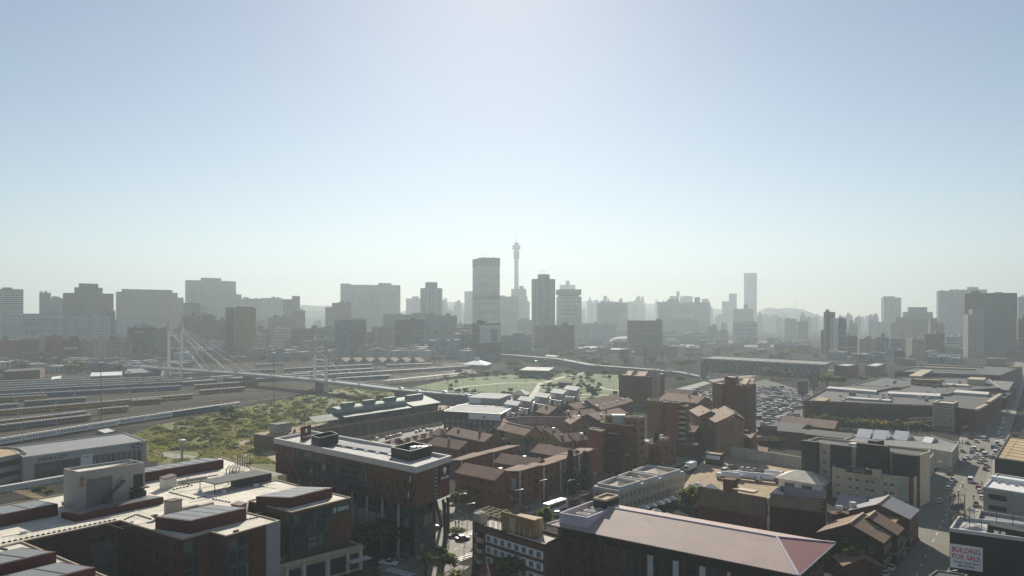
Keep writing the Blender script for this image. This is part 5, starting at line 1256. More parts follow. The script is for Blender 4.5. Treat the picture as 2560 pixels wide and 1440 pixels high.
for x0, yb in ((2140, 1094), (2180, 1097), (2232, 1099), (2306, 1106)):
    w_ = 34 if x0 < 2300 else 22; q = [W(x0, yb, 7.3), W(x0+w_, yb+3, 7.3), W(x0+w_+14, yb-7, 7.3), W(x0+14, yb-10, 7.3)]
    gable(r, q, 7.32, 10.6 if x0 < 2300 else 9, MT['roof_sheet_white'], MT['white_paint'], .1, 'skylight', walls=False)
    m1, m2 = lerp(q[0], q[3], .5), lerp(q[1], q[2], .5); f = MB(); f.face([(*q[1], 7.3), (*q[2], 7.3), (*m2, 10.5 if x0 < 2300 else 8.9)]); f.face([(*q[3], 7.3), (*q[0], 7.3), (*m1, 10.5 if x0 < 2300 else 8.9)]); f.build('skylight_end', MT['white_paint'], r)
r = root('lattice_gantry', 'pale lattice footbridge frame by the stair tower', 'gantry', (*W(2300, 1092), 0)); a, b = W(2271, 1092), W(2334, 1088); t = MB()
for z in (8, 10):
    t.beam((*a, z), (*b, z), .25, .25)
for k in range(14): t.beam((*lerp(a, b, k/14), 8 if k % 2 else 10), (*lerp(a, b, (k+1)/14), 10 if k % 2 else 8), .18, .18)
t.build('lattice', MT['stone_cream'], r)
for k in (0, .5, 1): q = lerp(a, b, k); MB().tube((*q, 0), (*q, 8), .2, .2, 6).build('post', MT['stone_cream'], r)
# ------------------------------------------------------------------ bank offices, nearest on the left
ZB = 18
bank = root('bank_offices', 'large red brick bank offices with pale roofs and maroon sloped roof lights', 'office building', (*W(400, 1300, ZB), 0))
def wing(r, poly, z, wall='brick_hotel_red', roof='roof_white', lip=.3, z0=0, trim='stone_cream'):
    p = ccw(poly); MB().prism(p, z0, z-lip, top=False).build('wall', MT[wall], r); MB_face(inset(p, .3), z-lip).build('roof', MT[roof], r); MB().ring(p, .3, z-lip, z).build('parapet', MT[trim], r); return p
E4 = para(ZB, (621, 1251), (728, 1280), (878, 1243))
MP = P(ZB, (56, 1352), (300, 1300), (455, 1347), (525, 1328), (565, 1339), (663, 1311), (698, 1300), (616, 1279), (622, 1251.5))+[E4[3]]+P(ZB, (693, 1199), (652, 1207), (626, 1166), (552, 1141), (360, 1190), (157, 1235), (82, 1248), (-300, 1316), (-420, 1400), (-200, 1412))
wing(bank, MP, ZB); wing(bank, P(ZB, (55.5, 1352.5), (330, 1465), (0, 1560), (-420, 1520), (-201, 1412.5)), ZB); wing(bank, E4, ZB, 'brick_hotel')
def lit(box, low, high, mat='maroon_metal', name='roof_light', nrib=3, dz=ZB-.3):   # maroon box with a sloping glass lid, edges: l n r b; n-r side high
    l, n, rr = box; pl = para((low+high)/2, l, n, rr); a, b, c, d = pl
    f = MB(); zz = (low, high, high, low); 
    for i in range(4): j = (i+1) % 4; f.face([(*pl[i], dz), (*pl[j], dz), (*pl[j], zz[j]), (*pl[i], zz[i])])
    f.face([(*q, z) for q, z in zip(pl, zz)]); o = f.build(name, MT[mat], bank)
    g = MB(); q = inset(pl, .45)
    def hh(pt):  # height on the sloping lid
        t = ((pt[0]-a[0])*(b[0]-a[0])+(pt[1]-a[1])*(b[1]-a[1]))/dist(a, b)**2; return low+(high-low)*t+.05
    for k in range(nrib):
        e0, e1 = lerp(q[0], q[3], k/nrib+.012), lerp(q[0], q[3], (k+1)/nrib-.012); f0, f1 = lerp(q[1], q[2], k/nrib+.012), lerp(q[1], q[2], (k+1)/nrib-.012)
        g.face([(*p, hh(p)) for p in (e0, f0, f1, e1)])
    g.build('roof_glass', MT['solar_glass'], o)
lit(((-200, 1304), (-150, 1317), (145, 1260)), 20.4, 20.5, nrib=4)
lit(((153, 1279.5), (192, 1289), (409, 1244)), 19.0, 19.4, nrib=2)
lit(((388, 1291), (476, 1303.5), (616, 1271)), 20.4, 20.6, nrib=4)
lit(((640, 1240), (727, 1245), (831, 1220)), 20.1, 20.3, nrib=4)
lit(((-260, 1436), (-170, 1452), (141, 1380)), 19.7, 19.8, nrib=4)
lit(((-150, 1478), (-60, 1497), (239, 1419)), 19.7, 19.8, nrib=4)
lit(((310, 1178), (352, 1184), (559, 1149)), 20.4, 20.5, nrib=7)
def rbox(name, l, n, rr, z0, z1, mat, cap=None, r=None):
    p = para(z1, l, n, rr); o = MB().prism(p, z0, z1).build(name, MT[mat], r or bank)
    if cap: MB().prism(inset(p, -.15), z1, z1+.25, bot=True).build('cap', MT[cap], o)
    return p
p = para(27.4, (159, 1171), (195, 1180), (362, 1156)); tw = MB().prism(p, ZB-.3, 26.8, top=False).build('stair_tower', MT['render_grey'], bank)
MB().ring(p, .35, 26.8, 27.4).build('tower_parapet', MT['render_grey'], bank); MB_face(inset(p, .35), 26.8).build('tower_roof', MT['roof_white'], bank)
a, b = edge(p, 1); L = dist(a, b)
MB().prism([lerp(a, b, .32), lerp(a, b, .36), lerp(p[3], p[2], .36), lerp(p[3], p[2], .32)], 26.81, 27.3).build('roof_divider', MT['concrete'], bank); MB().prism([lerp(lerp(a, p[3], .3), lerp(b, p[2], .3), .05), lerp(lerp(a, p[3], .3), lerp(b, p[2], .3), .28), lerp(lerp(a, p[3], .85), lerp(b, p[2], .85), .28), lerp(lerp(a, p[3], .85), lerp(b, p[2], .85), .05)], 26.81, 26.9).build('roof_hatch', MT['black_metal'], bank)
slab(bank, 'tower_recess', a, b, L*.12, L*.5, ZB+.2, 25.2, .05, MT['concrete_dark']); slab(bank, 'tower_door', a, b, L*.82, L*.97, 20.2, 24.6, .08, MT['charcoal_clad']); slab(bank, 'tower_window', a, b, L*.03, L*.085, 23.6, 26., .1, MT['render_orange'])
b_ = MB(); n_ = dirn(a, b); no = (n_[1], -n_[0])
for k in range(10): q = lerp(a, b, .34+k*.034); b_.box((q[0]+no[0]*.7, q[1]+no[1]*.7), math.atan2(n_[1], n_[0]), 1.1, 1.2, 19+k*.5, 19.12+k*.5)
b_.beam((*lerp(a, b, .33), 19.9), (*lerp(a, b, .66), 24.8), .1, .1); b_.build('outside_stair', MT['charcoal_clad'], bank)
slab(bank, 'tower_canopy', a, b, L*.76, L*1.02, 21., 21.3, 2., MT['maroon_metal']); slab(bank, 'chiller', a, b, L*.76, L*.98, ZB, 20.3, 1.6, MT['charcoal_clad'])
c = para(20.4, (500, 1201), (537, 1210.5), (677, 1183)); MB().prism(c, 20.2, 20.45, bot=True).build('canopy', MT['roof_dark'], bank)
for q in (c[0], c[1], lerp(c[1], c[2], .33), lerp(c[1], c[2], .66), c[2], lerp(c[0], c[3], .5)): MB().tube((*q, ZB-.3), (*q, 20.2), .12, .12, 6).build('canopy_post', MT['black_metal'], bank)
cc = cen(c); MB().box((cc[0]+3, cc[1]+4), math.pi/2-AZB, 11, 4, ZB-.3, 20.).build('plant_enclosure', MT['charcoal_clad'], bank)
rbox('roof_hut', (399, 1195), (413, 1199), (441, 1190), ZB-.3, 20.6, 'concrete_pale', 'maroon_metal'); rbox('roof_hut', (410, 1253), (428, 1256), (455, 1250), ZB-.3, 20.8, 'concrete', 'maroon_metal')
rbox('roof_hut', (578, 1262), (600, 1266), (617, 1259), ZB-.3, 18.9, 'concrete', 'maroon_metal')
for a, b in (((442, 1210), (478, 1203)), ((478, 1203), (517, 1197)), ((457, 1277), (497, 1269)), ((497, 1272), (531, 1263)), ((155, 1263), (240, 1250))):
    A, B = W(*a, ZB), W(*b, ZB); MB().beam((*A, ZB+.4), (*B, ZB+.4), 1.1, .9).build('duct', MT['concrete'], bank)
sd_ = MB(); sd_.lathe((0, 0), [(.1, .5), (.9, 1.1), (.95, 1.15), (.05, .8)], 12); sd_.tube((0, 0, 0), (0, 0, .6), .08, .08, 6); q = W(386, 1297, ZB); o = sd_.build('satellite_dish', MT['charcoal_clad'], None, at=(0, 0, 0)); o.parent = bank; o.location = (q[0]-bank.location.x, q[1]-bank.location.y, ZB-.3)
pm = MB(); pm.prism([(-.3, -.2), (.3, -.2), (.3, .2), (-.3, .2)], 0, .22, m=1); pm.tube((0, 0, .2), (0, 0, 1.15), .03, .03, 5); pm.tube((-1.2, 0, 1.1), (1.2, 0, 1.1), .025, .025, 4); pmo = pm.build('rail_post', [MT['white_metal'], MT['black_metal']], None, at=(0, 0, 0))
rails = (((2, 1359), (292, 1299), 22), ((422, 1231), (488, 1248), 11), ((492, 1246), (516, 1241), 3), ((530, 1248), (577, 1257), 6), ((341, 1287), (379, 1299), 6), ((604, 1302), (648, 1293), 5), ((430, 1225), (473, 1216), 5), ((447, 1206), (483, 1215), 5), ((520, 1192), (545, 1188), 4), ((310, 1300), (340, 1287), 4), ((2, 1372), (18, 1375), 3))
first = True
for a, b, n in rails:
    A, B = W(*a, ZB-.3), W(*b, ZB-.3)
    for k in range(n):
        o = pmo if first else pmo.copy(); q = lerp(A, B, (k+.5)/n)
        if not first: COL.objects.link(o)
        first = False; o.parent = bank; o.location = (q[0]-bank.location.x, q[1]-bank.location.y, ZB-.3); o.rotation_euler = (0, 0, math.atan2(B[1]-A[1], B[0]-A[0]))
for k in range(6): A, B = W(588+k*6, 1158-k*.5, 20.5), W(594+k*6, 1146, 20.5); bm = MB().beam((*A, 20.4), (*B, 20.4), .25, .3); bm.tube((*B, ZB-.3), (*B, 21.6), .12, .12, 5); bm.build('pergola_beam', MT['black_metal'], bank)
for k in range(5): A, B = W(566+k*8, 1173-k*1.4, 19.5), W(574+k*8, 1163-k*1.4, 19.5); bm = MB().beam((*A, 19.4), (*B, 19.4), .25, .3); bm.tube((*A, ZB-.3), (*A, 19.5), .12, .12, 5); bm.build('pergola_beam', MT['black_metal'], bank)
for a, b in (((4, 1343), (298, 1291)), ((430, 1236), (560, 1209)), ((262, 1309), (310, 1323)), ((300, 1318), (420, 1300)), ((470, 1258), (690, 1210)), ((560, 1206), (690, 1222))):
    A, B = W(*a, ZB-.3), W(*b, ZB-.3); MB().beam((*A, ZB-.27), (*B, ZB-.27), .16, .06).build('roof_seam', MT['charcoal_clad'], bank)
rr_ = random.Random(4)
for px, py in ((240, 1318), (330, 1308), (400, 1318), (500, 1231), (560, 1232), (600, 1215), (640, 1216), (470, 1200), (350, 1228), (590, 1330), (60, 1333), (420, 1212)):
    q = W(px, py, ZB-.3); MB().box(q, math.pi/2-AZB, rr_.uniform(.5, 1.4), rr_.uniform(.4, .9), ZB-.3, ZB+rr_.uniform(0, .5)).build('roof_vent', MT[rr_.choice(['concrete', 'white_metal', 'charcoal_clad'])], bank)
# facades
def dcol(a, b, u0, u1, z0, z1, mat='glass_dark', out=.08, nm='glazing'): L = dist(a, b); slab(bank, nm, a, b, L*u0, L*u1, z0, z1, out, MT[mat])
a, b = W(56, 1352, ZB), W(300, 1300, ZB)
M('mural_dark', (.055, .05, .055), .85, .6, .35, big=.1, col2=(.2, .18, .18)); dcol(a, b, .68, .98, 1, 14, 'mural_dark', .1, 'mural'); dcol(a, b, 0, .64, 0, 17.3, 'brick_dark', .06, 'dark_panel'); windows(bank, a, b, 3, 16, 4, 9, 1.5, 1.8, fb_, gl, 1)
a, b = W(300, 1300, ZB), W(455, 1347, ZB); windows(bank, a, b, 2, 17, 5, 7, 1., 2., MT['frame_dark'], gl, 1, jit=.3)
a, b = W(455, 1347, ZB), W(525, 1328, ZB); dcol(a, b, .03, .5, 1, 17, 'facade_dark_glass'); dcol(a, b, .5, .97, 0, 17.6, 'brick_hotel', .25, 'brick_fin')
a, b = W(565, 1339, ZB), W(663, 1311, ZB); dcol(a, b, .05, .55, 1, 16.8, 'facade_dark_glass'); dcol(a, b, .62, .97, 0, 17.6, 'brick_hotel_red', .3, 'brick_fin')
a, b = W(663, 1311, ZB), W(698, 1300, ZB); dcol(a, b, .02, 1, 0, ZB+.02, 'render_grey', .35, 'grey_fin')
a, b = E4[0], E4[1]; windows(bank, a, b, 8, 17, 3, 6, 1.1, 1.9, MT['frame_dark'], gl, 1); dcol(a, b, .85, .99, 7, 17, 'facade_dark_glass')
a, b = E4[1], E4[2]; L = dist(a, b); dcol(a, b, .02, .62, 6.6, 17.2, 'facade_dark_glass', .1, 'curtain_wall')
for k in range(7): slab(bank, 'mullion', a, b, L*(.02+.1*k), L*(.02+.1*k)+.15, 6.6, 17.2, .25, MT['frame_dark'])
for k in range(3): slab(bank, 'transom', a, b, L*.02, L*.62, 9.2+k*2.7, 9.5+k*2.7, .22, MT['frame_dark'])
slab(bank, 'sign_panel', a, b, L*.665, L*.97, 14.6, 16.9, .18, MT['sign_green']); text(bank, 'NEDBANK', a, b, L*.845, 15.2, 1.5, MT['sign_white'], .24, width=L*.2); slab(bank, 'emblem', a, b, L*.685, L*.715, 15.1, 16.4, .24, MT['sign_white'])
pod = P(6.5, (560, 1447), (907, 1360), (877, 1351), (530, 1437)); wing(bank, pod, 6.5, 'stone_cream', 'roof_dark', .5)
a, b = pod[0], pod[1]; L = dist(a, b)
for u0, u1 in ((.42, .52), (.55, .7), (.73, .86), (.88, .96)): slab(bank, 'shop_window', a, b, L*u0, L*u1, .6, 4.6, .06, MT['glass_dark'])
for u0 in (.405, .53, .71, .865, .97): slab(bank, 'pilaster', a, b, L*u0, L*u0+.8, 0, 6., .35, MT['concrete_pale'])
slab(bank, 'canopy', a, b, L*.86, L*1.03, 3., 3.25, 2.6, MT['concrete_pale']); slab(bank, 'cornice', a, b, 0, L+.3, 5.4, 5.8, .5, MT['stone_cream'])
# ------------------------------------------------------------------ car showroom
sh_ = para(9.9, (20, 1117), (58, 1142), (366, 1101)); r, p = bld('car_showroom', 'long pale grey car showroom with blue lettering on its front band', sh_, 9.9, MT['render_grey'], MT['roof_sheet_grey'], par=.5, t=.35, cat='car showroom', trim=MT['concrete_pale'])
a, b = edge(p, 1); L = dist(a, b)
slab(r, 'glass_front', a, b, L*.08, L*.43, .3, 6.4, .06, MT['glass_blue']); slab(r, 'glass_front', a, b, L*.53, L*.95, .3, 6.4, .06, MT['glass_blue']); slab(r, 'entrance_portal', a, b, L*.435, L*.525, 0, 7.6, .8, MT['white_metal'])
for k in range(9): slab(r, 'mullion', a, b, L*(.55+.045*k), L*(.55+.045*k)+.12, .3, 6.4, .2, MT['white_metal'])
for k in range(7): slab(r, 'mullion', a, b, L*(.1+.05*k), L*(.1+.05*k)+.12, .3, 6.4, .2, MT['frame_dark'])
text(r, 'JOBURG CITY', a, b, L*.22, 7.3, 1.9, MT['sign_blue'], .1, width=L*.24, shear=.2); text(r, 'CITY', a, b, L*.48, 6.2, .9, MT['sign_blue'], .86, width=L*.05)
def oval(r, a, b, u_, z, w_, h_, mat, out, name='oval_emblem'):
    d = dirn(a, b); n = (d[1], -d[0]); f = MB(); pts = [(a[0]+d[0]*(u_+w_/2*math.cos(t))+n[0]*out, a[1]+d[1]*(u_+w_/2*math.cos(t))+n[1]*out, z+h_/2*math.sin(t)) for t in [2*math.pi*i/20 for i in range(20)]]
    f.face(pts); bk = [(x-n[0]*(out), y-n[1]*(out), z_) for x, y, z_ in pts]
    for i in range(20): j = (i+1) % 20; f.face([bk[i], bk[j], pts[j], pts[i]])
    return f.build(name, mat, r)
oval(r, a, b, L*.915, 8.1, 5.4, 2.2, MT['sign_blue'], .2); text(r, 'Ford', a, b, L*.915, 7.6, 1.2, MT['sign_white'], .24, width=3.2, shear=.3)
qa = W(58, 1142, 9.9); dr = root('showroom_annexe', 'curved grey annexe with a rounded roof corner beside the showroom', 'annexe', (*W(10, 1150, 9), 0))
e_ = [W(-140, 1172, 10.5), W(66, 1130, 10.5), W(52, 1121, 10.5), W(30, 1117, 10.5), W(0, 1116, 10.5), W(-160, 1128, 10.5)]; e_ = ccw(e_)
MB().prism(e_, 0, 9.9, top=False).build('wall', MT['render_grey'], dr); MB_face(inset(e_, .4), 9.7).build('roof', MT['roof_tan'], dr); MB().ring(e_, .4, 9.7, 10.5).build('parapet', MT['concrete'], dr)
a, b = W(-140, 1172, 10.5), W(66, 1130, 10.5); L = dist(a, b)
for z0, z1 in ((6.2, 8.6), (2.2, 4.2)): slab(dr, 'strip_window', a, b, L*.1, L*.92, z0, z1, .06, MT['glass_dark'])
lowbox('grey hut with a sloping cap on the veld behind the showroom', (240, 1075), (262, 1083), (293, 1076), 9, 'concrete_dark', 'concrete_pale', .3, 'hut')
yw = root('boundary_wall', 'long low pale concrete wall between showroom and bank', 'wall', (*W(80, 1205), 0)); MB().prism(ribbon([W(-200, 1252, 2), W(215, 1180, 2)], 2.2), 0, 2.2).build('wall', MT['concrete_pale'], yw)
for k, px in enumerate((20, 73, 125)):
    q = W(px, 1240-px*.18, 2); lp = root('lamp_post', 'short lamp on the low pale wall, one of three', 'lamp', (*q, 0), 'lamps along the low pale wall'); MB().tube((*q, 2.2), (*q, 6), .09, .07, 6).build('pole', MT['white_metal'], lp); MB().beam((*q, 6), (q[0]-1.2, q[1], 5.6), .15, .1).build('arm', MT['white_metal'], lp)
yr = P(3, (0, 1218), (60, 1238), (118, 1249), (60, 1228)); sl_ = root('shade_roof', 'slatted timber shade roof in the sunken yard', 'shade roof', (*W(65, 1236, 4), 0))
for k in range(9): A, B = W(28+k*6, 1228+k*2., 4), W(66+k*6.2, 1226+k*2.4, 4); MB().beam((*A, 4), (*B, 4), .5, .2).build('slat', MT['roof_tan'], sl_)
# ------------------------------------------------------------------ hotel on stilts
ZH = 26
hp = para(ZH, (689, 1095), (1040, 1166), (1124, 1139)); ho = root('stilt_hotel', 'long red brick hotel raised on stilts with a pale flat roof edge', 'hotel', (*cen(hp), 0))
MB().prism(hp, 14.8, ZH-1.7, top=False, bot=True).build('wall', MT['brick_hotel'], ho); big = inset(hp, -.5); MB().prism(big, ZH-1.7, ZH-.9, top=False, bot=True).build('fascia', MT['concrete_pale'], ho)
MB().ring(big, .9, ZH-.9, ZH).build('parapet', MT['concrete_pale'], ho); MB_face(inset(big, .9), ZH-.9).build('roof', MT['roof_bright'], ho)
lo = inset(hp, 3.2); MB().prism(lo, 0, 14.8, top=False).build('lower_storeys', MT['facade_dark_glass'], ho)
a, b = hp[0], hp[1]; L = dist(a, b)
slab(ho, 'glazed_bay', a, b, L*.17, L*.7, 15.2, 23.8, .07, MT['facade_dark_glass'])
for k in range(5): slab(ho, 'floor_line', a, b, L*.17, L*.7, 15.2+k*2.1, 15.5+k*2.1, .16, MT['brick_brown'])
for k in range(27): slab(ho, 'mullion', a, b, L*.17+k*L*.0204, L*.17+k*L*.0204+.14, 15.2, 23.8, .2, MT['frame_dark'])
for j in range(4):
    for k in range(4): win_at(ho, a, b, L*.015+k*L*.04+(j % 2)*L*.014, 15.6+j*2.15, .75, 1.5, MT['frame_dark'], gl, 1)
    for k in range(7): win_at(ho, a, b, L*.73+k*L*.04+(j % 2)*L*.013+random.uniform(-.3, .3), 15.5+j*2.15, .75, 1.6, MT['frame_dark'], gl, 1)
for u_, z in ((.3, 17.4), (.4, 19.4), (.965, 21.5), (.955, 17.3)): slab(ho, 'pale_blind', a, b, L*u_, L*u_+.4, z, z+1.5, .24, MT['concrete_pale'])  # a few pale blinds on the hotel front
a, b = hp[1], hp[2]; L = dist(a, b)
slab(ho, 'stair_strip', a, b, L*.52, L*.6, 15, 24.2, .1, MT['glass_blue'])
for k in range(8): slab(ho, 'strip_bar', a, b, L*.52, L*.6, 15.6+k*1.1, 15.75+k*1.1, .2, MT['concrete_pale'])
slab(ho, 'sign_panel', a, b, L*.66, L*.97, 19, 24., .3, MT['maroon_sign']); text(ho, 'CITY LODGE', a, b, L*.815, 20., 1.1, MT['sign_white'], .36, width=L*.24); oval(ho, a, b, L*.815, 22.6, 1.6, 1.5, MT['sign_white'], .4, 'tree_emblem'); slab(ho, 'tree_emblem', a, b, L*.80, L*.83, 21.3, 22.2, .4, MT['sign_white'])
for q0, q1 in ((W(1090, 1252, 15), W(1103, 1312)), (W(1108, 1250, 15), W(1116, 1322)), (W(1120, 1246, 15), W(1121, 1317)), (W(1112, 1256, 15), W(1112, 1366)), (W(1060, 1262, 15), W(1072, 1330))):
    MB().tube((*q1, 0), (*q0, 14.8), .45, .45, 8).build('stilt', MT['charcoal_clad'], ho)
for k in range(9): q = lerp(hp[0], hp[1], .08+k*.1); q = (q[0]+.6, q[1]+.8); MB().tube((*q, 0), (*q, 14.8), .35, .35, 8).build('stilt', MT['concrete'], ho)
mid = [lerp(lo[0], lo[1], .3), lerp(lo[0], lo[1], .82)]; L = dist(*mid); 
for k in range(7): slab(ho, 'base_panel', mid[0], mid[1], k*L/7, (k+.8)*L/7, 2, 9.5, .25, MT['concrete'])
def openbox(r, l, n, rr, z0, z1, mat, nm):
    p = para(z1, l, n, rr); MB().ring(p, .3, z0, z1).build(nm, MT[mat], r); return p
p1 = openbox(ho, (778, 1088), (797, 1095), (846, 1084), ZH-.9, 28.6, 'black_metal', 'plant_screen'); p2 = openbox(ho, (977.6, 1117.6), (1026, 1128), (1081, 1113), ZH-.9, 28, 'black_metal', 'plant_screen')
for k in range(3): c = lerp(cen(p2), p2[2], .15+.2*k); MB().box(c, math.pi/2-AZB, 2.6, 1.8, ZH-.9, 27.9).build('chiller', MT['white_metal'], ho)
A, B = W(751, 1074, 28.9), W(775, 1068, 28.9); L = dist(A, B); slab(ho, 'roof_sign', A, B, 0, L, 24.9, 29.8, .4, MT['maroon_sign']); text(ho, 'CITY LODGE', A, B, L*.5, 26, .8, MT['sign_white'], .46, width=L*.75); oval(ho, A, B, L*.5, 28.2, 1.3, 1.4, MT['sign_white'], .46, 'tree_emblem')
rs = P(ZH, (800, 1101), (829, 1096), (978, 1118), (975, 1130)); MB().prism(rs, ZH-.89, ZH-.35).build('raised_roof', MT['roof_sheet_grey'], ho)
for k in range(7): q = lerp(W(808, 1106, ZH-.5), W(975, 1135, ZH-.5), k/6); MB().box(q, math.pi/2-AZA, 1.6, .8, ZH-.89, ZH-.5).build('roof_vent', MT['white_paint'], ho)
# ------------------------------------------------------------------ big pink ribbed roof
ZE, ZR = 14, 17.
Lc, NR_, Rc, Bc = W(1367, 1310, ZE), W(1996, 1438, ZE), W(2088, 1356, ZE), W(1546, 1262, ZE)
pk = root('pink_roof_hall', 'long brick building under a big pale pink ribbed hip roof', 'office building', (*cen([Lc, NR_, Rc, Bc]), 0))
d_ = dirn(Lc, NR_); e_ = dirn(NR_, Rc); hw_ = dist(NR_, Rc)/2
R2 = (NR_[0]+e_[0]*hw_-d_[0]*9, NR_[1]+e_[1]*hw_-d_[1]*9); R1 = (Lc[0]+e_[0]*hw_+d_[0]*9, Lc[1]+e_[1]*hw_+d_[1]*9); Bq = (Lc[0]+e_[0]*2*hw_, Lc[1]+e_[1]*2*hw_)
def roofplane(nm, pts, mat, tk=.25):
    f = MB(); f.face(pts); f.face([(x, y, z-tk) for x, y, z in pts][::-1])
    for i in range(len(pts)): j = (i+1) % len(pts); A, B = pts[i], pts[j]; f.face([(A[0], A[1], A[2]-tk), (B[0], B[1], B[2]-tk), B, A])
    f.build(nm, MT[mat], pk)
roofplane('roof', [(*Lc, ZE), (*NR_, ZE), (*R2, ZR), (*R1, ZR)], 'roof_pink'); roofplane('roof', [(*Rc, ZE), (*Bq, ZE), (*R1, ZR), (*R2, ZR)], 'roof_pink'); roofplane('hip_end', [(*NR_, ZE), (*Rc, ZE), (*R2, ZR)], 'roof_maroon'); roofplane('hip_end', [(*Bq, ZE), (*Lc, ZE), (*R1, ZR)], 'roof_pink')
for A, B in (((*R1, ZR+.05), (*R2, ZR+.05)), ((*NR_, ZE+.05), (*R2, ZR+.05)), ((*Rc, ZE+.05), (*R2, ZR+.05)), ((*Lc, ZE+.05), (*R1, ZR+.05))): MB().beam(A, B, .5, .22).build('ridge_cap', MT['lavender_render'], pk)
body = inset([Lc, NR_, Rc, Bq], 2.); body = ccw(body); MB().prism(body, 0, ZE-.3, top=False).build('wall', MT['brick_hotel_red'], pk)
gut = ccw([Lc, NR_, Rc, Bq])
for i in range(4): A, B = edge(gut, i); MB().beam((*A, ZE-.2), (*B, ZE-.2), .25, .3).build('gutter', MT['frame_dark' if i != 1 else 'white_metal'], pk)
a, b = edge(body, 0); L = dist(a, b)
slab(pk, 'eave_band', a, b, L*.02, L*.98, 11.2, 13.4, .05, MT['glass_dark'])
for k, (u0, u1, m) in enumerate(((.16, .185, 'glass_dark'), (.3, .34, 'glass_blue'), (.37, .42, 'glass_dark'), (.47, .62, 'glass_dark'), (.66, .72, 'glass_blue'), (.8, .95, 'glass_dark'))): slab(pk, 'glazed_slot', a, b, L*u0, L*u1, 1, 11.2, .07, MT[m])
for k in range(11): slab(pk, 'pier', a, b, L*(.02+.095*k), L*(.02+.095*k)+.7, 0, 13.5, .35, MT['brick_hotel_red'])
for k in range(4): slab(pk, 'stone_panel', a, b, L*(.435+.11*k), L*(.435+.11*k)+1.4, 3, 11, .2, MT['concrete_pale'])
windows(pk, a, b, 1, 11, 3, 12, 1.8, 1.7, MT['frame_dark'], gl, 2)
a, b = edge(body, 1); windows(pk, a, b, 1, 12.5, 3, 5, 2.4, 1.8, MT['frame_dark'], gl, 2)
pb = para(16.9, (1398, 1281.5), (1469, 1294), (1547, 1263)); MB().ring(pb, .45, 14.0, 16.9).build('plant_parapet', MT['lavender_render'], pk); MB_face(inset(pb, .45), 15.3).build('plant_floor', MT['roof_grey'], pk)
acu = MB(); acu.prism([(-.9, -.75), (.9, -.75), (.9, .75), (-.9, .75)], 0, 1.3, m=0); acu.lathe((0, 0), [(.55, 1.302), (.55, 1.36), (.1, 1.36)], 10, m=1); ac0 = acu.build('air_unit', [MT['roof_bright'], MT['charcoal_clad']], None, at=(0, 0, 0))
pc = inset(pb, 2.4); fst = True
for i in range(3):
    for k in range(4):
        A, B = lerp(pc[0], pc[3], .15+i*.33), lerp(pc[1], pc[2], .15+i*.33); q = lerp(A, B, .34+k*.2)
        o = ac0 if fst else ac0.copy(); 
        if not fst: COL.objects.link(o)
        fst = False; o.parent = pk; o.location = (q[0]-pk.location.x, q[1]-pk.location.y, 15.31); o.rotation_euler = (0, 0, math.pi/2-AZB)
p = para(19, (1483, 1244), (1514, 1250), (1547, 1237)); MB().prism(p, 14.2, 18.5, top=False).build('lift_shaft', MT['black_metal'], pk); MB().ring(p, .5, 18.5, 19).build('shaft_rim', MT['stone_cream'], pk); MB_face(inset(p, .5), 18.5).build('shaft_roof', MT['roof_tan'], pk)
# ------------------------------------------------------------------ old brick block with frames on its roof
ob = P(11, (1181, 1305), (1364, 1360), (1385, 1350)); ob = ob+[(ob[0][0]+(ob[2][0]-ob[1][0])*2.2, ob[0][1]+(ob[2][1]-ob[1][1])*2.2)]; ob[2] = (ob[1][0]+(ob[2][0]-ob[1][0])*2.2, ob[1][1]+(ob[2][1]-ob[1][1])*2.2)
r, p = bld('brick_flats', 'old brick block with white window strips and bare pipe frames on its roof', ob, 11, MT['brick_brown'], MT['roof_bright'], par=.8, t=.4, cat='flats', trim=MT['brick_hotel_red'])
a, b = edge(p, 0); L = dist(a, b)
for j in range(3):
    z = 1.2+j*2.9; slab(r, 'window_strip', a, b, L*.2, L*.97, z, z+1.9, .06, MT['white_paint'])
    for k in range(8): win_at(r, (a[0]+(b[1]-a[1])/L*.06, a[1]-(b[0]-a[0])/L*.06), (b[0]+(b[1]-a[1])/L*.06, b[1]-(b[0]-a[0])/L*.06), L*.215+k*L*.096, z+.15, 1.7, 1.6, MT['frame_white'], MT['glass_blue'], 3)
    slab(r, 'balcony', a, b, L*.09, L*.17, z-.5, z+.5, .8, MT['stone_cream']); slab(r, 'balcony_recess', a, b, L*.09, L*.17, z+.5, z+2, .05, MT['glass_dark']); win_at(r, a, b, L*.035, z+.3, .8, 1, MT['frame_white'], gl, 1)
slab(r, 'coping', a, b, L*.5, L, 10.9, 11.05, .12, MT['white_paint'])
for u0, o0, u1, o1, u2, o2 in ((.36, .55, .36, .25, .55, .25), (.55, .25, .8, .25, .8, .5)):
    w_ = MB(); pts = [lerp(lerp(p[0], p[1], u), lerp(p[3], p[2], u), o) for u, o in ((u0, o0), (u1, o1), (u2, o2))]; rb = ribbon(pts, .4); w_.prism(rb, 10.21, 15.2); w_.build('roof_wall', MT['render_orange'], r)
c = lerp(lerp(p[0], p[1], .62), lerp(p[3], p[2], .62), .55); MB().box(c, math.pi/2-AZA, 7, 5, 10.21, 14.4).build('roof_room', MT['stone_cream'], r); c = lerp(lerp(p[0], p[1], .74), lerp(p[3], p[2], .74), .3); MB().box(c, math.pi/2-AZA, 2, 1.6, 10.21, 12.2).build('tank', MT['render_orange'], r)
fm = MB()
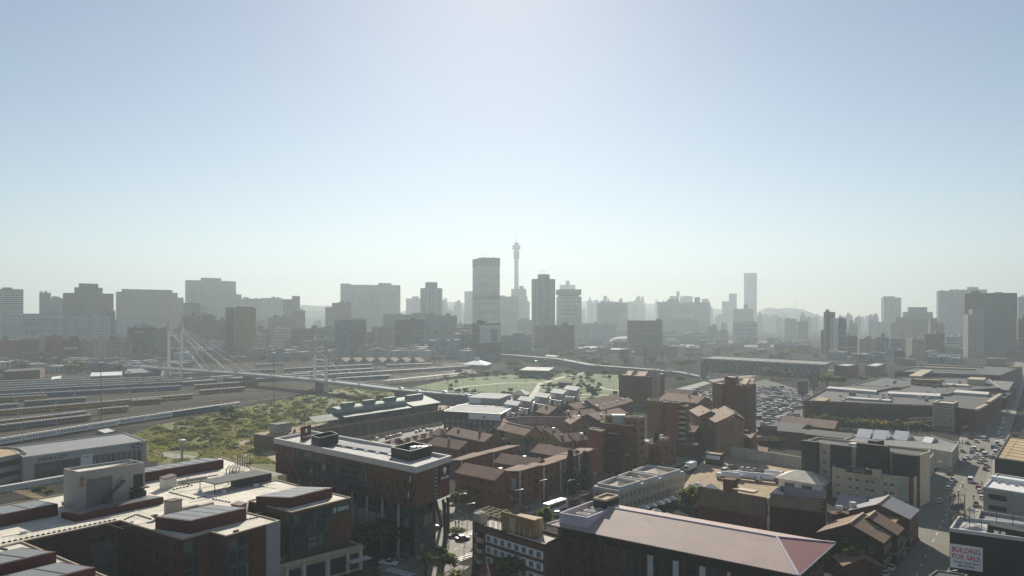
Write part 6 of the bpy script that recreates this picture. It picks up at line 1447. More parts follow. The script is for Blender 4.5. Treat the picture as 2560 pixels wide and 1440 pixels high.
for i in range(5):
    A, B = lerp(lerp(p[0], p[1], .02+i*.08), lerp(p[3], p[2], .02+i*.08), .1), lerp(lerp(p[0], p[1], .02+i*.08), lerp(p[3], p[2], .02+i*.08), .8); fm.beam((*A, 13.8), (*B, 13.8), .14, .14)
    for t in (0, .5, 1): q = lerp(A, B, t); fm.tube((*q, 10.2), (*q, 13.8), .07, .07, 5)
for t in (.1, .33, .56, .8): A, B = lerp(p[0], p[3], t), lerp(lerp(p[0], p[1], .36), lerp(p[3], p[2], .36), t); fm.beam((*A, 13.8), (*B, 13.8), .12, .12)
fm.build('pipe_frame', MT['stone_cream'], r); c = lerp(lerp(p[0], p[1], .03), lerp(p[3], p[2], .03), .3); MB().box(c, math.pi/2-AZA, 2.2, 3.4, 10.21, 13.2).build('chimney_block', MT['concrete'], r)
for k in range(6): q = lerp(lerp(p[0], p[1], .4+k*.075), lerp(p[3], p[2], .4+k*.075), .12+.02*(k % 2)); MB().tube((*q, 10.2), (*q, 12.9), .06, .06, 5).build('line_post', MT['white_metal'], r)
# ------------------------------------------------------------------ stone building with three roof wells
sb = P(8, (1483, 1215), (1547, 1227), (1711, 1178), (1619, 1165)); r, p = bld('stone_building', 'low cream stone building with three sunken roof wells', sb, 8, MT['stone_cream'], MT['roof_grey'], par=.4, t=.9, cat='building', trim=MT['concrete_pale'])
for f0, f1 in ((.02, .35), (.37, .62), (.64, .98)):
    q = [lerp(p[0], p[3], f0), lerp(p[1], p[2], f0), lerp(p[1], p[2], f1), lerp(p[0], p[3], f1)]; q = inset(q, .7); MB().ring(q, .5, 7.61, 8.9).build('well_parapet', MT['concrete_pale'], r); MB_face(inset(q, .5), 7.64).build('well_roof', MT['roof_sheet_buff'], r)
    hq = inset(q, 2.5); c = cen(hq); f = MB()
    for i in range(4): A, B = edge(ccw(hq), i); f.face([(*A, 7.66), (*B, 7.66), (*c, 9.3)])
    f.build('pyramid_light', MT['roof_sheet_buff'], r)
a, b = edge(p, 1); windows(r, a, b, .6, 7.2, 2, 16, 1.1, 1.7, MT['frame_white'], gl, 1); slab(r, 'cornice', a, b, 0, dist(a, b), 7.1, 7.45, .4, MT['concrete_pale']); slab(r, 'string_course', a, b, 0, dist(a, b), 3.7, 3.95, .2, MT['concrete_pale'])
a, b = edge(p, 0); windows(r, a, b, .6, 7.2, 2, 5, 1.1, 1.7, MT['frame_white'], gl, 1); slab(r, 'cornice', a, b, 0, dist(a, b), 7.1, 7.45, .4, MT['concrete_pale'])
for k, (px, py) in enumerate(((1610, 1262), (1629, 1257), (1648, 1252), (1664, 1247), (1680, 1241), (1640, 1272), (1668, 1282), (1700, 1290))):
    c = W(px, py, 3.2); u_ = root('parasol', 'white open parasol in the courtyard behind the stone building', 'parasol', (*c, 0), 'white parasols in the courtyard'); MB().tube((*c, 0), (*c, 3.3), .06, .06, 6).build('pole', MT['frame_brown'], u_); MB().lathe(c, [(2., 2.3), (1.1, 2.9), (0, 3.4)], 8).build('canopy', MT['concrete_pale'], u_)
for k in range(2):
    A, B = W(1722+k*32, 1213-k*0, 5), W(1740+k*32, 1203, 5); gline(['first grey sawtooth roof with a framed skylight beside the stone building', 'second grey sawtooth roof with a framed skylight beside the stone building'][k], (1722+k*34, 1217+k*3), (1742+k*34, 1207+k*3), 7, 4.6, 4.5, 'concrete', 'roof_sheet_grey', False, name='sawtooth_shed', cat='shed')
# ------------------------------------------------------------------ brick sheds, gabled street houses
def shed2(label, e0, e1, ze, r0, zr, roof, wall, piers, name='brick_shed'):
    A, B, C_ = W(*e0, ze), W(*e1, ze), W(*r0, zr); d = dirn(A, B); n = (-d[1], d[0]); hw = (C_[0]-A[0])*n[0]+(C_[1]-A[1])*n[1]
    q = [A, B, (B[0]+n[0]*2*hw, B[1]+n[1]*2*hw), (A[0]+n[0]*2*hw, A[1]+n[1]*2*hw)]; r = root(name, label, 'shed', (*cen(q), 0)); gable(r, q, ze, zr, MT[roof], MT[wall], .3); L = dist(A, B)
    for k in range(piers): slab(r, 'pier', A, B, (k+.5)*L/piers-.3, (k+.5)*L/piers+.3, 0, ze-.4, .3, MT['concrete'])
    for k in range(piers-1): slab(r, 'blind_window', A, B, (k+.72)*L/piers, (k+1.3)*L/piers, 2.5, ze-1.6, .06, MT['glass_dark'])
    return r, q
def step_gable(r, a, b, ze, zr, mat, n=6):
    L = dist(a, b); f = []
    for k in range(n):
        h = ze+(zr-ze)*(1-abs((k+.5)/n*2-1)); slab(r, 'step_parapet', a, b, L*k/n, L*(k+1)/n, ze-.6, h+.9, .35, MT[mat], back=.3)
r, q = shed2('brown brick shed with a buff tin roof and stepped gable', (1752, 1249), (1918, 1279), 10, (1776, 1222), 14, 'roof_sheet_rust', 'brick_brown', 7); step_gable(r, q[3], q[0], 10, 14, 'brick_brown')
c = W(1826, 1218, 14); MB().box(c, math.pi/2-AZB, 3.4, 3.4, 12, 16.6).build('chimney', MT['brick_brown'], r); A, B = W(1838, 1222, 14.5), W(1890, 1231, 14.5); MB().beam((*A, 14.6), (*B, 14.6), 3, .5).build('ridge_vent', MT['roof_sheet_buff'], r)
r, q = shed2('longer brick shed with an orange tin roof and rounded end parapet', (1936, 1252), (2064, 1267), 11, (1937, 1236), 13.6, 'roof_sheet_rust', 'brick_dark', 6); step_gable(r, q[1], q[2], 11, 13.4, 'brick_dark', 7)
r, q = shed2('long grey tin roofed hall behind the brick sheds', (2088, 1266), (2152, 1277), 8, (2072, 1231), 11, 'roof_sheet_grey', 'brick_brown', 3, 'tin_hall')
r, q = shed2('slate striped roof with a white framed glass end behind the sheds', (1962, 1234), (2066, 1248), 8.5, (1966, 1217), 11, 'roof_sheet_grey', 'brick_brown', 3, 'tin_hall')
A, B = W(1925, 1224, 11), W(1958, 1219, 11); fr_ = root('skylight_frame', 'white framed skylight ridge beyond the buff tin roof', 'skylight', (*A, 0)); gable(fr_, [A, W(1945, 1227, 10), W(1964, 1219, 10), B], 9.5, 11, MT['glass_blue'], MT['white_paint'], .2)
tk_ = root('roof_tank', 'white roof tank and ducts on the low roof behind the sheds', 'tank', (*W(2100, 1268, 8), 6)); MB().tube((*W(2090, 1270, 8.5), 8.5), (*W(2106, 1272, 8.5), 8.5), .9, .9, 10).build('drum', MT['white_paint'], tk_); MB().box(W(2132, 1272, 9), 0, 1.6, 1.6, 6, 11).build('cowl', MT['concrete_pale'], tk_); MB().box(W(2112, 1276, 8), 0, 9, 4, 4, 7.4).build('plinth', MT['brick_hotel_red'], tk_)
def across(label, r0, r1, zr, ze, hw, roof, wall, name='street_house', caps=True):
    A, B = W(*r0, zr), W(*r1, zr); d = dirn(A, B); n = (-d[1], d[0]); q = [(A[0]-n[0]*-hw, A[1]-n[1]*-hw), (A[0]-n[0]*hw, A[1]-n[1]*hw), (B[0]-n[0]*hw, B[1]-n[1]*hw), (B[0]+n[0]*hw, B[1]+n[1]*hw)]
    q = [(A[0]-n[0]*hw, A[1]-n[1]*hw), (B[0]-n[0]*hw, B[1]-n[1]*hw), (B[0]+n[0]*hw, B[1]+n[1]*hw), (A[0]+n[0]*hw, A[1]+n[1]*hw)]
    r = root(name, label, 'house', (*cen(q), 0)); gable(r, q, ze, zr, MT[roof], MT[wall], .35)
    if caps: MB().beam((*A, zr+.25), (*B, zr+.25), .5, .3).build('ridge_cap', MT['roof_sheet_buff'], r)
    p = ccw(q)
    for i in range(4):
        a, b = edge(p, i); m = lerp(a, b, .5); nr = (b[1]-a[1], -(b[0]-a[0]))
        if nr[0]*m[0]+nr[1]*m[1] < 0 and dist(a, b) > 3: windows(r, a, b, 1, ze-.6, 2, max(1, int(dist(a, b)/3.2)), 1.1, 1.7, MT['stone_cream'] if MT['stone_cream'] else fr, gl, 2)
    return r
across('dark gabled house with an olive tin roof, nearest along the main street', (2124, 1310), (2158, 1284), 12, 8.5, 8, 'roof_sheet_rust', 'brick_dark')
across('second gabled house, its brown roof tucked behind the olive one', (2170, 1294), (2188, 1279), 12, 8.5, 7, 'roof_tile_dark', 'brick_dark')
across('corner house with a slate blue roof and cream parapet', (2196, 1261), (2222, 1240), 12, 9, 8, 'roof_sheet_grey', 'brick_brown')
A, B = W(2200, 1350, 8), W(2258, 1268, 8); fs = root('street_front', 'cream plastered street front with tall windows below the gabled roofs', 'shop front', (*lerp(A, B, .5), 0)); MB().prism(ribbon([A, B], 2.4), 0, 8.2).build('wall', MT['stone_cream'], fs); MB().prism(ribbon([lerp(A, B, .3), lerp(A, B, .62)], 3), 8.2, 9.2, bot=True).build('parapet', MT['render_orange'], fs)
dd = dirn(A, B); L = dist(A, B); a2, b2 = (A[0]+dd[1]*1.2, A[1]-dd[0]*1.2), (B[0]+dd[1]*1.2, B[1]-dd[0]*1.2)
windows(fs, a2, b2, .8, 7.6, 2, 14, 1.2, 2., fr, gl, 2); slab(fs, 'verandah', a2, b2, L*.1, L*.9, 3.6, 3.85, 2.6, MT['roof_sheet_grey'])
A, B = W(2095, 1405, 5), W(2140, 1392, 5)
gline('low house with an orange tiled roof beside the round tree', (2132, 1372), (2158, 1394), 6, 4, 4.5, 'brick_hotel_red', 'roof_sheet_rust', True)
hd = root('hoarding', 'pale pink painted hoarding below the round tree', 'hoarding', (*W(2160, 1428), 0)); A, B = W(2126, 1434), W(2176, 1440); slab(hd, 'panel', A, B, 0, dist(A, B), .6, 3.4, .2, MT['concrete_pale']); slab(hd, 'base', A, B, 0, dist(A, B), 0, .6, .3, MT['concrete_dark'])
# ------------------------------------------------------------------ right hand side of the street
def rq(z, *pts): return P(z, *pts)
r, p = bld('tan_roof_block', 'black walled block with a tan flat roof seamed across and small vents', rq(7.6, (2487, 1144), (2700, 1174), (2760, 1120), (2521, 1090)), 7.6, MT['black_metal'], MT['roof_tan'], par=.5, t=.5, cat='building', trim=MT['roof_dark'])
for k in range(8): a_, b_ = lerp(p[0], p[3], .06+k*.125), lerp(p[1], p[2], .06+k*.125); MB().beam((*a_, 7.17), (*b_, 7.17), .3, .12).build('roof_seam', MT['brick_brown'], r)
for k in range(7): q = lerp(lerp(p[0], p[1], .12), lerp(p[3], p[2], .12), .1+k*.12); MB().tube((*q, 7.1), (*q, 7.7), .18, .18, 6).build('vent', MT['concrete'], r)
r, p = bld('grey_shop_block', 'grey rendered block with a dazzling white roof and strip windows', rq(9, (2458, 1216), (2700, 1255), (2760, 1225), (2491, 1183)), 9, MT['concrete'], MT['roof_sheet_white'], par=.5, t=.4, cat='building', trim=MT['concrete_pale'])
a, b = edge(p, 0); L = dist(a, b)
for u0, u1 in ((.06, .26), (.48, .9)):
    for z in (1.6, 5.2): slab(r, 'strip_window', a, b, L*u0, L*u1, z, z+1.7, .06, MT['glass_dark'])
MB().prism([lerp(p[0], p[3], .55), lerp(p[1], p[2], .55), lerp(p[1], p[2], .62), lerp(p[0], p[3], .62)], 8.51, 10).build('roof_step', MT['white_paint'], r)
for k in range(5): q = lerp(lerp(p[0], p[1], .1+.09*k), lerp(p[3], p[2], .1+.09*k), .45); MB().box(q, AZB, .9, .7, 8.51, 9.1).build('roof_cowl', MT['concrete'], r)
r, p = bld('sale_building', 'black walled building with a white roof and a for sale banner', rq(11.3, (2374, 1320), (2510, 1338), (2700, 1364), (2740, 1330), (2395, 1290)), 11.3, MT['black_metal'], MT['roof_bright'], par=.9, t=.45, cat='building', trim=MT['concrete_pale'])
c = lerp(p[1], p[2], .2); MB().box((c[0]+1, c[1]+5), AZA, 9, 4, 10.41, 12.4).build('roof_room', MT['black_metal'], r)
for k in range(3): q = lerp(lerp(p[0], p[1], .75+k*.16), lerp(p[4], p[3], .5), .2); MB().box(q, AZB, 1.3, 1., 10.41, 11.5).build('air_unit', MT['white_metal'], r)
A, B = W(2374, 1320, 11.3), W(2510, 1338, 11.3); L = dist(A, B); U = dist(A, W(2457, 1331, 11.3))
bn = root('sale_banner', 'white banner reading building for sale in red capitals', 'banner', (*lerp(A, B, .3), 2)); slab(bn, 'sheet', A, B, .1, U, 1.3, 7.4, .14, MT['sign_white'])
text(bn, 'BUILDING', A, B, U*.5, 5.45, 1.75, MT['sign_red'], .17, .02, width=U*.84); text(bn, 'FOR SALE', A, B, U*.5, 3.75, 1.75, MT['sign_red'], .17, .02, width=U*.84); text(bn, 'Contact: Tower Centre', A, B, U*.52, 2.75, .75, MT['ink'], .17, .02, width=U*.8); text(bn, '083 553 2205', A, B, U*.5, 1.85, .75, MT['ink'], .17, .02, width=U*.5)
ms = MB()
for u_ in (.06, .3, .52, .8, 1.1): q = lerp(lerp(p[0], p[1], u_), lerp(p[4], p[3], u_*.4), .5); ms.tube((*q, 10.4), (*q, 15.5), .09, .09, 5)
ms.build('aerial_mast', MT['frame_dark'], r)
r, p = bld('blue_roof_block', 'low block with a slate blue sunken roof behind the banner building', rq(9, (2440, 1303), (2720, 1345), (2760, 1322), (2450, 1276)), 9, MT['concrete_dark'], MT['roof_sheet_grey'], par=1., t=.3, cat='building', trim=MT['concrete'])
bf = root('billboard', 'rusty steel billboard frame standing at the kerb by the white roof', 'billboard frame', (*W(2385, 1330), 0)); A, B, C_ = W(2376, 1300, 11), W(2412, 1296, 11), W(2396, 1285, 11); t = MB()
for q in (A, B, C_): t.tube((*q, 0), (*q, 17.5), .13, .13, 5)
for z in (11, 13.2, 15.4, 17.4): t.beam((*A, z), (*B, z), .12, .12); t.beam((*A, z), (*C_, z), .12, .12); t.beam((*B, z), (*C_, z), .12, .12)
t.beam((*A, 11), (*B, 15.4), .1, .1); t.beam((*B, 11), (*C_, 17.4), .1, .1); t.build('steel_frame', MT['frame_brown'], bf); slab(bf, 'panel', A, B, .4, dist(A, B)-.4, 13.4, 15.2, .1, MT['glass_blue'])
aw = root('awning', 'cream awning over the pavement by the billboard frame', 'awning', (*W(2428, 1284, 4), 0)); aq = P(4, (2415, 1274), (2436, 1278), (2448, 1276), (2425, 1271)); MB().prism(aq, 3.7, 4., bot=True).build('sheet', MT['roof_white'], aw)
for q in aq[:2]: MB().tube((*q, 0), (*q, 3.7), .08, .08, 5).build('post', MT['frame_dark'], aw)
lowbox('dark roofed kiosk with a white edge at the bottom of the street', (2320, 1440), (2400, 1452), (2420, 1436), 5, 'concrete_dark', 'roof_dark', .3, 'kiosk', 'kiosk')
r, p = bld('hip_pavilion', 'white walled showroom with a pale hip roof in the truck yard', para(4.5, (1946, 1194), (2055, 1212), (2075, 1199)), 4.5, MT['white_paint'], MT['roof_white'], par=0, cat='pavilion')
D.objects.remove([c for c in r.children if c.name.startswith('roof')][0]); D.objects.remove([c for c in r.children if c.name.startswith('wall')][0]); hip(r, p, 4.5, 7.5, MT['roof_white'], MT['white_paint'], 1.2, .5)
a, b = edge(p, 0)
for u0 in (.15, .55): slab(r, 'shop_window', a, b, dist(a, b)*u0, dist(a, b)*u0+4, 1.4, 3.2, .05, MT['glass_dark'])
# flat roofed houses filling gaps around the avenue
lowbox('flat roofed brick shop at the foot of the cypress trees', (1560, 1120), (1600, 1124), (1612, 1118), 7, 'brick_brown', 'roof_grey')
r, p = lowbox('white cottage with a lean roof between the towers', (1588, 1100), (1620, 1104), (1632, 1098), 9, 'render_grey', 'roof_bright', .3, 'cottage')
lowbox('brick stores behind the gate house on the avenue', (1690, 1108), (1740, 1114), (1752, 1104), 6, 'brick_brown', 'roof_tile_dark', .3)
# ------------------------------------------------------------------ vegetation
def crown_mesh(seed, n, blobs, leaf, mats):
    rnd = random.Random(seed); b = MB()
    for i in range(n):
        cx_, cy_, cz_, r_ = rnd.choice(blobs)
        while True:
            x, y, z = (rnd.uniform(-1, 1) for _ in range(3)); d = math.sqrt(x*x+y*y+z*z)
            if .35 < d < 1: break
        k = r_*(.55+.45*d)/d*d; p = Vector((cx_+x*k, cy_+y*k, cz_+z*k*.85)); s = leaf*rnd.uniform(.6, 1.4)
        u = Vector((rnd.uniform(-1, 1), rnd.uniform(-1, 1), rnd.uniform(-.6, .6))).normalized(); v = u.cross(Vector((rnd.uniform(-1, 1), rnd.uniform(-1, 1), rnd.uniform(-1, 1)))).normalized()
        b.face([p-u*s-v*s*.7, p+u*s-v*s*.4, p+u*s*.9+v*s*.7, p-u*s*.6+v*s], 0 if rnd.random() < .7 else 1)
    o = b.build('crown', mats); me = o.data; D.objects.remove(o); return me
def trunk_mesh(seed, h, r, spread):
    rnd = random.Random(seed); b = MB().tube((0, 0, 0), (0, 0, h*.55), r, r*.7, 7)
    for i in range(5): a = i*1.257+rnd.random(); b.tube((0, 0, h*.5), (spread*math.cos(a), spread*math.sin(a), h*(.75+.2*rnd.random())), r*.55, r*.15, 5)
    o = b.build('trunk', MT['bark']); me = o.data; D.objects.remove(o); return me
def blobs_round(seed, R, h, n):
    rnd = random.Random(seed); return [(rnd.uniform(-R, R)*.6, rnd.uniform(-R, R)*.6, h+rnd.uniform(-R, R)*.45, R*rnd.uniform(.4, .6)) for _ in range(n)]
KIND = {}
for key, (m1, m2) in {'green': ('foliage', 'foliage_olive'), 'dark': ('foliage_dark', 'foliage'), 'olive': ('foliage_olive', 'foliage'), 'rust': ('foliage_rust', 'foliage_olive')}.items():
    KIND[key] = [(crown_mesh(s+len(key), 620, blobs_round(s*3+len(key), 2.4, 4.3, 9), .34, [MT[m1], MT[m2]]), trunk_mesh(s, 4.6, .2, 1.3)) for s in range(3)]
KIND['pine'] = [(crown_mesh(70+s, 900, [(0, 0, 1.2+i*.75, 1.5*(1-i/9)**.7+.12) for i in range(9)], .26, [MT['foliage_pine'], MT['foliage_dark']]), trunk_mesh(9, 4, .2, .3)) for s in range(2)]
KIND['slim'] = [(crown_mesh(90, 500, [(0, 0, .8+i*.8, .75*(1-i/10)+.1) for i in range(8)], .22, [MT['foliage_pine'], MT['foliage_dark']]), trunk_mesh(9, 4, .2, .2))]
def tree(kind, label, px, py, h, w=None, group=None, pos=None):
    cm, tm = random.choice(KIND[kind]); c = pos or W(px, py)
    r = root('tree', label, 'tree', (*c, 0), group, random.uniform(0, 6.3)); k = h/6.4 if kind not in ('pine', 'slim') else h/7.7
    r.scale = ((w/5.) if w else k, (w/5.) if w else k, k)
    for nm, me in (('trunk', tm), ('crown', cm)): o = D.objects.new(nm, me); COL.objects.link(o); o.parent = r
    return r
for a in (
 ('pine', 'tallest dark cypress beside the pink slanted roofs', 1426, 1238, 17, 9), ('pine', 'second dark cypress, right of the tallest one', 1462, 1226, 15, 9), ('pine', 'bushy dark conifer between the round balcony tower and the twin slabs', 1598, 1172, 15, 10), ('pine', 'dark conifer at the foot of the twin slab tower', 1640, 1158, 14, 9),
 ('dark', 'spreading dark tree before the hotel stilts', 958, 1392, 10, 11), ('dark', 'second spreading dark tree before the hotel stilts', 1015, 1380, 9, 10), ('dark', 'third dark tree at the hotel corner', 1048, 1362, 8, 8), ('dark', 'dark tree against the hotel base beside the bank podium', 918, 1384, 9, 9),
 ('olive', 'yellow green tree on the far side of the hotel road', 1150, 1272, 7, 9), ('olive', 'light tipped tree between the slanted roof flats', 1226, 1256, 10, 6), ('dark', 'dark round tree in front of the porch roof', 1190, 1262, 7, 8),
 ('green', 'leafy tree between the stone building and the brick shed', 1728, 1288, 10, 9), ('olive', 'smaller leafy tree beside the brick shed wall', 1716, 1280, 7, 6), ('olive', 'round yellow green tree at the corner of the pink hip roof', 2112, 1428, 9, 9.5), ('olive', 'bush showing between the pink roof and the dark shed', 2034, 1366, 5, 7),
 ('rust', 'orange bush at the foot of the brick flats', 1322, 1452, 6, 6), ('olive', 'dull green bush at the foot of the brick flats', 1270, 1456, 6, 9), ('olive', 'straggling tree between the two palms', 1105, 1440, 7, 8), ('green', 'bright leafy bush at the lower picture edge by the podium', 926, 1470, 5, 5), ('green', 'small tree behind the brick flats roof room', 1363, 1330, 8, 5),
 ('green', 'dense bushy tree standing by the last white train', 567, 1048, 9, 10), ('dark', 'low dark thicket beside the last white train', 590, 1052, 5, 9), ('rust', 'broad rust brown tree left of the second bridge pylons', 735, 893, 18, 26), ('rust', 'autumn tree beside the folded roof station', 716, 905, 8, 9),
 ('slim', 'tall pointed conifer beside the brown banded slab', 1613, 912, 22, 9), ('slim', 'shorter pointed conifer right of the banded slab', 1656, 908, 14, 7), ('green', 'large tree between the bus station and the poster towers', 2068, 968, 13, 20), ('dark', 'smaller tree touching the large bus station tree', 2100, 966, 10, 14), ('dark', 'wide dark tree under the bus station columns', 1930, 948, 12, 20), ('green', 'tree beside the wide dark bus station tree', 1965, 950, 9, 14), ('green', 'tree at the end of the freeway by the grey advertising tower', 1700, 958, 8, 12),
 ('rust', 'rust coloured tree before the second flat white hall', 2155, 955, 7, 14), ('dark', 'dark tree beside the horseshoe terrace', 1262, 1112, 9, 7), ('dark', 'dark tree in the courtyard below the horseshoe', 1316, 1128, 8, 8), ('green', 'round tree in the square before the red brick tower', 1480, 992, 9, 11), ('olive', 'dry bush in front of the tall showroom annexe', 120, 1242, 3, 5), ('dark', 'dark bush in the sunken yard', 96, 1240, 4, 5),
 ('green', 'low clipped hedge on the hotel corner of the junction', 1140, 1336, 2.4, 7), ('dark', 'tree by the white ended tower', 2150, 905, 12, 20), ('rust', 'autumn trees crown by the brown flats at the picture edge', 26, 905, 16, 24), ('dark', 'dark tree beside the brown depot', 44, 922, 11, 14),
): tree(*a)
for k in range(16): tree(random.choice(['dark', 'dark', 'olive', 'green']), 'dark leafy tree in the belt between the railway yard and the shops', random.uniform(110, 420), random.uniform(912, 934), random.uniform(7, 12), random.uniform(10, 16), 'tree belt north of the railway yard')
for k in range(15): tree(random.choice(['rust', 'dark', 'dark', 'olive']), 'street tree in front of the market hall brick wall', 2022+k*21+random.uniform(-5, 5), 1066+k*1.6+random.uniform(-3, 4), random.uniform(6, 9), random.uniform(6, 9), 'street trees before the market hall')
for k in range(46):
    px, py = random.uniform(1090, 1590), random.uniform(938, 995)
    if 945 < py < 985 or random.random() < .5: tree(random.choice(['dark', 'green', 'olive']), 'small round park tree on the lawn', px, py, random.uniform(3, 6), random.uniform(4, 7), 'young trees scattered over the park lawn')
for k in range(14): tree(random.choice(['dark', 'olive']), 'bushy tree on the slope below the park road', random.uniform(880, 1290), 0, random.uniform(3, 5), random.uniform(5, 9), 'bushes along the bridge approach', pos=W(random.uniform(880, 1290), random.uniform(1000, 1006)))
for k in range(12): tree(random.choice(['dark', 'green']), 'tree along the raised freeway edge', random.uniform(1280, 1720), random.uniform(905, 948), random.uniform(4, 9), random.uniform(7, 12), 'trees along the raised freeway')
for k in range(18): tree(random.choice(['dark', 'olive', 'rust']), 'hazy tree among the low blocks beyond the freeway', random.uniform(1280, 2050), random.uniform(868, 895), random.uniform(8, 14), random.uniform(14, 26), 'hazy trees beyond the freeway')
for k in range(18): tree(random.choice(['dark', 'dark', 'olive']), 'dark leafy tree by the low blocks at the yard edge', random.uniform(0, 420), random.uniform(912, 950), random.uniform(7, 12), random.uniform(12, 20), 'trees by the low shops at the yard edge')
for k in range(28): tree('dark', 'dark tree in the thick belt behind the park and freeway', random.uniform(1240, 1980), random.uniform(890, 922), random.uniform(7, 12), random.uniform(14, 24), 'thick tree belt behind the park')
for k in range(18): tree(random.choice(['dark', 'dark', 'olive', 'rust']), 'hazy tree among the low roofs of the plain', random.uniform(1260, 2560), random.uniform(868, 912), random.uniform(7, 12), random.uniform(10, 18), 'hazy trees on the plain')
for k in range(18): tree(random.choice(['dark', 'dark', 'olive', 'rust']), 'street tree at the foot of the western towers', random.uniform(0, 1180), random.uniform(893, 912), random.uniform(7, 13), random.uniform(12, 22), 'street trees below the western towers')
for k in range(22): tree(random.choice(['dark', 'dark', 'pine']), 'dark tree at the foot of the brick flats along the avenue', *random.choice([(1540+random.uniform(-30, 60), 1150+random.uniform(-20, 20)), (1690+random.uniform(-30, 50), 1100+random.uniform(-16, 16)), (1330+random.uniform(-60, 60), 1212+random.uniform(-8, 8))]), random.uniform(5, 9), random.uniform(5, 8), 'dark trees along the avenue flats')
for k in range(30): tree(random.choice(['dark', 'green']), 'dark tree clump on the park edge', random.uniform(1100, 1560), random.choice([940, 945, 990, 996])+random.uniform(-3, 3), random.uniform(5, 8), random.uniform(6, 11), 'tree clumps edging the park')
for k in range(14): tree('dark', 'dark courtyard tree among the brown terraces', random.uniform(1180, 1560), random.uniform(1066, 1140), random.uniform(5, 8), random.uniform(4, 7), 'courtyard trees among the brown terraces')
# scrub over the veld: nobody could count it
sc = MB(); rnd = random.Random(3)
def pip(p, poly):
    c = False; j = len(poly)-1
    for i in range(len(poly)):
        (xi, yi), (xj, yj) = poly[i], poly[j]
        if (yi > p[1]) != (yj > p[1]) and p[0] < (xj-xi)*(p[1]-yi)/(yj-yi)+xi: c = not c
        j = i
    return c
SCP = [(374, 1078), (400, 1122), (560, 1128), (680, 1098), (760, 1058), (860, 1010), (1000, 980), (880, 968), (640, 1014), (480, 1048)]
nb = 0
while nb < 470:
    px, py = rnd.uniform(370, 1000), rnd.uniform(966, 1128)
    if not pip((px, py), SCP) or mnoise.noise((px*.02, py*.05, 3)) < -.3: continue
    nb += 1; c = W(px, py); R = .7+3.6*rnd.random()**2.2; m = rnd.choice([0, 0, 2, 2, 3, 4]); 
    for i in range(int(26+R*20)):
        a, q, z = rnd.uniform(0, 6.28), R*math.sqrt(rnd.random()), 0; z = (1-(q/R)**2)*R*.5*rnd.uniform(.4, 1.)
        p = Vector((c[0]+q*math.cos(a), c[1]+q*math.sin(a), z+.1)); s = rnd.uniform(.25, .55); u_ = Vector((rnd.uniform(-1, 1), rnd.uniform(-1, 1), rnd.uniform(-.5, .5))).normalized(); v = u_.cross(Vector((rnd.uniform(-1, 1), rnd.uniform(-1, 1), rnd.uniform(-1, 1)))).normalized()
        sc.face([p-u_*s-v*s, p+u_*s-v*s, p+u_*s+v*s, p-u_*s+v*s], m if rnd.random() < .8 else (m+1) % 5)
nt = 0
while nt < 11000:
    px, py = rnd.uniform(320, 1000), rnd.uniform(966, 1160); q = W(px, py)
    if not pip(q, ccw(veld)) or mnoise.noise((px*.015, py*.04, 9)) < -.2: continue
    nt += 1; a = rnd.uniform(0, 3.14); s = rnd.uniform(.3, .8); hgt = rnd.uniform(.2, .7); dx, dy = math.cos(a)*s, math.sin(a)*s; zz_ = mnoise.noise((px*.03, py*.08, 5))
    sc.face([(q[0]-dx, q[1]-dy, .05), (q[0]+dx, q[1]+dy, .05), (q[0]+dx*1.2, q[1]+dy*1.2-.2, hgt), (q[0]-dx*1.2, q[1]-dy*1.2-.2, hgt)], 3 if zz_ > 0 else 0 if zz_ > -.3 else 1)
o = sc.build('scrub', [MT['foliage_olive'], MT['foliage_bright'], MT['foliage_dark'], MT['foliage_straw'], MT['foliage']]); tag(o, 'rough green and straw coloured scrub covering the veld beside the railway', 'scrub', None, 'stuff')
# palms
def palm(label, px, py, h, spread):
    r = root('palm_tree', label, 'palm tree', (*W(px, py), 0)); MB().tube((0, 0, 0), (0, 0, h), .42, .34, 8).build('trunk', MT['bark'], None, at=(0, 0, 0)).parent = r
    f = MB(); rn = random.Random(px)
    for i in range(46):
        a = rn.uniform(0, 6.28); el = rn.uniform(-.3, 1.25); prev = None; Ln = spread*rn.uniform(.8, 1.1)
        for k in range(6):
            t = k/5; q = Vector((math.cos(a)*math.cos(el)*Ln*t, math.sin(a)*math.cos(el)*Ln*t, h+math.sin(el)*Ln*t-1.5*t*t*spread*.32)); w_ = .42*(1-t*.8); s = Vector((-math.sin(a), math.cos(a), 0))*w_; dz = Vector((0, 0, -.22*(1-t)))
            if prev: f.face([prev[0], prev[1], q, q-s+dz] if 0 else [prev[2], prev[3], q, q-s+dz], i % 2); f.face([prev[3], prev[4], q+s+dz, q], i % 2)
            prev = (None, None, q-s+dz, q, q+s+dz)
    f.build('fronds', [MT['foliage_olive'], MT['foliage']], None, at=(0, 0, 0)).parent = r
palm('larger feathery palm beside the hotel junction', 1064, 1482, 7.5, 5); palm('smaller palm in front of the hotel junction', 1138, 1500, 5.5, 4.2); palm('third palm with its crown just inside the picture edge', 1100, 1510, 5, 4)
kk = root('thatch_kiosk', 'maroon sheeted garden kiosk between the palms and the brick flats', 'kiosk', (*W(1212, 1440), 0)); kp = para(3, (1188, 1432), (1220, 1446), (1250, 1430)); hip(kk, kp, 3, 5, MT['maroon_metal'], MT['brick_red'], .8)
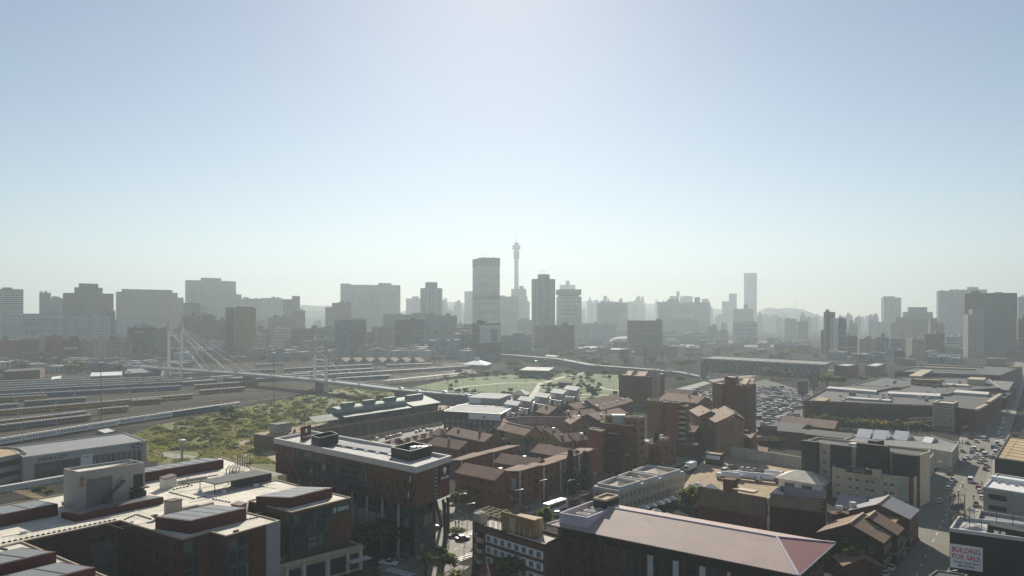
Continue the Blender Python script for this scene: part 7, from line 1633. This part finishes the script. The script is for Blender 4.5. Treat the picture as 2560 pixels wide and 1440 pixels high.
# ------------------------------------------------------------------ vehicles
for nm, c in (('white', (.75, .75, .74)), ('silver', (.42, .43, .44)), ('grey', (.16, .165, .17)), ('black', (.02, .02, .022)), ('red', (.35, .03, .03)), ('blue', (.05, .1, .25)), ('maroon', (.14, .03, .04))): M('paint_'+nm, c, .3, .05, 1., spec=.5, metal=.1)
def frus(b, x0, x1, y0, z0, X0, X1, y1, z1, m, mt=None):
    A = [(x0, -y0, z0), (x1, -y0, z0), (x1, y0, z0), (x0, y0, z0)]; B = [(X0, -y1, z1), (X1, -y1, z1), (X1, y1, z1), (X0, y1, z1)]
    for i in range(4): j = (i+1) % 4; b.face([A[i], A[j], B[j], B[i]], m)
    b.face(B, m if mt is None else mt)
def extr(b, prof, y, m=0):
    n = len(prof); b.face([(x, -y, z) for x, z in prof], m); b.face([(x, y, z) for x, z in prof][::-1], m)
    for i in range(n): (x0, z0), (x1, z1) = prof[i], prof[(i+1) % n]; b.face([(x1, -y, z1), (x0, -y, z0), (x0, y, z0), (x1, y, z1)], m)
def wheels(b, xs, y, r=.32, m=0):
    for x in xs:
        for s in (-1, 1): b.tube((x, s*(y-.12), r), (x, s*(y+.06), r), r, r, 10, m)
SP = {'sedan': dict(p=[(-2.15, .3), (2.1, .3), (2.15, .65), (1.95, .82), (1., .93), (-1.55, .97), (-2.15, .92)], y=.86, c=(-1.55, 1.05, .8, .92, -1., .3, .62, 1.43), w=(-1.35, 1.3)),
      'hatch': dict(p=[(-1.85, .3), (1.85, .3), (1.9, .65), (1.75, .82), (.95, .95), (-1.8, 1.)], y=.84, c=(-1.8, 1.0, .79, .95, -1.5, .3, .62, 1.5), w=(-1.2, 1.2)),
      'suv': dict(p=[(-2.2, .4), (2.15, .4), (2.2, .85), (2., 1.02), (1.1, 1.1), (-2.15, 1.12)], y=.92, c=(-2.1, 1.1, .86, 1.08, -1.8, .5, .7, 1.72), w=(-1.4, 1.35)),
      'minibus': dict(p=[(-2.45, .35), (2.3, .35), (2.45, .8), (2.2, 1.15), (-2.45, 1.15)], y=.95, c=(-2.42, 2.15, .93, 1.14, -2.35, 1.35, .84, 1.95), w=(-1.6, 1.5)),
      'pickup': dict(p=[(-2.5, .4), (2.4, .4), (2.45, .8), (2.2, .98), (1.1, 1.05), (-2.5, 1.05)], y=.88, c=(-.5, 1.15, .82, 1.04, -.3, .5, .66, 1.68), w=(-1.5, 1.5))}
def car_parts(kind, paint):
    s = SP[kind]; P_ = MT['paint_'+paint]; out = []
    b = MB(); extr(b, s['p'], s['y']); x0, x1, y0, z0, X0, X1, y1, z1 = s['c']; f = MB(); frus(f, x0, x1, y0, z0, X0, X1, y1, z1, 0)
    rf = MB().prism([(X0-.03, -y1-.02), (X1+.03, -y1-.02), (X1+.03, y1+.02), (X0-.03, y1+.02)], z1+.005, z1+(.14 if kind == 'minibus' else .05)); w_ = MB(); wheels(w_, s['w'], s['y'])
    return [('body', b, P_), ('window_glass', f, MT['glass_dark']), ('roof_panel', rf, P_)], w_, s
CARP = {}
def car(kind, paint, label, px, py, ang, group=None, near=True, z=0, pos=None):
    key = (kind, paint, near); c = pos or W(px, py, z); nm = {'sedan': 'car', 'hatch': 'car', 'suv': 'car', 'minibus': 'minibus', 'pickup': 'pickup_truck'}[kind]; cat = nm.replace('_', ' ')
    if key not in CARP:
        parts, w_, s = car_parts(kind, paint)
        if near:
            L = []
            for n_, b, m in parts: o = b.build(n_, m); L.append((n_, o.data, (0, 0, 0))); D.objects.remove(o)
            wb = MB().tube((0, -.1, 0), (0, .1, 0), .33, .33, 12); wb.tube((0, -.11, 0), (0, .11, 0), .17, .17, 8, 1); o = wb.build('wheel', [MT['tyre'], MT['paint_silver']]); wm = o.data; D.objects.remove(o)
            for x in s['w']:
                for q in (-1, 1): L.append(('wheel', wm, (x, q*(s['y']-.08), .33)))
            hb_ = MB(); hb_.box((0, 0), 0, .08, .34, -.08, .08); o = hb_.build('headlight', MT['white_paint']); hm_ = o.data; D.objects.remove(o)
            for q in (-1, 1): L.append(('headlight', hm_, (s['p'][2][0]-.03, q*(s['y']-.28), s['p'][2][1]-.02)))
            CARP[key] = L
        else:
            g = MB()
            for i, (n_, b, m) in enumerate(parts): k = len(g.v); g.v += b.v; g.uv += b.uv; g.f += [tuple(k+j for j in t) for t in b.f]; g.m += [1 if n_ == 'window_glass' else 0]*len(b.f)
            k = len(g.v); g.v += w_.v; g.uv += w_.uv; g.f += [tuple(k+j for j in t) for t in w_.f]; g.m += [2]*len(w_.f)
            o = g.build(nm, [MT['paint_'+paint], MT['glass_dark'], MT['tyre']]); CARP[key] = o.data; D.objects.remove(o)
    if near:
        r = root(nm, label, cat, (*c, z), group, ang)
        for n_, me, l in CARP[key]: o = D.objects.new(n_, me); COL.objects.link(o); o.parent = r; o.location = l
    else:
        r = D.objects.new(nm, CARP[key]); COL.objects.link(r); r.location = (*c, z); r.rotation_euler = (0, 0, ang); tag(r, label, cat, group)
    return r
ST = STA; AVE = math.pi/2-math.radians(36)
for k, (kd, pt_, px, py, lb) in enumerate((
 ('sedan', 'white', 2213, 1440, 'white sedan at the very bottom of the left kerb row on the main street'), ('sedan', 'white', 2229, 1424, 'white sedan with dark windows, next in the kerb row below the orange boom'), ('suv', 'black', 2240, 1410, 'black car parked between white and silver ones at the kerb'), ('hatch', 'silver', 2249, 1397, 'silver hatchback in the kerb row beside the gabled house'), ('sedan', 'white', 2254, 1387, 'second white sedan in the kerb row beside the gabled house'), ('suv', 'silver', 2265, 1372, 'bulky silver car in the kerb row under the street front'), ('hatch', 'grey', 2275, 1358, 'grey hatchback in the kerb row under the street front'), ('sedan', 'grey', 2283, 1346, 'grey sedan at the head of the kerb row')))\
 : car(kd, pt_, lb, px, py, ST)
for kd, pt_, px, py, an, lb in (
 ('sedan', 'silver', 2348, 1256, ST, 'lone silver car driving in the shade of the cream hotel'), ('pickup', 'grey', 2440, 1266, ST, 'dark pickup parked beside the awning'), ('hatch', 'white', 2454, 1248, ST, 'white hatchback ahead of the dark pickup'), ('minibus', 'white', 2426, 1206, ST+math.pi, 'white minibus alone in the sunlit street'),
 ('hatch', 'white', 2382, 1202, ST, 'white hatchback parked in the shadow opposite the lone minibus'), ('sedan', 'white', 2376, 1210, ST, 'white sedan behind the parked hatchback in the shadow'), ('hatch', 'silver', 2370, 1224, ST, 'silver hatchback at the rear of the shaded kerb trio'), ('hatch', 'red', 2446, 1222, ST, 'red hatchback parked at the grey shop block'), ('hatch', 'white', 2449, 1232, ST, 'white hatchback parked against the grey shop block'),
 ('minibus', 'white', 2459, 1101, ST+math.pi, 'white minibus waiting in the shade beyond the crossing'), ('hatch', 'white', 1395, 1288, AVE, 'white and blue hatchback behind the coach'), ('sedan', 'silver', 1437, 1249, AVE, 'silver sedan parked ahead of the coach'), ('hatch', 'white', 1460, 1239, AVE, 'white hatchback parked on the avenue, second ahead of the coach'), ('sedan', 'grey', 1523, 1187, AVE, 'grey sedan parked under the round balcony tower'), ('hatch', 'silver', 1512, 1193, AVE, 'silver hatchback behind the grey sedan at the balcony tower'),
 ('suv', 'white', 1657, 1161, AVE, 'white car on the avenue behind the box truck'), ('hatch', 'silver', 1672, 1156, AVE, 'silver hatchback on the avenue near the conifer'), ('sedan', 'grey', 1638, 1164, AVE, 'dark grey sedan on the avenue near the conifer'), ('sedan', 'grey', 1760, 1122, .3, 'grey car turning at the sunlit corner'), ('hatch', 'maroon', 1771, 1118, .4, 'dull red hatchback at the sunlit corner'), ('hatch', 'white', 1793, 1127, .4, 'white hatchback by the red painted house'), ('pickup', 'blue', 1749, 1150, AVE, 'blue pickup in the shade by the gate house'),
 ('sedan', 'silver', 1081, 1321, .5, 'silver car in the forecourt under the stilt hotel'), ('sedan', 'maroon', 1157, 1350, .45, 'dark red car crossing the sunlit junction'), ('pickup', 'white', 972, 1413, -.35, 'white pickup parked below the wall in front of the hotel trees'), ('suv', 'blue', 1703, 1176, AVE, 'dark blue car beside the box truck')): car(kd, pt_, lb, px, py, an)
for k, (px, py) in enumerate(((2411, 1155), (2418, 1148), (2435, 1126), (2429, 1133), (2443, 1141), (2436, 1146), (2455, 1130), (2461, 1141), (2458, 1152), (2449, 1158), (2476, 1145), (2482, 1142), (2488, 1135), (2493, 1124), (2493, 1112))):
    car(('minibus', 'sedan', 'minibus', 'hatch', 'sedan', 'hatch', 'minibus', 'minibus', 'sedan', 'sedan', 'hatch', 'hatch', 'minibus', 'sedan', 'minibus')[k], ('white', 'silver', 'white', 'grey', 'white', 'white', 'grey', 'white', 'white', 'silver', 'silver', 'white', 'white', 'white', 'white')[k], 'vehicle jammed in the traffic knot at the main street crossing', px, py, ST+random.uniform(-.15, .15)+(math.pi if k % 2 else 0), 'traffic knot at the crossing')
for k in range(44):
    o = random.choice([-5.9, 5.9, 5.9, -5.9, 2.5]); s = 150+k*9.5+random.uniform(-1, 1)
    if abs(s-337) > 9: car(random.choice(['hatch', 'sedan', 'minibus', 'hatch']), random.choice(['white', 'white', 'silver', 'grey', 'red']), 'small vehicle lining the far stretch of the main street', 0, 0, ST, 'vehicles lining the far main street', s < 190, pos=street(s, o))
for k, (px, py, kd, pt_) in enumerate(((1831, 1172, 'suv', 'grey'), (1857, 1176, 'hatch', 'white'), (1872, 1177, 'hatch', 'white'), (1887, 1179, 'sedan', 'silver'), (1908, 1182, 'sedan', 'black'), (1926, 1184, 'hatch', 'grey'), (1938, 1185, 'hatch', 'silver'), (1955, 1187, 'hatch', 'white'))):
    car(kd, pt_, '%s parked in the back row of the truck yard, %s' % ({'suv': 'large car', 'hatch': 'hatchback', 'sedan': 'sedan'}[kd], ['first by the gate house', 'second from the gate house', 'third from the gate house', 'dusty silver in the middle', 'black in the middle', 'grey by the hip roof', 'silver by the hip roof', 'white against the hip roof'][k]), px, py, AVE-.25)
car('minibus', 'white', 'white minibus parked ahead of the first tanker', 1813, 1181, AVE); car('hatch', 'silver', 'silver hatchback squeezed behind the first tanker', 1833, 1185, AVE)
for k, (px, py) in enumerate(((943, 1100), (968, 1097), (977, 1095), (985, 1093), (993, 1091), (1001, 1089), (1041, 1082), (1051, 1079), (1068, 1077), (1078, 1077), (1096, 1077))): car(random.choice(['hatch', 'sedan']), random.choice(['white', 'silver', 'grey', 'red']), 'car parked nose in to the pale fence of the garage car park', px, py, AVE+.6+random.uniform(-.1, .1), 'cars in the garage car park')
# taxi rank: rows of minibuses
n = 0; TR = [(1690, 1002), (1720, 984), (1780, 978), (1800, 962), (1860, 964), (1915, 952), (1985, 976), (2030, 982), (2006, 1010), (2010, 1040), (1940, 1062), (1905, 1088), (1895, 1050), (1880, 1012), (1780, 1018)]
cs = [W(*q) for q in TR]; X0, X1, Y0, Y1 = min(q[0] for q in cs), max(q[0] for q in cs), min(q[1] for q in cs), max(q[1] for q in cs); y = Y0; row = 0
while y < Y1:
    x = X0+random.uniform(0, 3)
    while x < X1:
        if pip((x, y), cs) and random.random() < .74 and mnoise.noise((x*.05, y*.05, 7)) > -.32 and n < 290:
            n += 1; car(random.choice(['minibus']*4+['hatch']), random.choice(['white', 'white', 'white', 'silver', 'grey']), 'minibus or car packed in the crowded taxi rank', 0, 0, (.25, .9, -.35, .25)[int(mnoise.noise((x*.03, y*.03, 2))*4) % 4]+random.uniform(-.12, .12), 'minibuses packed in the taxi rank', False, pos=(x, y))
        x += 6.8+random.uniform(0, 2)
    y += 4 if row % 3 else 6.5; row += 1
for k in range(80): car(random.choice(['hatch', 'sedan']), random.choice(['white', 'white', 'silver', 'silver', 'red']), 'glinting car far off in the open car park before the long depot', random.uniform(1660, 1960), random.uniform(854, 866), random.uniform(-.2, .2), 'cars in the far open car park', False)
for k in range(15): t = .2+k*.42; p = at_deck(t); o = 3.2 if k % 2 else -3.2; q = at_deck(min(6.9, t+.05)); d = dirn(p[:2], q[:2]); car(random.choice(['hatch', 'sedan', 'minibus']), random.choice(['white', 'silver', 'grey', 'red']), 'small car driving over the cable stayed bridge', 0, 0, math.atan2(d[1], d[0]), 'cars on the cable stayed bridge', False, z=p[2]+.07, pos=(p[0]-d[1]*o, p[1]+d[0]*o))
for k in range(9): i = random.uniform(.3, 5.8); p = lerp(fw[int(i)], fw[int(i)+1], i % 1); d = dirn(fw[int(i)][:2], fw[int(i)+1][:2]); car(random.choice(['hatch', 'minibus']), random.choice(['white', 'silver']), 'small car on the raised freeway past the park', 0, 0, math.atan2(d[1], d[0]), 'cars on the raised freeway', False, z=p[2]+.08, pos=p[:2])
# heavy vehicles
def truck(label, px, py, ang, kind, cab='white', L=7.):
    r = root({'coach': 'coach', 'box': 'box_truck', 'tank': 'tanker_truck'}[kind], label, {'coach': 'coach', 'box': 'truck', 'tank': 'tanker truck'}[kind], (*W(px, py), 0), None, ang); PW = MT['paint_'+cab]
    def add(nm, b, m): o = b.build(nm, m, None, at=(0, 0, 0)); o.parent = r; return o
    if kind == 'coach':
        b = MB(); extr(b, [(-L/2, .4), (L/2, .4), (L/2+.1, 1.2), (L/2-.3, 3.2), (-L/2+.1, 3.3), (-L/2, 3.1)], 1.25); add('body', b, PW)
        for s in (-1, 1): b = MB(); b.prism([(-L/2+.9, s*1.26-.02), (L/2-1, s*1.26-.02), (L/2-1, s*1.26+.02), (-L/2+.9, s*1.26+.02)], 1.5, 2.7, bot=True); add('window_strip', b, MT['glass_dark'])
        add('rear_window', MB().prism([(-L/2-.03, -1), (-L/2+.02, -1), (-L/2+.02, 1), (-L/2-.03, 1)], 1.7, 2.7, bot=True), MT['glass_dark']); add('roof_unit', MB().box((-1, 0), 0, 2.4, 1.5, 3.26, 3.5), MT['white_metal'])
        xs = (-L/2+2.6, L/2-2.4)
    else:
        b = MB(); extr(b, [(L/2-1.9, .5), (L/2, .5), (L/2+.05, 1.4), (L/2-.25, 2.5), (L/2-1.9, 2.6)], 1.15); add('cab', b, PW); add('windscreen', MB().prism([(L/2-.22, -1), (L/2+.03, -1), (L/2-.0, 1), (L/2-.22, 1)], 1.45, 2.3), MT['glass_dark']); add('chassis', MB().box((-.8, 0), 0, L-1.4, 1.1, .55, .9), MT['tyre'])
        if kind == 'box': add('cargo_box', MB().prism([(-L/2, -1.25), (L/2-2.1, -1.25), (L/2-2.1, 1.25), (-L/2, 1.25)], .95, 3.5, bot=True), MT['paint_white'])
        else: b = MB(); b.tube((-L/2, 0, 2.1), (L/2-2.3, 0, 2.1), 1.22, 1.22, 14); add('tank', b, MT['paint_white']); add('catwalk', MB().box((-1.2, 0), 0, L-3.2, .7, 3.3, 3.42), MT['white_metal'])
        xs = (-L/2+1.1, -L/2+2.3, L/2-1.1)
    for x in xs:
        for s in (-1, 1): add('wheel', MB().tube((x, s*.95, .5), (x, s*1.2, .5), .5, .5, 12), MT['tyre'])
truck('white coach with one long dark window strip parked on the avenue', 1388, 1276, AVE, 'coach', L=11.5); truck('white box truck at the truck yard corner', 1726, 1176, AVE+math.pi, 'box', L=8.5)
A0 = math.pi/2-AZA
truck('white tanker at the gate end of the truck row', 1820, 1200, A0, 'tank', 'white', 9.5); truck('longest white tanker in the middle of the truck row', 1868, 1201, A0+math.pi, 'tank', 'white', 11.5); truck('white tanker with a maroon cab nearest the hip roof', 1918, 1206, A0+math.pi, 'tank', 'maroon', 10.5); truck('white tanker half hidden behind the hip roof', 1940, 1198, A0+math.pi, 'tank', 'white', 9)
for k in range(5): truck(['white', 'silver', 'blue', 'second white', 'last silver'][k]+' city bus in the line of buses beside the taxi rank', 1690+k*13, 996-k*4.4, .75, 'coach', ('white', 'silver', 'blue')[k % 3], 10)
# ------------------------------------------------------------------ masts and lamps
def mast(name, label, px, py, ytop, r0, head=None, group=None, mat='concrete_dark', z0=0):
    c = W(px, py, z0); zt_ = ztop(ytop, c[1]); r = root(name, label, name.replace('_', ' '), (*c, z0), group); MB().tube((*c, z0), (*c, zt_), r0, r0*.6, 6).build('pole', MT[mat], r)
    if head: head(c, zt_, r)
def ringhead(c, z, r): MB().lathe(c, [(.2, z-.3), (1.5, z-.2), (1.5, z+.2), (0, z+.4)], 10).build('lamp_ring', MT['white_metal'], r)
def arm(c, z, r): MB().beam((*c, z), (c[0]+1.8, c[1], z+.3), .12, .1).build('arm', MT['white_metal'], r); MB().box((c[0]+2, c[1]), 0, .8, .3, z+.22, z+.4).build('lamp_head', MT['white_metal'], r)
def gant(c, z, r): MB().beam((c[0]-.2, c[1], z-.8), (c[0]+3.2, c[1]+1, z-.2), .12, .12).build('bracket', MT['concrete_dark'], r)
mast('floodlight_mast', 'tall floodlight mast rising over the yellow trains', 252, 1052, 906, .35, ringhead); mast('floodlight_mast', 'tall floodlight mast in front of the bridge deck', 685, 1012, 882, .35, ringhead); mast('floodlight_mast', 'tall thin mast beside the freeway', 1583, 940, 880, .3, ringhead); mast('floodlight_mast', 'mast beside the bridge approach near the park', 1340, 935, 902, .25, ringhead)
mast('floodlight_mast', 'pale column with a dish shaped lamp on the veld', 455, 1152, 1100, .6, lambda c, z, r: MB().lathe(c, [(.5, z-1), (1.6, z-.6), (1.6, z+.1), (0, z+.5)], 12).build('lamp_dish', MT['white_metal'], r), mat='concrete')
for k in range(44):
    t = YT[random.choice([1, 3, 5, 6, 7, 9, 10, 12])]; p = lerp(W(*t[0]), W(*t[1]), random.uniform(.3, .98)); px = 1280+F*p[0]/p[1]; py = HZ+F*H/p[1]
    if 0 < px < 1250: mast('catenary_mast', 'thin overhead line mast among the tracks', px, py, HZ+F*(H-9.5)/p[1], .18, gant, 'overhead line masts in the railway yard')
for k in range(14): s = -20+k*30; q = street(s, 8.6 if k % 2 else -8.6); mast('street_lamp', 'street lamp at the kerb of the main street', 1280+F*q[0]/q[1], HZ+F*H/q[1], HZ+F*(H-8)/q[1], .1, arm, 'street lamps on the main street', 'concrete')
for px, py, lb in ((1168, 1330, 'leaning lamp'), (1190, 1392, 'tall lamp by the brick flats'), (1148, 1302, 'lamp at the hotel corner'), (1048, 1372, 'lamp beside the dark trees'), (1290, 1290, 'lamp opposite the coach'), (1350, 1262, 'lamp behind the coach'), (1420, 1262, 'white arm lamp near the cypress'), (1560, 1190, 'lamp under the round balcony tower'), (1160, 1420, 'signal pole by the palms')): mast('street_lamp', '%s on the avenue pavement' % lb, px, py, HZ+F*(H-8.5)/W(px, py)[1], .1, arm, None, 'concrete')
for k in range(22): t = .3+k*.3; p = at_deck(min(6.8, t)); q = (p[0]+(.5 if k % 2 else -.5), p[1]+6.5); mast('street_lamp', 'lamp post along the bridge roadway', 1280+F*q[0]/q[1], HZ+F*(H-p[2])/q[1], HZ+F*(H-p[2]-8)/q[1], .12, arm, 'lamps along the bridge roadway', 'concrete_dark', p[2])
for k in range(16): px = 1100+k*29; mast('street_lamp', 'thin park lamp beside the lawn', px, 972+random.uniform(-12, 14), 952+random.uniform(-6, 6), .09, None, 'lamps in the park')
for k, (px, py) in enumerate(((374, 1136), (405, 1140), (440, 1150), (545, 1154))): mast('sign_post', 'thin post along the service road on the veld', px, py, py-16, .12, None, 'posts along the veld service road')
# ------------------------------------------------------------------ people
def person_mesh(seed, top, low):
    rn = random.Random(seed); st_ = rn.uniform(.12, .3)
    V = [(0, 0, .95), (0, 0, 1.2), (0, 0, 1.42), (0, 0, 1.52), (.02, 0, 1.64), (.02, 0, 1.72), (0, .19, 1.4), (-.06, .24, 1.12), (.08, .25, .9), (.12, .25, .8), (0, -.19, 1.4), (.08, -.24, 1.12), (-.04, -.25, .9), (-.05, -.25, .8), (0, .1, .9), (st_*.6, .11, .5), (st_, .11, .08), (st_+.16, .12, .04), (0, -.1, .9), (-st_*.4, -.11, .5), (-st_, -.11, .1), (-st_+.16, -.12, .04)]
    R = [.15, .14, .15, .06, .1, .07, .07, .05, .04, .04, .07, .05, .04, .04, .1, .075, .05, .045, .1, .075, .05, .045]
    Ed = [(0, 1), (1, 2), (2, 3), (3, 4), (4, 5), (2, 6), (6, 7), (7, 8), (8, 9), (2, 10), (10, 11), (11, 12), (12, 13), (0, 14), (14, 15), (15, 16), (16, 17), (0, 18), (18, 19), (19, 20), (20, 21)]
    me = D.meshes.new('person'); me.from_pydata(V, Ed, []); o = D.objects.new('person', me); COL.objects.link(o); sk_ = o.modifiers.new('s', 'SKIN'); su = o.modifiers.new('u', 'SUBSURF'); su.levels = 1
    for i, r in enumerate(R): me.skin_vertices[0].data[i].radius = (r, r)
    me.skin_vertices[0].data[0].use_root = True; bpy.context.view_layer.update(); ev = o.evaluated_get(bpy.context.evaluated_depsgraph_get()); nm_ = D.meshes.new_from_object(ev); D.objects.remove(o)
    nm_.materials.clear()
    for m in (low, top, MT['skin'], MT['ink']): nm_.materials.append(m)
    for p in nm_.polygons: c = p.center; p.material_index = 3 if c.z > 1.69 or (c.z > 1.58 and c.x < -.03) else 2 if c.z > 1.5 or (abs(c.y) > .2 and c.z < .86 and c.z > .7) else 1 if c.z > .93 or abs(c.y) > .2 else 0
    return nm_
M('skin', (.12, .065, .04), .6, .1)
PM = [person_mesh(1, MT['ink'], MT['sign_blue']), person_mesh(2, MT['sign_red'], MT['ink']), person_mesh(3, MT['white_paint'], MT['asphalt_dark']), person_mesh(4, MT['foliage_dark'], MT['frame_brown'])]
for i, px, py, an, lb in ((0, 1139, 1316, 1.2, 'person in dark clothes standing at the kerb by the hotel hedge'), (0, 1147, 1315, 1.4, 'second person in dark clothes walking beside the first'), (2, 1122, 1366, .5, 'person in a white top crossing near the stilts'), (0, 2407, 1221, 2., 'person walking alone across the sunlit street'), (0, 2455, 1215, 2., 'person at the kerb beside the white minibus'), (3, 2472, 1107, 1., 'person standing in the mouth of the shadow beyond the crossing'), (2, 2423, 1280, 1., 'person in a white top beside the dark pickup'), (0, 2434, 1250, 1., 'person behind the dark pickup'), (1, 1783, 1176, .3, 'person in red in the dirt truck yard')):
    o = D.objects.new('person', PM[i]); COL.objects.link(o); o.location = (*W(px, py), .0 if px < 2300 or px > 2470 else .07); o.rotation_euler = (0, 0, an); o.scale = (1.05,)*3; tag(o, lb, 'person')
for k in range(22): s = random.uniform(205, 250); q = street(s, random.choice([8.2, 9.4, 10.2, 13])); o = D.objects.new('person', PM[k % 4]); COL.objects.link(o); o.location = (*q, .15 if not 228 < s < 246 else .07); o.rotation_euler = (0, 0, random.uniform(0, 6.2)); tag(o, 'pedestrian on the crowded left pavement at the crossing', 'person', 'pedestrians at the crossing')
for k in range(26): o = D.objects.new('person', PM[k % 4]); COL.objects.link(o); q = lerp(*random.choice(list(zip(hot[2:], hot[3:]))), random.random()); o.location = (q[0]+random.choice([-9.5, 9.5])*.8, q[1]-random.choice([-9.5, 9.5])*.6, .15); o.rotation_euler = (0, 0, k*.9); tag(o, 'small pedestrian on the shaded avenue pavement', 'person', 'pedestrians along the avenue')
for k in range(20): car(random.choice(['hatch', 'sedan', 'suv']), random.choice(['white', 'silver', 'grey', 'red', 'blue']), 'car parked along the shaded avenue kerb', 0, 0, AVE+random.choice([0, math.pi]), 'cars parked along the avenue', pos=(lambda a, b, t, s: (lerp(a, b, t)[0]+dirn(a, b)[1]*s, lerp(a, b, t)[1]-dirn(a, b)[0]*s))(hot[3+k//4], hot[4+k//4], .1+.22*(k % 4), random.choice([-6.2, 6.2])))
for k in range(9): q = op(Lp*.72+k*4+random.uniform(-1, 1), random.uniform(2, 5)); o = D.objects.new('person', PM[k % 4]); COL.objects.link(o); o.location = (*q, ZD); o.rotation_euler = (0, 0, k*.7); tag(o, 'person waiting at the open end of the arched platform', 'person', 'people on the arched platform')
